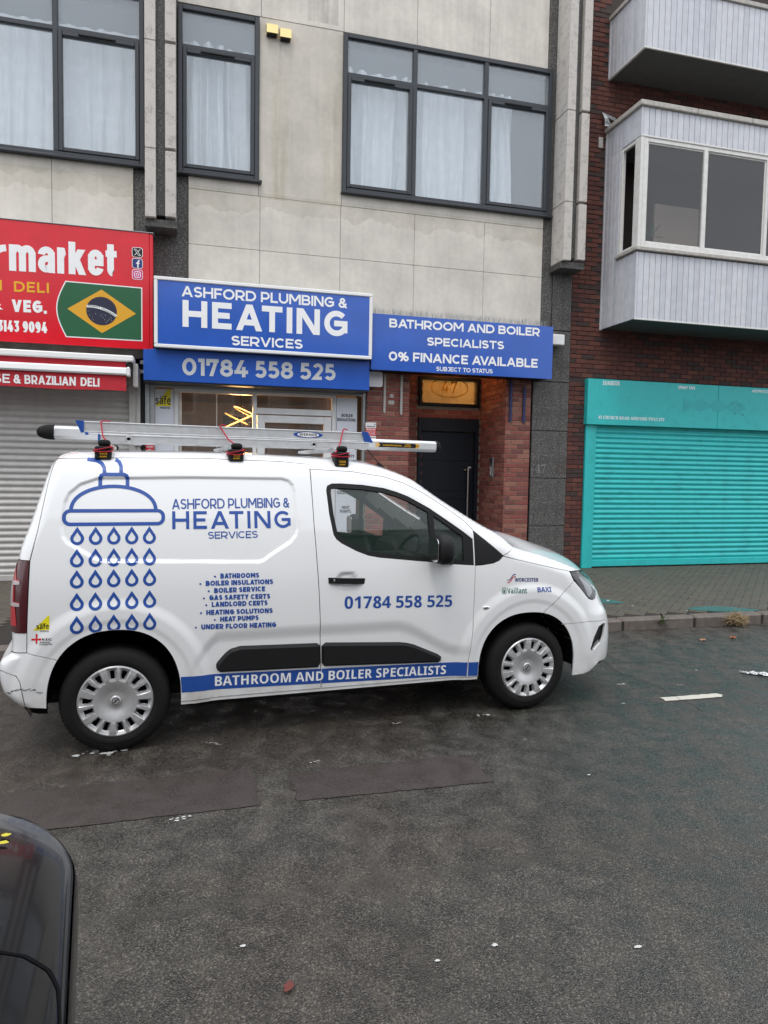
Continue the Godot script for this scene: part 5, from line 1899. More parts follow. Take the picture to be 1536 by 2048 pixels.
# lay a polygon (x, y) with holes onto a mapped surface, cut into small cells
func drape(b: B, poly: PackedVector2Array, holes: Array, cell: float, off: float, mp: Callable, skirt := 0.0) -> void:
	var lo := Vector2(1e9, 1e9); var hi := -lo
	for p in poly:
		lo = lo.min(p); hi = hi.max(p)
	var boxes := []
	for h in holes:
		var a := Vector2(1e9, 1e9); var c := -a
		for p in h:
			a = a.min(p); c = c.max(p)
		boxes.append(Rect2(a, c - a))
	var j0 := int(floor(lo.y / cell)); var j1 := int(ceil(hi.y / cell))
	for j in range(j0, j1):
		var ya := j * cell; var yb := ya + cell
		for st in Geometry2D.intersect_polygons(poly, PackedVector2Array([Vector2(lo.x - 1, ya), Vector2(hi.x + 1, ya), Vector2(hi.x + 1, yb), Vector2(lo.x - 1, yb)])):
			var sx := 1e9; var ex := -1e9
			for p in st:
				sx = minf(sx, p.x); ex = maxf(ex, p.x)
			for i in range(int(floor(sx / cell)), int(ceil(ex / cell))):
				var rc := Rect2(i * cell, ya, cell, cell)
				var pieces := Geometry2D.intersect_polygons(st, PackedVector2Array([rc.position, Vector2(rc.end.x, ya), rc.end, Vector2(rc.position.x, yb)]))
				for k in holes.size():
					if not boxes[k].intersects(rc): continue
					var next := []
					for pc in pieces:
						for q in Geometry2D.clip_polygons(pc, holes[k]):
							if not Geometry2D.is_polygon_clockwise(q):
								next.append(q)
					pieces.assign(next)
				for pc in pieces:
					if pc.size() < 3: continue
					var m := []
					for p in pc: m.append(mp.call(p, off))
					var idx := PackedInt32Array([0, 1, 2]) if pc.size() == 3 else (PackedInt32Array([0, 1, 2, 0, 2, 3]) if pc.size() == 4 else Geometry2D.triangulate_polygon(pc))
					for t in range(0, idx.size(), 3):
						var qa: Array = m[idx[t]]; var qb: Array = m[idx[t + 1]]; var qc: Array = m[idx[t + 2]]
						if (qb[0] - qa[0]).cross(qc[0] - qa[0]).length_squared() > 1e-16:
							b.tri(qa[0], qb[0], qc[0], qa[1], qb[1], qc[1], pc[idx[t]], pc[idx[t + 1]], pc[idx[t + 2]])
	if skirt > 0.0:
		for ring in [poly] + holes:
			var inner: bool = ring != poly
			for i in ring.size():
				var a: Vector2 = ring[i]; var c: Vector2 = ring[(i + 1) % ring.size()]
				var k := maxi(1, ceili(a.distance_to(c) / 0.04))
				for s in k:
					var p := a.lerp(c, float(s) / k); var q := a.lerp(c, float(s + 1) / k)
					if inner and not Geometry2D.is_point_in_polygon((p + q) * 0.5, poly): continue
					if not inner:
						var cut := false
						for h in holes:
							if Geometry2D.is_point_in_polygon((p + q) * 0.5, h): cut = true
						if cut: continue
					var e := (q - p).normalized()
					var n2 := Vector3(e.y, -e.x, 0)
					var p0: Array = mp.call(p, off); var q0: Array = mp.call(q, off)
					var p1: Array = mp.call(p, off - skirt); var q1: Array = mp.call(q, off - skirt)
					b.quad(p0[0], q0[0], q1[0], p1[0], n2)

func arch_poly(cx: float, rx: float, ry: float) -> PackedVector2Array:
	var p := PackedVector2Array([Vector2(cx + rx, 0.0), Vector2(cx + rx, 0.2)])
	for k in 41:
		var a := PI * k / 40.0
		p.append(Vector2(cx + rx * signf(cos(a)) * pow(absf(cos(a)), 0.87), 0.325 + ry * pow(sin(a), 0.87)))
	p.append(Vector2(cx - rx, 0.2)); p.append(Vector2(cx - rx, 0.0))
	return p

func outline(inset: float) -> PackedVector2Array:
	var p := PackedVector2Array()
	var y := 0.23
	while y < 1.74:
		p.append(Vector2(c_rear.at(y) + inset, y)); y += 0.025
	for q in [[-0.338, 1.76], [-0.318, 1.778], [-0.295, 1.79]]:
		p.append(Vector2(q[0] + inset * 0.7, q[1] - inset * 0.7))
	var x := -0.262
	while x < 3.44:
		p.append(Vector2(x, c_top.at(x) - inset)); x += 0.025
	y = 0.925
	while y > 0.22:
		p.append(Vector2(c_nose.at(y) - inset, y)); y -= 0.025
	p.append(Vector2(3.55, 0.215))
	return p

func sides(called: String, poly: PackedVector2Array, holes: Array, cell: float, off: float, m: Material, parent: Node, skirt := 0.012, far_side := true) -> MeshInstance3D:
	var first: MeshInstance3D = null
	for sg in ([1.0, -1.0] if far_side else [1.0]):
		var b := B.new()
		for pc in Geometry2D.intersect_polygons(poly, OUT):
			if not Geometry2D.is_polygon_clockwise(pc):
				drape(b, pc, holes, cell if sg > 0.0 else cell * 2.5, off, side_map(sg), skirt)
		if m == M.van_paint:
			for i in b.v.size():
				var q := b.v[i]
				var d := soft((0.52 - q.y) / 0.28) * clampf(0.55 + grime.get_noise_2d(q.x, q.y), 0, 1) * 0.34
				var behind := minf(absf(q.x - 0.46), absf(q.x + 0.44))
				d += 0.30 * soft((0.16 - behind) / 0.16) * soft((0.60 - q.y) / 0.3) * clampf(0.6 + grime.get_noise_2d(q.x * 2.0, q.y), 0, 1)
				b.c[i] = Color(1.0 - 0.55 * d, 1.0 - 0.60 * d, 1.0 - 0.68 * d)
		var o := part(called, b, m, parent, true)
		if first == null: first = o
	return first
var OUT: PackedVector2Array
var grime := FastNoiseLite.new()

func raised(b: B, poly: PackedVector2Array, inset: float, h: float, sg := 1.0) -> void:
	var inner: PackedVector2Array = Geometry2D.offset_polygon(poly, -inset, Geometry2D.JOIN_MITER)[0]
	drape(b, inner, [], 0.05, h, side_map(sg))
	# bevel from the outer to the inner outline
	var n := 160
	for i in n:
		var q := []
		for k in [i, i + 1]:
			var p := along(inner, float(k % n) / n)
			var d := 1e9; var best := p
			for s in poly.size():
				var c := Geometry2D.get_closest_point_to_segment(p, poly[s], poly[(s + 1) % poly.size()])
				if c.distance_to(p) < d:
					d = c.distance_to(p); best = c
			q.append(side_map(sg).call(p, h)); q.append(side_map(sg).call(best, 0.001))
		var e: Vector3 = (q[2][0] - q[0][0]).cross(q[1][0] - q[0][0]).normalized()
		if e.z * sg < 0: e = -e
		b.quad(q[0][0], q[2][0], q[3][0], q[1][0], e)

func along(poly: PackedVector2Array, t: float) -> Vector2:
	var tot := 0.0
	for i in poly.size(): tot += poly[i].distance_to(poly[(i + 1) % poly.size()])
	var s := t * tot
	for i in poly.size():
		var l := poly[i].distance_to(poly[(i + 1) % poly.size()])
		if s <= l: return poly[i].lerp(poly[(i + 1) % poly.size()], s / maxf(l, 1e-6))
		s -= l
	return poly[0]

# skin across the van between the two sides, along the outline from point ia to ib; lift gives the bulge at the middle
func cap(called: String, ia: int, ib: int, lift: Callable, m: Material, parent: Node, zlim := 1.0, zfrom := 0.0) -> MeshInstance3D:
	var b := B.new()
	var nz := 20
	var pos := func(i: int, k: int) -> Vector3:
		var p := OUT[i]
		var d := (OUT[mini(i + 1, OUT.size() - 1)] - OUT[maxi(i - 1, 0)]).normalized()
		var out := Vector2(-d.y, d.x)
		var ze: float = side_at(p.x, p.y)[0]
		var t := (-1.0 + 2.0 * k / nz) * zlim
		var q: Vector2 = p + out * lift.call(i) * (1.0 - t * t)
		return Vector3(q.x, q.y, ze * t)
	for i in range(ia, ib):
		for k in nz:
			var q := []; var nn := []
			for w in [[0, 0], [1, 0], [1, 1], [0, 1]]:
				var ii: int = i + w[0]; var kk: int = k + w[1]
				q.append(pos.call(ii, kk))
				var du: Vector3 = pos.call(mini(ii + 1, OUT.size() - 1), kk) - pos.call(maxi(ii - 1, 0), kk)
				var dv: Vector3 = pos.call(ii, mini(kk + 1, nz)) - pos.call(ii, maxi(kk - 1, 0))
				nn.append(dv.cross(du).normalized())
			var c: Vector3 = (q[0] + q[2]) * 0.5 - Vector3(1.4, 0.9, 0)
			if nn[0].dot(c) < 0:
				for w in 4: nn[w] = -nn[w]
			b.quads(q[0], q[1], q[2], q[3], nn[0], nn[1], nn[2], nn[3])
	return part(called, b, m, parent, true)

func near_index(p: Vector2) -> int:
	var best := 0
	for i in OUT.size():
		if OUT[i].distance_to(p) < OUT[best].distance_to(p): best = i
	return best

func make_van() -> void:
	c_top = Spline.new(YT); c_nose = Spline.new(XN); c_rear = Spline.new(XR); c_wide = Spline.new(WY)
	RECESS = pts([-0.097, 1.653, 0.45, 1.664, 1.02, 1.662, 1.065, 1.648, 1.093, 1.615, 1.104, 1.57, 1.111, 1.33, 1.10, 1.288, 1.06, 1.243, 0.925, 1.16, 0.885, 1.13, 0.85, 1.12, -0.06, 1.147, -0.115, 1.165, -0.27, 1.262, -0.295, 1.30, -0.303, 1.36, -0.288, 1.50, -0.262, 1.56, -0.20, 1.615])
	OUT = outline(0.0015)
	grime.seed = 5; grime.frequency = 6.0; grime.fractal_octaves = 4
	van = thing("van", "white panel van with blue plumbing lettering parked at the kerb", "van", Vector3(-0.47837, 0, 5.16141))
	van.rotation.y = 0.056
	var P: Material = M.van_paint
	var arch_r := arch_poly(0.0, 0.376, 0.428)
	var arch_f := arch_poly(2.772, 0.388, 0.398)
	# glass openings
	var seal := pts([1.304, 1.582, 1.313, 1.610, 1.345, 1.625, 1.413, 1.626, 1.56, 1.618, 1.706, 1.598, 1.80, 1.572, 1.881, 1.541, 2.025, 1.464, 2.145, 1.385, 2.263, 1.305, 2.336, 1.25, 2.336, 1.068, 2.20, 1.078, 2.048, 1.096, 1.90, 1.110, 1.746, 1.127, 1.65, 1.137, 1.571, 1.152, 1.49, 1.183, 1.39, 1.235, 1.355, 1.263, 1.338, 1.291, 1.315, 1.426])
	var inner: PackedVector2Array = Geometry2D.offset_polygon(seal, -0.030, Geometry2D.JOIN_ROUND)[0]
	var main_l: PackedVector2Array = Geometry2D.intersect_polygons(inner, pts([1.2, 1.0, 2.026, 1.0, 2.008, 1.7, 1.2, 1.7]))[0]
	var quart: PackedVector2Array = Geometry2D.intersect_polygons(inner, pts([2.066, 1.0, 2.262, 1.0, 2.262, 1.7, 2.040, 1.7]))[0]
	# panels
	var side_panel := pts([-0.326, 0.60, -0.470, 0.645, -0.468, 0.777, -0.452, 1.165, -0.414, 1.343, -0.368, 1.615, -0.346, 1.71, -0.333, 1.752, -0.284, 1.757, 0.054, 1.766, 0.503, 1.773, 1.015, 1.762, 1.2035, 1.748, 1.2035, 1.614, 1.2085, 1.356, 1.2195, 1.133, 1.2345, 0.875, 1.2485, 0.546, 1.2595, 0.285, 0.374, 0.285, 0.2, 0.5, -0.2, 0.5])
	var sp := sides("side_panel", side_panel, [arch_r], 0.0085, 0.0, P, van)
	var door_p := pts([1.2105, 1.7145, 1.494, 1.703, 1.714, 1.672, 1.858, 1.630, 2.005, 1.559, 2.153, 1.467, 2.284, 1.374, 2.344, 1.312, 2.3435, 1.071, 2.337, 0.891, 2.329, 0.642, 2.313, 0.475, 2.290, 0.285, 1.2645, 0.285, 1.2535, 0.546, 1.2395, 0.875, 1.2245, 1.133, 1.2135, 1.356, 1.2085, 1.614])
	var door := sides("door", door_p, [seal, arch_f], 0.02, 0.0, P, van)
	sides("window_seal", seal, [main_l, quart], 0.04, -0.003, M.black_plastic, door, 0.02)
	sides("window_pane", main_l, [], 0.05, -0.016, M.car_glass, door, 0.0)
	sides("window_pane", quart, [], 0.05, -0.016, M.car_glass, door, 0.0)
	sides("corner_trim", pts([2.3475, 1.304, 2.46, 1.216, 2.564, 1.130, 2.535, 1.10, 2.49, 1.082, 2.3475, 1.069]), [], 0.03, 0.0, M.black_plastic, van)
	sides("wing", pts([2.3475, 1.0645, 2.40, 1.067, 2.49, 1.078, 2.537, 1.096, 2.566, 1.1235, 2.781, 1.0725, 2.946, 1.0355, 3.111, 1.0005, 3.126, 0.962, 3.141, 0.932, 3.024, 0.836, 2.887, 0.718, 2.78, 0.5, 2.42, 0.285, 2.294, 0.285, 2.317, 0.475, 2.333, 0.642, 2.341, 0.891]), [arch_f], 0.012, 0.0, P, van)
	var head := pts([3.118, 1.006, 3.20, 0.997, 3.30, 0.986, 3.43, 0.95, 3.52, 0.895, 3.50, 0.84, 3.40, 0.786, 3.335, 0.778, 3.285, 0.796, 3.202, 0.880, 3.140, 0.948])
	var bumper_u := pts([3.1455, 0.929, 3.202, 0.875, 3.283, 0.791, 3.333, 0.774, 3.402, 0.782, 3.503, 0.836, 3.535, 0.885, 3.9, 0.85, 3.9, 0.612, 3.472, 0.6125, 3.246, 0.629, 3.085, 0.6235, 2.85, 0.62, 2.891, 0.714, 3.028, 0.832])
	var bu := sides("front_corner", bumper_u, [arch_f], 0.012, 0.0, P, van)
	var vent := pts([3.445, 0.592, 3.386, 0.577, 3.337, 0.500, 3.300, 0.430, 3.298, 0.408, 3.347, 0.406, 3.419, 0.452, 3.45, 0.50, 3.48, 0.585])
	var fb := sides("front_bumper", pts([3.085, 0.6205, 3.246, 0.626, 3.472, 0.6095, 3.9, 0.609, 3.9, 0.31, 3.42, 0.305, 3.335, 0.258, 3.257, 0.237, 3.140, 0.226, 3.0, 0.226, 2.9, 0.6]), [arch_f, vent], 0.02, 0.0, P, van)
	sides("fog_lamp_surround", Geometry2D.offset_polygon(vent, 0.004)[0], [], 0.03, -0.022, M.black_plastic, fb, 0.0)
	sides("fog_lamp", pts([3.325, 0.412, 3.352, 0.409, 3.41, 0.448, 3.40, 0.475, 3.36, 0.455]), [], 0.03, -0.008, M.chrome, fb, 0.01)
	# headlamp: chrome bowl behind a clear cover
	sides("headlamp_housing", head, [], 0.03, -0.035, M.black_plastic, van, 0.0)
	sides("headlamp_reflector", pts([3.20, 0.965, 3.33, 0.955, 3.42, 0.90, 3.40, 0.83, 3.33, 0.80, 3.24, 0.885]), [], 0.03, -0.022, M.dark_chrome, van, 0.01)
	sides("headlamp_bezel", pts([3.15, 0.985, 3.22, 0.978, 3.30, 0.83, 3.26, 0.83]), [], 0.03, -0.016, M.black_plastic, van, 0.01)
	sides("headlamp_cover", Geometry2D.offset_polygon(head, -0.003)[0], [], 0.02, -0.002, M.lens, van, 0.0)
	# A-pillar and the side of the roof
	sides("roof_side", pts([-0.333, 1.757, -0.284, 1.762, 0.054, 1.771, 0.503, 1.778, 1.015, 1.767, 1.2065, 1.752, 1.2065, 1.7195, 1.494, 1.708, 1.716, 1.677, 1.86, 1.635, 2.008, 1.564, 2.156, 1.472, 2.287, 1.379, 2.3475, 1.317, 2.3475, 1.309, 2.46, 1.221, 2.567, 1.133, 2.63, 1.163, 2.672, 1.188, 2.68, 1.23, 2.4, 1.6, 2.0, 1.9, 1.0, 2.0, -0.36, 2.0]), [], 0.02, 0.0, P, van)
	sides("bonnet_side", pts([2.570, 1.128, 2.781, 1.0765, 2.946, 1.0395, 3.114, 1.0045, 3.20, 1.0, 3.30, 0.989, 3.432, 0.953, 3.525, 0.897, 3.9, 0.9, 3.9, 1.5, 2.676, 1.5, 2.676, 1.186, 2.632, 1.160]), [], 0.02, 0.0, P, van)
	# rear: door edge, lamps, bumper
	sides("rear_door_edge", pts([-0.7, 1.178, -0.457, 1.172, -0.418, 1.343, -0.372, 1.615, -0.350, 1.713, -0.337, 1.76, -0.337, 2.0, -0.7, 2.0]), [], 0.02, 0.0, P, van)
	sides("rear_door_edge", pts([-0.7, 0.757, -0.4725, 0.757, -0.4745, 0.648, -0.7, 0.640]), [], 0.02, 0.0, P, van)
	var tail := sides("tail_lamp", pts([-0.7, 1.174, -0.458, 1.168, -0.4735, 0.761, -0.7, 0.761]), [], 0.02, 0.004, M.tail_red, van)
	sides("tail_lamp_band", pts([-0.7, 1.15, -0.527, 1.15, -0.522, 1.06, -0.508, 1.06, -0.508, 1.045, -0.532, 1.045, -0.534, 0.935, -0.505, 0.935, -0.505, 0.918, -0.530, 0.918, -0.522, 0.80, -0.7, 0.79]), [], 0.02, 0.007, M.tail_bright, tail, 0.004)
	sides("tail_lamp_clip", pts([-0.7, 1.055, -0.503, 1.055, -0.503, 1.036, -0.538, 1.030, -0.540, 0.935, -0.505, 0.930, -0.505, 0.911, -0.7, 0.911]), [], 0.02, 0.0095, M.tail_grey, tail, 0.004)
	var rb := sides("rear_bumper", pts([-0.7, 0.637, -0.472, 0.642, -0.327, 0.597, -0.2, 0.5, -0.36, 0.308, -0.482, 0.325, -0.508, 0.48, -0.528, 0.515, -0.60, 0.542, -0.7, 0.545]), [arch_r], 0.02, 0.0, P, van)
	sides("bumper_corner", pts([-0.7, 0.541, -0.602, 0.538, -0.532, 0.511, -0.512, 0.478, -0.487, 0.325, -0.7, 0.30]), [], 0.02, 0.0, P, van)
	var sc := B.new()
	for k in 26:
		var t := k / 26.0
		var x := -0.585 + 0.19 * t
		var y := 0.405 + 0.035 * sin(t * PI) - 0.012 * t + rng.randf_range(-0.008, 0.008)
		drape(sc, pts([x, y, x + rng.randf_range(0.006, 0.018), y - 0.002, x + 0.012, y + rng.randf_range(0.002, 0.006)]), [], 0.05, 0.0015, side_map())
	part("scuff", sc, M.black_plastic, rb, true)
	# sill
	sides("sill", pts([0.376, 0.281, 2.382, 0.281, 2.382, 0.262, 0.376, 0.262]), [], 0.05, -0.004, P, van)
	# dark shell behind the panel gaps
	var shell_holes := [arch_poly(0.0, 0.37, 0.422), arch_poly(2.772, 0.382, 0.392), Geometry2D.offset_polygon(seal, -0.02)[0], Geometry2D.offset_polygon(vent, 0.01)[0], Geometry2D.offset_polygon(head, 0.006)[0]]
	var shell: PackedVector2Array = Geometry2D.intersect_polygons(Geometry2D.offset_polygon(OUT, -0.012)[0], pts([-0.6, 0.27, 3.6, 0.27, 3.6, 2.0, -0.6, 2.0]))[0]
	sides("inner_shell", shell, shell_holes, 0.06, -0.017, M.black, van, 0.0)
	# skins across
	var i_roof0 := near_index(Vector2(-0.262, 1.80)); var i_roof1 := near_index(Vector2(2.03, 1.60))
	var i_ws1 := near_index(Vector2(2.60, 1.262)); var i_cowl := near_index(Vector2(2.69, 1.19)); var i_hood := near_index(Vector2(3.44, 0.93))
	var i_bump := near_index(Vector2(-0.57, 0.635))
	cap("rear_bumper", 0, i_bump, func(_i): return 0.03, P, van)
	cap("rear_doors", i_bump, i_roof0, func(_i): return 0.025, P, van)
	cap("roof", i_roof0, i_roof1, func(i): return 0.022 + 0.03 * soft((OUT[i].x - 1.2) / 0.8), P, van)
	cap("windscreen", i_roof1, i_ws1, func(i): return 0.052 + 0.02 * soft((OUT[i].x - 2.03) / 0.6), M.car_glass, van)
	cap("scuttle", i_ws1, i_cowl, func(i): return 0.072 + 0.012 * soft((OUT[i].x - 2.6) / 0.09), M.black_plastic, van)
	var bonnet := cap("bonnet", i_cowl, i_hood, func(i): return 0.084 + 0.03 * soft((OUT[i].x - 2.69) / 0.3), P, van)
	cap("grille", i_hood, near_index(Vector2(3.63, 0.64)), func(i): return 0.114 - 0.07 * soft((0.93 - OUT[i].y) / 0.15), M.black_plastic, van)
	cap("front_bumper", near_index(Vector2(3.63, 0.64)), OUT.size() - 1, func(_i): return 0.045, P, van)
	# lettering over the bonnet
	var hl := B.new()
	var hm := func(p: Vector2, off: float) -> Array:
		var x := 2.82 + p.y; var z := p.x
		var t := clampf(z / 0.62, -1, 1)
		var y: float = c_top.at(x) + 0.114 * (1.0 - t * t)
		return [Vector3(x, y + 0.002 + off, z), Vector3(0.28, 0.95, 0)]
	letters(hl, "ASHFORD PLUMBING &", -0.42, 0.42, 0.30, 0.30, 0.055, 0.16, hm, 0.002)
	letters(hl, "HEATING", -0.42, 0.42, 0.13, 0.13, 0.13, 0.2, hm, 0.002)
	letters(hl, "SERVICES", -0.2, 0.2, 0.05, 0.05, 0.05, 0.16, hm, 0.002)
	part("lettering", hl, M.blue_vinyl, bonnet, true)
	# underside, wheel wells
	var ub := B.new()
	ub.box(Vector3(-0.45, 0.24, -0.62), Vector3(3.45, 0.32, 0.62), 0.02)
	ub.box(Vector3(0.45, 0.22, -0.84), Vector3(2.32, 0.29, 0.84), 0.02)
	ub.tube([Vector3(-0.5, 0.2, -0.3), Vector3(0.3, 0.22, -0.3), Vector3(1.4, 0.21, -0.2)], 0.035, 8)
	part("underbody", ub, M.black_plastic, van, true)
	for a in [[0.0, 0.376, 0.428], [2.772, 0.388, 0.398]]:
		for sg in [1.0, -1.0]:
			var wb := B.new()
			var ap := arch_poly(a[0], a[1] + 0.004, a[2] + 0.004)
			for i in ap.size(): ap[i].y = maxf(ap[i].y, 0.30)
			for i in range(1, ap.size() - 2):
				var c := Vector3(a[0], 0.33, 0.7 * sg)
				var fl := 1.0 + 0.012 * (i % 2)
				var p0 := Vector3(a[0] + (ap[i].x - a[0]) * fl, ap[i].y, 0); var p1 := Vector3(a[0] + (ap[i + 1].x - a[0]) * fl, ap[i + 1].y, 0)
				for s in 4:
					var za: float = (0.905 - s * 0.075) * sg; var zb: float = (0.905 - (s + 1) * 0.075) * sg
					var nn := (c - (p0 + p1) * 0.5); nn.z = 0
					wb.quad(p0 + Vector3(0, 0, za), p1 + Vector3(0, 0, za), p1 + Vector3(0, 0, zb), p0 + Vector3(0, 0, zb), nn.normalized())
			wb.extrude(ap.slice(2, ap.size() - 2), 0.60 * sg, 0.605 * sg)
			part("wheel_well", wb, M.black, van, true)
	# wheels
	var proto := wheel_meshes()
	for w in [[0.0, 1.0, 0.2], [2.785, 1.0, 0.75], [0.0, -1.0, 0.4], [2.785, -1.0, 0.9]]:
		var wh := part("wheel", proto[0], M.rubber, van, true)
		wh.transform = Transform3D(Basis(Vector3.UP, 0.0 if w[1] > 0 else PI) * Basis(Vector3.BACK, w[2]), Vector3(w[0], 0.315, 0.905 * w[1]))
		part("wheel_trim", proto[1], M.hubcap, wh, true)
		part("rim", proto[2], M.black_plastic, wh, true)
		var bg := B.new()
		bg.lathe([Vector2(0, 0.004), Vector2(0.024, 0.004), Vector2(0.030, 0.0), Vector2(0.032, -0.006)], 28, Transform3D(Basis(Vector3.RIGHT, PI / 2), Vector3(0, 0, -0.004)))
		var badge := part("wheel_badge", bg, M.hubcap, wh, true)
		bg = B.new()
		var zz := func(p: Vector2, off: float) -> Array: return [Vector3(p.x, p.y, 0.0015 + off), Vector3.BACK]
		var cir := PackedVector2Array()
		for k in 24: cir.append(Vector2(cos(TAU * k / 24), sin(TAU * k / 24)) * 0.020)
		ribbon(bg, cir, 0.003, true, false, zz, 0.0)
		ribbon(bg, pts([-0.014, -0.008, 0.002, -0.004, -0.003, 0.005, 0.015, 0.009]), 0.005, false, false, zz, 0.0002)
		badge.rotation.z = -w[2]
		part("wheel_badge", bg, M.black_plastic, wh, true).rotation.z = -w[2]
	# side mouldings
	for sg in [1.0, -1.0]:
		for pm in [[0.588, 0.463, 0.585, 0.490, 0.594, 0.510, 0.640, 0.562, 0.672, 0.588, 0.731, 0.603, 1.2515, 0.590, 1.2535, 0.427, 0.609, 0.442], [1.2565, 0.592, 1.796, 0.561, 1.85, 0.553, 1.905, 0.537, 2.085, 0.457, 2.115, 0.432, 2.118, 0.410, 2.095, 0.398, 1.2605, 0.432]]:
			var mb := B.new()
			raised(mb, pts(pm), 0.018, 0.022, sg)
			part("side_moulding", mb, M.black_plastic, van, true)
	# handles
	for sg in [1.0, -1.0]:
		var hb := B.new()
		var xs := [1.295, 1.32, 1.36, 1.42, 1.48, 1.52, 1.545]
		var zo := [0.006, 0.018, 0.030, 0.034, 0.030, 0.018, 0.006]
		for i in 6:
			var q := []
			for k in [i, i + 1]:
				var w := side_at(xs[k], 0.90)
				for y in [0.982, 1.018]:
					q.append(Vector3(xs[k], y - 0.012 * (xs[k] - 1.3) / 0.24, (w[0] - 0.012 + zo[k]) * sg))
					q.append(Vector3(xs[k], y - 0.012 * (xs[k] - 1.3) / 0.24, (w[0] - 0.028 + zo[k] * 0.8) * sg))
			hb.quad(q[0], q[2], q[6], q[4], Vector3(0, 0, sg))
			hb.quad(q[0], q[1], q[5], q[4], Vector3(0, -1, 0))
			hb.quad(q[2], q[3], q[7], q[6], Vector3(0, 1, 0))
		hb.quad(Vector3(1.295, 0.982, side_at(1.295, 0.98)[0] * sg + 0.004 * sg), Vector3(1.295, 1.018, side_at(1.295, 1.0)[0] * sg + 0.004 * sg), Vector3(1.325, 1.018, side_at(1.3, 1.0)[0] * sg + 0.022 * sg), Vector3(1.325, 0.982, side_at(1.3, 1.0)[0] * sg + 0.022 * sg), Vector3(-0.4, 0, sg).normalized())
		part("door_handle", hb, M.black_plastic, van, true)
		if sg > 0:
			var kl := B.new()
			kl.lathe([Vector2(0, 0.003), Vector2(0.008, 0.003), Vector2(0.010, 0.0)], 16, Transform3D(Basis(Vector3.RIGHT, PI / 2), Vector3(1.328, 1.0, side_at(1.328, 0.9)[0] + 0.010)))
			part("key_lock", kl, M.steel, van, true)
	# mirrors
	for sg in [1.0, -1.0]:
		var mb := B.new()
		mb.ellipsoid(Vector3(2.045, 1.20, 1.035 * sg), Vector3(0.062, 0.098, 0.105), 26, 16, 0.62)
		var mi := part("mirror", mb, M.black_plastic, van, true)
		var ar := B.new()
		ar.tube([Vector3(2.07, 1.135, 0.98 * sg), Vector3(2.12, 1.112, 0.935 * sg), Vector3(2.17, 1.10, 0.895 * sg)], 0.026, 10)
		part("mirror_arm", ar, M.black_plastic, mi, true)
		var mg := B.new()
		mg.extrude(round_rect(0, 0, 0.165, 0.155, 0.04), 0.0, 0.004, Transform3D(Basis(Vector3.UP, -PI / 2), Vector3(1.981, 1.20, 1.035 * sg)))
		part("mirror_glass", mg, M.chrome, mi, true)
	# side repeater
	var sr := B.new()
	sr.ellipsoid(Vector3(2.43, 0.771, side_at(2.43, 0.771)[0]), Vector3(0.026, 0.0145, 0.008), 20, 10)
	var rep := part("side_repeater", sr, M.chrome, van, true)
	sr = B.new()
	sr.ellipsoid(Vector3(2.43, 0.771, side_at(2.43, 0.771)[0] + 0.003), Vector3(0.019, 0.009, 0.008), 16, 8)
	part("lens", sr, M.lens, rep, true)
	# aerial
	var an := B.new()
	an.tube([Vector3(1.80, 1.925, -0.05), Vector3(1.945, 1.762, -0.05)], 0.0045, 6)
	an.extrude(pts([1.905, 1.735, 2.03, 1.665, 2.02, 1.70, 1.955, 1.765, 1.935, 1.775]), -0.07, -0.03)
	part("aerial", an, M.black_plastic, van, true)
	van_inside()
	van_print()

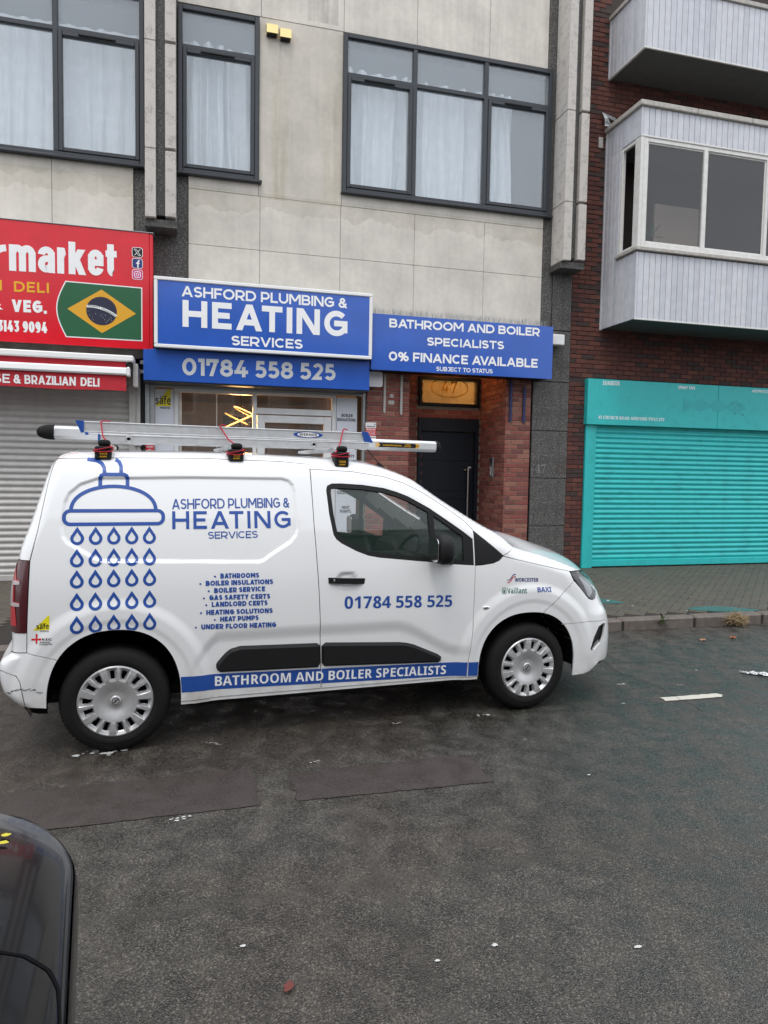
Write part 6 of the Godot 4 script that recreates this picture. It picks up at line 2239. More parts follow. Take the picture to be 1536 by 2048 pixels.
# [tyre, trim, rim]: faces +z, hub at the origin; z = 0 is the outer face
func wheel_meshes() -> Array:
	var t := B.new()
	var R := 0.319
	var prof := [Vector2(0.205, -0.012), Vector2(0.215, 0.004), Vector2(0.232, 0.012), Vector2(0.250, 0.014), Vector2(0.252, 0.011), Vector2(0.268, 0.010), Vector2(0.284, 0.004), Vector2(0.297, -0.006), Vector2(0.307, -0.018), Vector2(0.3165, -0.034), Vector2(R, -0.06), Vector2(R + 0.001, -0.10), Vector2(R, -0.145), Vector2(0.31, -0.18), Vector2(0.29, -0.195), Vector2(0.22, -0.195)]
	var seg := 216
	for i in prof.size() - 1:
		for k in seg:
			var q := []; var m := []
			for w in [[i, k], [i, k + 1], [i + 1, k + 1], [i + 1, k]]:
				var a: float = TAU * w[1] / seg
				var p: Vector2 = prof[w[0]]
				var d: Vector2 = prof[mini(w[0] + 1, prof.size() - 1)] - prof[maxi(w[0] - 1, 0)]
				var n2 := Vector2(-d.y, d.x).normalized() * -1.0
				var rad := p.x
				if w[0] in [8, 9, 10, 11] and (int(w[1]) % 3) == 0:
					rad -= 0.006
				var tilt := 0.0
				if w[0] >= 9: tilt = 0.02
				var flat := sin(a + tilt)
				q.append(Vector3(cos(a + tilt) * rad, flat * rad, p.y))
				m.append(Vector3(cos(a) * n2.x, sin(a) * n2.x, n2.y).normalized())
			if m[0].dot(Vector3(q[0].x, q[0].y, 0).normalized() + Vector3(0, 0, 0.8 if prof[i].y > -0.1 else -0.8)) < 0:
				for w in 4: m[w] = -m[w]
			t.quads(q[0], q[1], q[2], q[3], m[0], m[1], m[2], m[3])
	# the trim: a dished disc with seven pairs of openings
	var h := B.new()
	var hf := func(r: float, th: float) -> Array:
		var base := 0.012 - 0.030 * soft((0.135 - r) / 0.11) + 0.004 * soft((0.06 - r) / 0.03)
		if r > 0.205: base -= 0.010 * soft((r - 0.205) / 0.012)
		var ph := fposmod(th, TAU / 7.0) / (TAU / 7.0)
		var hole := 0.0
		for c in [0.20, 0.645]:
			var da := absf(ph - c) * TAU / 7.0 * r
			var half := 0.0238 + 0.004 * (r - 0.16) / 0.03
			var e := minf((half - da) / 0.010, minf((r - 0.127) / 0.008, (0.205 - r) / 0.018))
			hole = maxf(hole, clampf(e, 0.0, 1.0))
		var ridge := 0.003 * soft((r - 0.12) / 0.02) * soft((0.2 - r) / 0.02)
		return [base + ridge - 0.026 * hole, hole]
	var nr := 46; var nt := 336
	var grid := []
	for i in nr + 1:
		var row := []
		var r := 0.012 + 0.205 * i / nr
		for k in nt:
			row.append(hf.call(r, TAU * k / nt))
		grid.append(row)
	for i in nr:
		var r0 := 0.012 + 0.205 * i / nr; var r1 := 0.012 + 0.205 * (i + 1) / nr
		for k in nt:
			var k2 := (k + 1) % nt
			if minf(minf(grid[i][k][1], grid[i][k2][1]), minf(grid[i + 1][k][1], grid[i + 1][k2][1])) >= 0.999:
				continue
			var a0 := TAU * k / nt; var a1 := TAU * (k + 1) / nt
			var p00 := Vector3(cos(a0) * r0, sin(a0) * r0, grid[i][k][0])
			var p01 := Vector3(cos(a1) * r0, sin(a1) * r0, grid[i][k2][0])
			var p10 := Vector3(cos(a0) * r1, sin(a0) * r1, grid[i + 1][k][0])
			var p11 := Vector3(cos(a1) * r1, sin(a1) * r1, grid[i + 1][k2][0])
			var nn := (p11 - p00).cross(p10 - p01)
			if nn.z < 0: nn = -nn
			h.quad(p00, p01, p11, p10, nn.normalized())
	var rim := B.new()
	rim.lathe([Vector2(0.0, -0.05), Vector2(0.10, -0.048), Vector2(0.17, -0.06), Vector2(0.21, -0.03), Vector2(0.21, -0.16)], 48, Transform3D(Basis(Vector3.RIGHT, PI / 2), Vector3()))
	for k in 10:
		var a := TAU * k / 10
		rim.ellipsoid(Vector3(cos(a) * 0.165, sin(a) * 0.165, -0.05), Vector3(0.02, 0.02, 0.012), 10, 6)
	return [t.mesh(), h.mesh(), rim.mesh()]

func van_inside() -> void:
	var f := B.new()
	f.box(Vector3(1.22, 0.33, -0.80), Vector3(2.75, 0.38, 0.80))
	part("cab_floor", f, M.black_plastic, van, true)
	f = B.new()
	f.box(Vector3(1.20, 0.35, -0.84), Vector3(1.235, 1.05, 0.84))
	part("bulkhead", f, M.black_plastic, van, true)
	f = B.new()
	f.extrude(pts([2.12, 0.95, 2.18, 1.08, 2.30, 1.14, 2.62, 1.19, 2.70, 1.15, 2.66, 0.7, 2.25, 0.6]), -0.80, 0.80)
	part("dashboard", f, M.black_plastic, van, true)
	for z in [0.38, -0.42]:
		var s := B.new()
		s.extrude(pts([1.32, 0.55, 1.85, 0.60, 1.87, 0.70, 1.40, 0.67]), z - 0.24, z + 0.24)
		s.extrude(pts([1.30, 0.62, 1.42, 0.66, 1.36, 1.18, 1.30, 1.24, 1.25, 1.22]), z - 0.22, z + 0.22)
		s.ellipsoid(Vector3(1.29, 1.36, z), Vector3(0.045, 0.09, 0.12), 16, 10, 0.7)
		s.tube([Vector3(1.29, 1.2, z - 0.06), Vector3(1.29, 1.34, z - 0.06)], 0.008, 6)
		s.tube([Vector3(1.29, 1.2, z + 0.06), Vector3(1.29, 1.34, z + 0.06)], 0.008, 6)
		part("seat", s, M.black_plastic, van, true)
	var w := B.new()
	var ring := []
	for k in 37:
		var a := TAU * k / 36
		ring.append(Vector3(2.02 + sin(a) * 0.09, 1.08 + sin(a) * 0.155, 0.38 + cos(a) * 0.18))
	w.tube(ring, 0.015, 8, false)
	w.tube([Vector3(2.02, 1.08, 0.38), Vector3(2.25, 0.98, 0.38)], 0.03, 8)
	w.tube([Vector3(2.02, 1.08, 0.22), Vector3(2.02, 1.08, 0.54)], 0.02, 8)
	part("steering_wheel", w, M.black_plastic, van, true)
	# pale linings of pillars and roof
	var l := B.new()
	for i in 12:
		var xa := 1.2 + i * 0.07; var xb := xa + 0.07
		l.quad(Vector3(xa, c_top.at(xa) - 0.05, -0.62), Vector3(xb, c_top.at(xb) - 0.05, -0.62), Vector3(xb, c_top.at(xb) - 0.05, 0.62), Vector3(xa, c_top.at(xa) - 0.05, 0.62), Vector3.DOWN)
	part("headlining", l, M.headliner, van, true)
	for sg in [1.0, -1.0]:
		var p := B.new()
		var xs := [2.06, 2.2, 2.35, 2.5, 2.6]
		for i in 4:
			var ya: float = c_top.at(xs[i]) - 0.045; var yb: float = c_top.at(xs[i + 1]) - 0.045
			p.quad(Vector3(xs[i], ya, 0.60 * sg), Vector3(xs[i + 1], yb, 0.62 * sg), Vector3(xs[i + 1] - 0.03, yb - 0.09, 0.76 * sg), Vector3(xs[i] - 0.03, ya - 0.07, 0.72 * sg), Vector3(0, -0.5, -sg).normalized())
		part("pillar_lining", p, M.headliner, van, true)

func van_print() -> void:
	var mp := side_map()
	var t := B.new()
	letters(t, "ASHFORD PLUMBING &", 0.328, 1.058, 1.458, 1.468, 0.062, 0.14, mp, 0.0015)
	letters(t, "HEATING", 0.328, 1.060, 1.338, 1.338, 0.108, 0.175, mp, 0.0015, 0.24)
	letters(t, "SERVICES", 0.540, 0.847, 1.277, 1.279, 0.043, 0.155, mp, 0.0015)
	part("lettering", t, M.blue_vinyl, van, true)
	t = B.new()
	var rows := [["BATHROOMS", 0.610, 0.848, 1.035, 1.033], ["BOILER INSULATIONS", 0.522, 0.936, 0.993, 0.990], ["BOILER SERVICE", 0.572, 0.885, 0.947, 0.947], ["GAS SAFETY CERTS", 0.543, 0.917, 0.904, 0.899], ["LANDLORD CERTS", 0.557, 0.901, 0.862, 0.858], ["HEATING SOLUTIONS", 0.525, 0.933, 0.814, 0.807], ["HEAT PUMPS", 0.608, 0.845, 0.768, 0.766], ["UNDER FLOOR HEATING", 0.495, 0.956, 0.726, 0.716]]
	for r in rows:
		letters(t, r[0], r[1], r[2], r[3], r[4], 0.031, 0.27, mp, 0.0015, 0.13)
		var bul := PackedVector2Array()
		for k in 12: bul.append(Vector2(r[1] - 0.032 + 0.006 * cos(TAU * k / 12), r[3] + 0.013 + 0.006 * sin(TAU * k / 12)))
		drape(t, bul, [], 0.05, 0.0018, mp)
	part("lettering", t, M.blue_vinyl, van, true)
	t = B.new()
	print_text(t, "01784 558 525", 1.404, 2.170, 0.812, 0.790, 0.079, mp, 0.0018)
	part("lettering", t, M.blue_vinyl, van, true)
	# blue band low on the side, broken at the door gaps
	for c in [[0.374, 1.2555], [1.2625, 2.299], [2.307, 2.45]]:
		t = B.new()
		var y := func(x: float, top: bool) -> float: return lerpf(0.439, 0.387, (x - 0.37) / 2.02) if top else lerpf(0.340, 0.289, (x - 0.37) / 2.02)
		var poly := PackedVector2Array([Vector2(c[0], y.call(c[0], false)), Vector2(c[1], y.call(c[1], false)), Vector2(c[1], y.call(c[1], true)), Vector2(c[0], y.call(c[0], true))])
		drape(t, poly, [arch_poly(2.772, 0.391, 0.401), arch_poly(0.0, 0.379, 0.431)], 0.03, 0.0015, mp)
		part("blue_band", t, M.blue_vinyl, van, true)
	t = B.new()
	print_text(t, "BATHROOM AND BOILER SPECIALISTS", 0.580, 2.148, 0.357, 0.312, 0.062, mp, 0.0032)
	part("lettering", t, M.white_vinyl, van, true)
	# the shower head
	t = B.new()
	var w := 0.021
	ribbon(t, round_rect(-0.002, 1.411, 0.556, 0.078, 0.034), w, true, false, mp, 0.0015, 0.02)
	var dome := PackedVector2Array()
	for k in 31:
		var a := deg_to_rad(178.0 - 176.0 * k / 30.0)
		dome.append(Vector2(-0.005 + 0.238 * cos(a), 1.450 + 0.145 * pow(sin(a), 0.9)))
	ribbon(t, dome, w, false, false, mp, 0.0019, 0.02)
	var neck := PackedVector2Array([Vector2(-0.084, 1.592), Vector2(-0.084, 1.645), Vector2(-0.078, 1.659), Vector2(-0.064, 1.666), Vector2(0.050, 1.667), Vector2(0.064, 1.660), Vector2(0.070, 1.646), Vector2(0.070, 1.592)])
	ribbon(t, neck, w, false, false, mp, 0.0019, 0.015)
	var t0 := B.new()
	ribbon(t, pts([-0.060, 1.667, -0.062, 1.705, -0.078, 1.732, -0.105, 1.748, -0.16, 1.755]), w, false, false, mp, 0.0023, 0.015)
	ribbon(t, pts([0.034, 1.667, 0.033, 1.715, 0.022, 1.742, 0.0, 1.757]), w, false, false, mp, 0.0023, 0.015)
	part("shower_head_print", t, M.blue_vinyl, van, true)
	# five rows of drops
	var ry := [1.297, 1.171, 1.050, 0.919, 0.787]
	var holes := [arch_poly(0.0, 0.379, 0.431)]
	for r in 5:
		for k in 5:
			var cx := -0.207 + 0.1005 * k
			var cy: float = ry[r]
			var ln := PackedVector2Array()
			for q in 29:
				var a := deg_to_rad(-222.0 + 264.0 * q / 28.0)
				ln.append(Vector2(cx + 0.029 * cos(a), cy - 0.008 + 0.029 * sin(a)))
			ln.append(Vector2(cx, cy + 0.045))
			var o := Geometry2D.offset_polygon(ln, 0.0085, Geometry2D.JOIN_MITER)
			var n := Geometry2D.offset_polygon(ln, -0.0085, Geometry2D.JOIN_MITER)
			var db := B.new()
			var outer: PackedVector2Array = o[0]
			if Geometry2D.is_polygon_clockwise(outer): outer.reverse()
			drape(db, outer, [n[0]] + holes, 0.02, 0.0015, mp)
			part("water_drop_print", db, M.blue_vinyl, van, true)
	# registers and makers
	t = B.new()
	drape(t, pts([-0.439, 0.772, -0.353, 0.772, -0.353, 0.856, -0.358, 0.856]), [], 0.03, 0.0015, mp)
	var tri_ := part("triangle_print", t, M.safe_yellow, van, true)
	t = B.new()
	print_text(t, "safe", -0.420, -0.355, 0.779, 0.779, 0.030, mp, 0.003)
	print_text(t, "GAS", -0.404, -0.384, 0.804, 0.804, 0.007, mp, 0.003)
	print_text(t, "REGISTER", -0.400, -0.355, 0.763, 0.762, 0.0065, mp, 0.003)
	part("lettering", t, M.ink, tri_, true)
	t = B.new()
	drape(t, pts([-0.446, 0.716, -0.395, 0.716, -0.395, 0.723, -0.446, 0.725]), [], 0.03, 0.0015, mp)
	drape(t, pts([-0.4245, 0.696, -0.4155, 0.696, -0.4155, 0.752, -0.4245, 0.752]), [], 0.03, 0.002, mp)
	part("cross_print", t, M.red_ink, van, true)
	t = B.new()
	print_text(t, "EIC", -0.390, -0.338, 0.714, 0.713, 0.012, mp, 0.002)
	print_text(t, "APPROVED", -0.404, -0.350, 0.700, 0.699, 0.008, mp, 0.002)
	print_text(t, "CONTRACTOR", -0.404, -0.339, 0.688, 0.687, 0.008, mp, 0.002)
	part("lettering", t, M.ink, van, true)
	t = B.new()
	print_text(t, "N", -0.447, -0.428, 0.714, 0.714, 0.013, mp, 0.0025)
	print_text(t, "C", -0.410, -0.394, 0.714, 0.714, 0.013, mp, 0.0025)
	part("lettering", t, M.red_ink, van, true)
	t = B.new()
	print_text(t, "WORCESTER", 2.652, 2.842, 0.946, 0.939, 0.026, mp)
	part("lettering", t, M.blue_dark, van, true)
	for k in 2:
		var wv := PackedVector2Array()
		for q in 17:
			var s := q / 16.0
			wv.append(Vector2(2.594 + 0.066 * s, 0.944 + 0.016 * k + 0.034 * soft(s) + 0.006 * sin(s * TAU) * -1.0))
		t = B.new()
		ribbon(t, wv, 0.0065, false, false, mp, 0.0015, 0.02)
		part("wave_print", t, M.red_ink if k == 0 else M.blue_dark, van, true)
	t = B.new()
	print_text(t, "Vaillant", 2.590, 2.742, 0.865, 0.863, 0.036, mp)
	ribbon(t, round_rect(2.568, 0.884, 0.028, 0.040, 0.004), 0.004, true, false, mp, 0.0015)
	drape(t, pts([2.560, 0.870, 2.576, 0.870, 2.574, 0.884, 2.577, 0.897, 2.570, 0.889, 2.566, 0.889, 2.559, 0.897, 2.562, 0.884]), [], 0.05, 0.0018, mp)
	part("lettering", t, M.vail_green, van, true)
	t = B.new()
	print_text(t, "BAXI", 2.828, 2.943, 0.866, 0.864, 0.034, mp)
	part("lettering", t, M.blue_vinyl, van, true)

# ---------------------------------------------------------------- what the van carries on its roof
func make_roof_load() -> void:
	var place := func(n: Node3D) -> void:
		n.position = van.position
		n.rotation = van.rotation
	# roof bars belong to the van
	for x in [-0.07, 0.73, 1.435]:
		var cb := B.new()
		cb.box(Vector3(x - 0.028, 1.838, -0.70), Vector3(x + 0.028, 1.865, 0.66), 0.006)
		var bar := part("roof_bar", cb, M.alu, van, true)
		for sg in [1.0, -1.0]:
			var yb: float = c_top.at(x) - 0.05
			var ft := B.new()
			ft.box(Vector3(x - 0.048, yb, 0.655 * sg - 0.05), Vector3(x + 0.047, 1.838, 0.655 * sg + 0.05), 0.008)
			part("bar_foot", ft, M.black_plastic, bar, true)
			var cp := B.new()
			cp.ellipsoid(Vector3(x + 0.005, 1.856, 0.67 * sg), Vector3(0.037, 0.022, 0.034), 16, 10, 0.7)
			part("bar_cap", cp, M.rubber, bar, true)
			if sg > 0:
				var pr := B.new()
				print_text(pr, "VAN", x - 0.022, x + 0.022, yb + 0.030, yb + 0.030, 0.014, plane_map(0.7065), 0.001)
				print_text(pr, "GUARD", x - 0.020, x + 0.020, yb + 0.014, yb + 0.014, 0.009, plane_map(0.7065), 0.001)
				part("lettering", pr, M.yellow, bar, true)
	# ladder: two sections lying on the bars
	var ld := thing("ladder", "two section aluminium ladder with blue end caps tied on the van roof", "ladder", Vector3())
	place.call(ld)
	for z in [[0.53, 0.55], [0.17, 0.17]]:
		var b := B.new()
		# channel section of the upper stile
		var xa := -0.215; var xb := 1.655
		for k in 1:
			b.box(Vector3(xa, 1.929, z[0] - 0.03), Vector3(xb, 1.990, z[0]), 0.004)
			b.box(Vector3(xa + 0.001, 1.984, z[0] - 0.032), Vector3(xb - 0.001, 1.993, z[0] + 0.005), 0.003)
			b.box(Vector3(xa + 0.001, 1.925, z[0] - 0.032), Vector3(xb - 0.001, 1.933, z[0] + 0.005), 0.003)
		var up := part("stile", b, M.alu, ld, true)
		up.rotation.z = -0.0075
		b = B.new()
		b.extrude(pts([-0.255, 1.996, -0.205, 1.996, -0.205, 1.922, -0.222, 1.920]), z[0] - 0.036, z[0] + 0.009)
		b.extrude(pts([1.605, 1.998, 1.648, 1.998, 1.690, 1.924, 1.628, 1.920]), z[0] - 0.036, z[0] + 0.009)
		part("end_cap", b, M.blue_vinyl, up, true)
		b = B.new()
		b.box(Vector3(-0.10, 1.866, z[1] - 0.03), Vector3(1.67, 1.912, z[1]), 0.004)
		b.box(Vector3(-0.099, 1.907, z[1] - 0.034), Vector3(1.669, 1.915, z[1] + 0.004), 0.003)
		var lo := part("stile", b, M.alu, ld, true)
		lo.rotation.z = -0.0015
		b = B.new()
		b.box(Vector3(-0.112, 1.863, z[1] - 0.033), Vector3(-0.098, 1.917, z[1] + 0.004), 0.005)
		part("end_cap", b, M.blue_vinyl, lo, true)
		if z[0] > 0.4:
			b = B.new()
			for x in [0.07, 1.27]:
				b.lathe([Vector2(0.0, -0.004), Vector2(0.009, -0.003), Vector2(0.011, 0.003), Vector2(0.017, 0.004), Vector2(0.019, 0.0)], 20, Transform3D(Basis(Vector3.RIGHT, PI / 2), Vector3(x, 1.888, z[1] + 0.001)))
			part("rung_end", b, M.steel, lo, true)
			b = B.new()
			for x in [0.07, 1.27]:
				b.lathe([Vector2(0.0, 0.0035), Vector2(0.010, 0.0035)], 16, Transform3D(Basis(Vector3.RIGHT, PI / 2), Vector3(x, 1.888, z[1] + 0.001)))
			part("rung_hole", b, M.black, lo, true)
			# maker's oval
			var ov := PackedVector2Array(); var ov2 := PackedVector2Array()
			for k in 36:
				var a := TAU * k / 36
				ov.append(Vector2(1.222 + 0.103 * cos(a), 1.962 + 0.021 * sin(a)))
				ov2.append(Vector2(1.222 + 0.076 * cos(a), 1.962 + 0.0165 * sin(a)))
			b = B.new(); b.sheet(ov, z[0] + 0.0015)
			part("label", b, M.blue_vinyl, up, true)
			b = B.new(); b.sheet(ov2, z[0] + 0.0025)
			part("label", b, M.white_vinyl, up, true)
			b = B.new(); print_text(b, "WERNER", 1.160, 1.284, 1.954, 1.954, 0.018, plane_map(z[0] + 0.0025), 0.001)
			part("label", b, M.ink, up, true)
			b = B.new()
			b.extrude(pts([1.545, 1.928, 1.600, 1.932, 1.604, 1.918, 1.588, 1.872, 1.560, 1.868, 1.545, 1.885]), z[0] + 0.006, z[0] + 0.012)
			part("hook_plate", b, M.galv, up, true)
	for k in 7:
		var b := B.new()
		b.tube([Vector3(0.07 + k * 0.25, 1.957 - k * 0.002, 0.16), Vector3(0.07 + k * 0.25, 1.957 - k * 0.002, 0.51)], 0.014, 10)
		part("rung", b, M.alu, ld, true)
		b = B.new()
		b.tube([Vector3(0.02 + k * 0.25, 1.888, 0.16), Vector3(0.02 + k * 0.25, 1.888, 0.53)], 0.014, 10)
		part("rung", b, M.alu, ld, true)
	# pipe tube
	var tb := thing("pipe_carrier", "silver pipe carrier tube with black rounded ends on the van roof behind the ladder", "pipe carrier", Vector3())
	place.call(tb)
	var z0 := -0.08
	var oct := PackedVector2Array()
	for q in [[-0.030, 0.045], [0.018, 0.045], [0.045, 0.026], [0.045, -0.022], [0.026, -0.043], [-0.030, -0.043], [-0.045, -0.03], [-0.045, 0.03]]:
		oct.append(Vector2(q[0], q[1]))
	var body := B.new()
	body.extrude(oct, -0.425, 2.43, Transform3D(Basis(Vector3(0, 0, 1), Vector3(0, 1, 0), Vector3(1, 0, 0)), Vector3(0, 0, z0)))
	var tbody := part("tube", body, M.alu_clean, tb, true)
	tbody.transform = Transform3D(Basis(Vector3.BACK, -0.0105), Vector3(0, 1.938, 0))
	for e in [[-0.425, -1.0, 0.115], [2.43, 1.0, 0.05]]:
		var c := B.new()
		c.lathe([Vector2(0.052, 0.0), Vector2(0.052, e[2] * 0.3), Vector2(0.046, e[2] * 0.6), Vector2(0.034, e[2] * 0.85), Vector2(0.018, e[2] * 0.97), Vector2(0.0, e[2])], 28, Transform3D(Basis(Vector3.BACK, -PI / 2 * e[1]), Vector3(e[0], 0, z0)))
		part("end_cap", c, M.rubber, tbody, true)
	var lab := B.new()
	lab.sheet(pts([1.93, -0.018, 2.25, -0.018, 2.275, 0.0, 2.25, 0.018, 1.93, 0.018, 1.945, 0.0]), z0 + 0.0462)
	part("label", lab, M.black_plastic, tbody, true)
	lab = B.new()
	var lm := plane_map(z0 + 0.0465)
	print_text(lab, "Carrying Britain's Business", 1.965, 2.125, -0.006, -0.006, 0.011, lm, 0.001)
	print_text(lab, "VAN", 2.155, 2.20, 0.002, 0.002, 0.010, lm, 0.001)
	print_text(lab, "GUARD", 2.145, 2.208, -0.011, -0.011, 0.008, lm, 0.001)
	for x in [1.905, 1.922, 2.245, 2.262]:
		ribbon(lab, pts([x, 0.018, x + 0.016, 0.0, x, -0.018]), 0.007, false, false, lm, 0.001)
	part("lettering", lab, M.yellow, tbody, true)
	# red elastic cords at the three feet
	var spots := ["rearmost of the three red elastic cords tying the ladder", "middle one of the three red elastic cords tying the ladder", "foremost of the three red elastic cords tying the ladder"]
	var xs := [-0.07, 0.73, 1.435]
	for k in 3:
		var x: float = xs[k]
		var c := B.new()
		for y in [1.822, 1.808]:
			var loop := []
			for q in 25:
				var a := TAU * q / 24
				loop.append(Vector3(x + clampf(cos(a) * 1.5, -1, 1) * 0.053, y + 0.006 * sin(a * 2.0 + y * 300.0) + 0.006 * cos(a), 0.655 + clampf(sin(a) * 1.5, -1, 1) * 0.056))
			c.tube(loop, 0.0036, 6, false)
		var top := x - 0.09 if k < 2 else x + 0.045
		if k == 0: top = x - 0.02
		c.tube([Vector3(x + (0.05 if k < 2 else -0.05), 1.828, 0.712), Vector3(lerpf(x, top, 0.4), 1.90, 0.575), Vector3(top, 1.99, 0.545), Vector3(top + 0.01, 2.002, 0.53), Vector3(top + 0.05, 1.998, 0.48)], 0.0045, 6)
		var o := single("elastic_cord", c, M.rope, spots[k], "cord", "red elastic cords on the roof bars")
		place.call(o)

# ---------------------------------------------------------------- nose of the black car the photographer stands beside
func make_black_car() -> void:
	var car := thing("black_car", "glossy black car in the near corner with yellow leaves on its bonnet", "car", Vector3(-2.3, 0, 9.4))
	# bonnet and nose as one rounded skin
	var px := Spline.new([0.0, -1.35, 0.3, -0.60, 0.5, -0.33, 0.58, -0.236, 0.62, -0.212, 0.66, -0.204, 0.75, -0.206, 0.88, -0.222, 0.96, -0.25, 1.0, -0.32])
	var py := Spline.new([0.0, 1.00, 0.3, 0.955, 0.5, 0.925, 0.58, 0.905, 0.62, 0.885, 0.66, 0.85, 0.75, 0.72, 0.88, 0.50, 0.96, 0.32, 1.0, 0.25])
	var pos := func(u: float, v: float) -> Vector3:
		var x: float = px.at(u)
		var z := 9.37 + v * 0.79
		var d := clampf(absf(z - 9.37) - 0.40, 0.0, 0.385)
		var back := (0.39 - sqrt(0.39 * 0.39 - d * d)) * soft((x + 1.3) / 0.8)
		var fall := 0.010 * v * v + 0.028 * pow(clampf((absf(v) - 0.80) / 0.20, 0, 1), 2.0)
		return Vector3(x - back - 0.019 + (z - 8.97) * 0.12 * soft((x + 1.3) / 0.8), py.at(u) - fall, z)
	var skin := func(u0: float, u1: float, v0: float, v1: float, nu: int, nv: int) -> B:
		var b := B.new()
		for i in nu:
			for j in nv:
				var q := []; var m := []
				for w in [[0, 0], [1, 0], [1, 1], [0, 1]]:
					var u: float = lerpf(u0, u1, float(i + w[0]) / nu)
					var v: float = lerpf(v0, v1, float(j + w[1]) / nv)
					q.append(pos.call(u, v))
					var du: Vector3 = pos.call(u + 0.004, v) - pos.call(u - 0.004, v)
					var dv: Vector3 = pos.call(u, v + 0.004) - pos.call(u, v - 0.004)
					var n := dv.cross(du).normalized()
					if n.dot(Vector3(0.4, 1, 0)) < 0: n = -n
					m.append(n)
				b.quads(q[0], q[1], q[2], q[3], m[0], m[1], m[2], m[3])
		return b
	part("bonnet", skin.call(0.0, 0.618, -1.0, 1.0, 50, 70), M.black_paint, car)
	part("bumper", skin.call(0.626, 1.0, -1.0, 1.0, 40, 70), M.black_paint, car)
	var gp := B.new()
	var gm := func(p: Vector2, off: float) -> Array: return [pos.call(p.x, p.y) + Vector3(0, 0.0015 + off, 0), Vector3.UP]
	ribbon(gp, pts([0.20, -0.185, 0.36, -0.178, 0.48, -0.165, 0.54, -0.14, 0.575, -0.10, 0.594, -0.05, 0.603, 0.03, 0.606, 0.3, 0.606, 0.7]), 0.008, false, false, gm, 0.0)
	part("shut_line", gp, M.black, car)
	part("inner_shell", bx(-1.3, -0.60, 0.35, 0.78, 8.85, 9.95, 0.05), M.black, car)
	# flanks, cabin, wheels
	for sg in [-1.0, 1.0]:
		var fl := B.new()
		var z: float = 9.37 + sg * 0.79
		var n := 40
		for i in n:
			for k in 6:
				var q := []
				for w in [[0, 0], [1, 0], [1, 1], [0, 1]]:
					var t: float = float(i + w[0]) / n
					var x: float = lerpf(-4.4, pos.call(0.62, sg).x - 0.02, t)
					var top: float = lerpf(0.93, 0.83, soft((x + 1.4) / 0.8))
					if x > -0.6: x -= 0.0
					var s: float = float(k + w[1]) / 6.0
					q.append(Vector3(x, lerpf(top, 0.28, s), z + sg * 0.02 * sin(PI * s)))
				fl.quad(q[0], q[1], q[2], q[3], Vector3(0, 0.1, sg).normalized())
		part("flank", fl, M.black_paint, car)
	var cabin := B.new()
	cabin.extrude(pts([-4.35, 0.95, -1.30, 0.97, -2.05, 1.38, -2.6, 1.44, -3.6, 1.40, -4.2, 1.05]), 8.72, 10.08)
	part("cabin", cabin, M.black_paint, car)
	part("tail", bx(-4.42, -4.2, 0.35, 0.95, 8.6, 10.2, 0.06), M.black_paint, car)
	for w in [[-0.95, 1.0], [-0.95, -1.0], [-3.5, 1.0], [-3.5, -1.0]]:
		var tb := B.new()
		tb.lathe([Vector2(0.0, 0.0), Vector2(0.2, 0.005), Vector2(0.29, 0.01), Vector2(0.31, -0.03), Vector2(0.31, -0.18), Vector2(0.2, -0.2)], 40, Transform3D(Basis(Vector3.RIGHT, PI / 2 * w[1]), Vector3(w[0], 0.31, 9.40 + w[1] * 0.80)))
		part("wheel", tb, M.rubber, car)
	for k in 2:
		var lb := B.new()
		var c: Vector3 = pos.call(0.50, -0.66) if k == 0 else pos.call(0.49, -0.612)
		c.y += 0.006
		var p := PackedVector2Array()
		for q in 10:
			var a := TAU * q / 10
			p.append(Vector2(c.x + cos(a) * 0.013 * rng.randf_range(0.6, 1.1), c.z + sin(a) * 0.008 * rng.randf_range(0.6, 1.1)))
		lb.sheet(p, c.y, true)
		single("yellow_leaf", lb, M.leaf_yellow, "larger scrap of yellow leaf on the black bonnet" if k == 0 else "smaller scrap of yellow leaf at the left edge on the black bonnet", "leaf", "yellow leaf scraps on the bonnet")

# ---------------------------------------------------------------- litter, leaves, weeds
func leaf(called: String, at: Vector3, size: float, turn: float, m: Material, label: String, group := "") -> void:
	var b := B.new()
	var n := 12
	for k in n:
		var q := []
		for s in [k, k + 1]:
			var a: float = TAU * s / n
			var r := size * (0.6 + 0.4 * absf(cos(a * 2.5 + 0.4)))
			q.append(Vector3(cos(a) * r, 0.006 + 0.35 * size * absf(sin(a * 1.5 + turn)), sin(a) * r * 0.7).rotated(Vector3.UP, turn) + at)
		var c := at + Vector3(0, 0.008, 0)
		b.tri(c, q[0], q[1], Vector3.UP, Vector3.UP, Vector3.UP)
	single(called, b, m, label, "leaf", group)

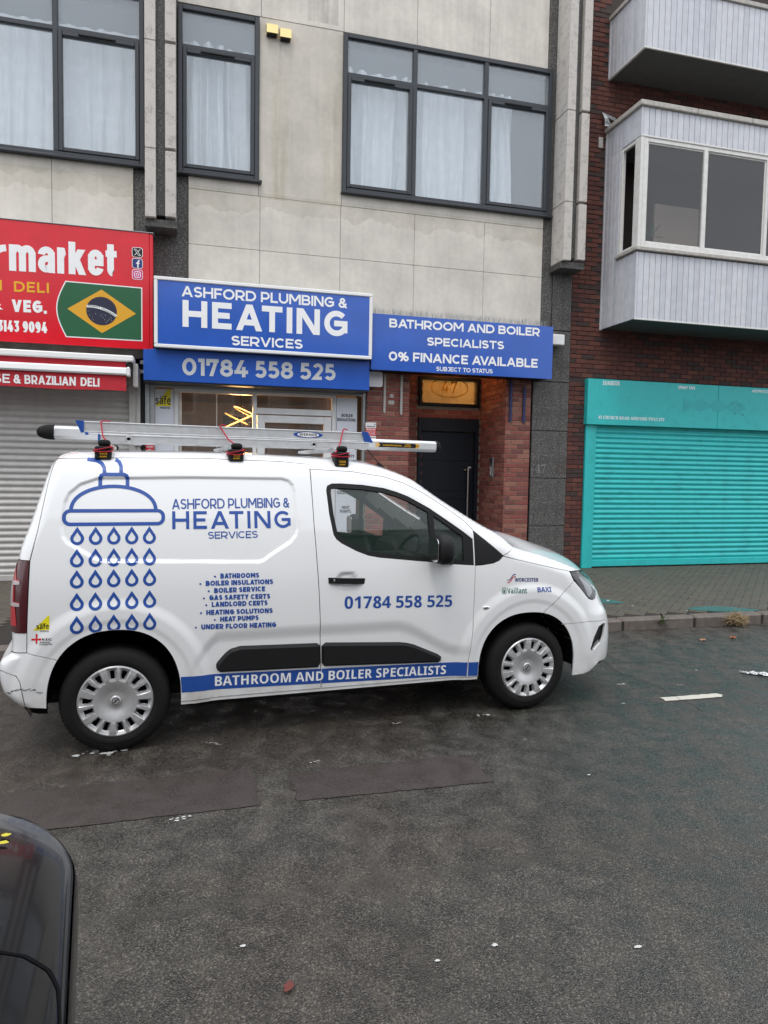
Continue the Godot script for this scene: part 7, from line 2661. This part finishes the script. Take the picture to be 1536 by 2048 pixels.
func make_litter() -> void:
	var orange := mat(0.42, 0.10, 0.03, 0.7)
	var pale := mat(0.42, 0.22, 0.12, 0.7)
	var red := mat(0.13, 0.028, 0.02, 0.6)
	leaf("fallen_leaf", Vector3(5.524, 0, 4.345), 0.045, 0.6, orange, "bright orange fallen leaf on wet road near the kerb", "fallen leaves on the road")
	leaf("fallen_leaf", Vector3(5.125, 0, 4.371), 0.045, 2.1, pale, "pale brown fallen leaf on wet road left of the orange one", "fallen leaves on the road")
	leaf("fallen_leaf", Vector3(0.316, 0, 8.249), 0.028, 1.2, red, "dark red fallen leaf on the near road, lowest in the picture", "fallen leaves on the road")
	# cloth
	var b := B.new()
	var f := FastNoiseLite.new(); f.seed = 77; f.frequency = 5.0
	var cp := func(u: float, v: float) -> Vector3:
		var x := 4.63 + 0.62 * u
		var z := 5.44 + 0.36 * u + (0.02 + 0.20 * pow(maxf(u, 0.0), 0.6)) * (v - 0.3) + 0.02 * f.get_noise_2d(u * 3.0, 9.0)
		return Vector3(x, 0.008 + 0.028 * absf(f.get_noise_2d(u * 2.2, v * 1.4)) + 0.02 * sin(PI * v) * u, z)
	for i in 40:
		for j in 16:
			var q := []; var m := []
			for w in [[0, 0], [1, 0], [1, 1], [0, 1]]:
				var u: float = (i + w[0]) / 40.0; var v: float = (j + w[1]) / 16.0
				q.append(cp.call(u, v))
				var n: Vector3 = (cp.call(u, v + 0.01) - cp.call(u, v - 0.01)).cross(cp.call(u + 0.01, v) - cp.call(u - 0.01, v)).normalized()
				m.append(n if n.y > 0 else -n)
			b.quads(q[0], q[1], q[2], q[3], m[0], m[1], m[2], m[3])
	single("cloth", b, M.white_matt, "crumpled white cloth lying on the road at the right edge", "cloth")
	for q in [[5.05, 2.75, 0.024, "largest white scrap of litter on the block pavement, farthest from the kerb"], [5.15, 3.12, 0.015, "small white scrap of litter midway between the largest scrap and kerb"], [5.62, 3.5, 0.013, "small white scrap of litter beside the teal reflecting puddle"]]:
		var sb := B.new()
		var p := PackedVector2Array()
		for k in 9:
			var a := TAU * k / 9
			p.append(Vector2(q[0] + cos(a) * q[2] * rng.randf_range(0.6, 1.0), q[1] + sin(a) * q[2] * rng.randf_range(0.6, 1.0)))
		sb.sheet(p, PV + 0.006, true)
		single("paper_scrap", sb, M.white_matt, q[3], "litter", "scraps of litter on the pavement")
	# weed in the kerb and a wad of dry grass
	var g := mat(0.05, 0.085, 0.025, 0.7)
	b = B.new()
	for k in 26:
		var p := Vector3(5.06 + rng.randf_range(-0.02, 0.03), 0.03 + rng.randf_range(0.0, 0.09), 3.80)
		var d := Vector3(rng.randf_range(-1, 0.7), rng.randf_range(0.2, 1.0), rng.randf_range(0.1, 0.9)).normalized() * rng.randf_range(0.04, 0.12)
		var s := d.cross(Vector3.UP).normalized() * 0.012
		var n := Vector3(0, 0.5, 0.8).normalized()
		b.tri(p, p + d * 0.5 + s, p + d, n, n, n)
		b.tri(p, p + d * 0.5 - s, p + d, n, n, n)
	single("weed", b, g, "small green weed growing from joint in the kerb", "weed")
	b = B.new()
	for k in 190:
		var a := rng.randf() * TAU
		var r := rng.randf() * 0.13
		var p := Vector3(6.02 + cos(a) * r * 1.1, rng.randf_range(0.01, 0.12) * (1.0 - r * 3.0) + 0.02, 3.84 + sin(a) * r * 0.5)
		var d := Vector3(rng.randf_range(-1, 1), rng.randf_range(-0.4, 0.4), rng.randf_range(-0.5, 0.5)).normalized() * rng.randf_range(0.04, 0.09)
		b.tube([p - d, p + Vector3(0, 0.008, 0), p + d], 0.0028, 4, false)
	single("dry_grass", b, mat(0.30, 0.22, 0.12, 0.85), "tangled wad of dry straw lying against the kerb", "straw")
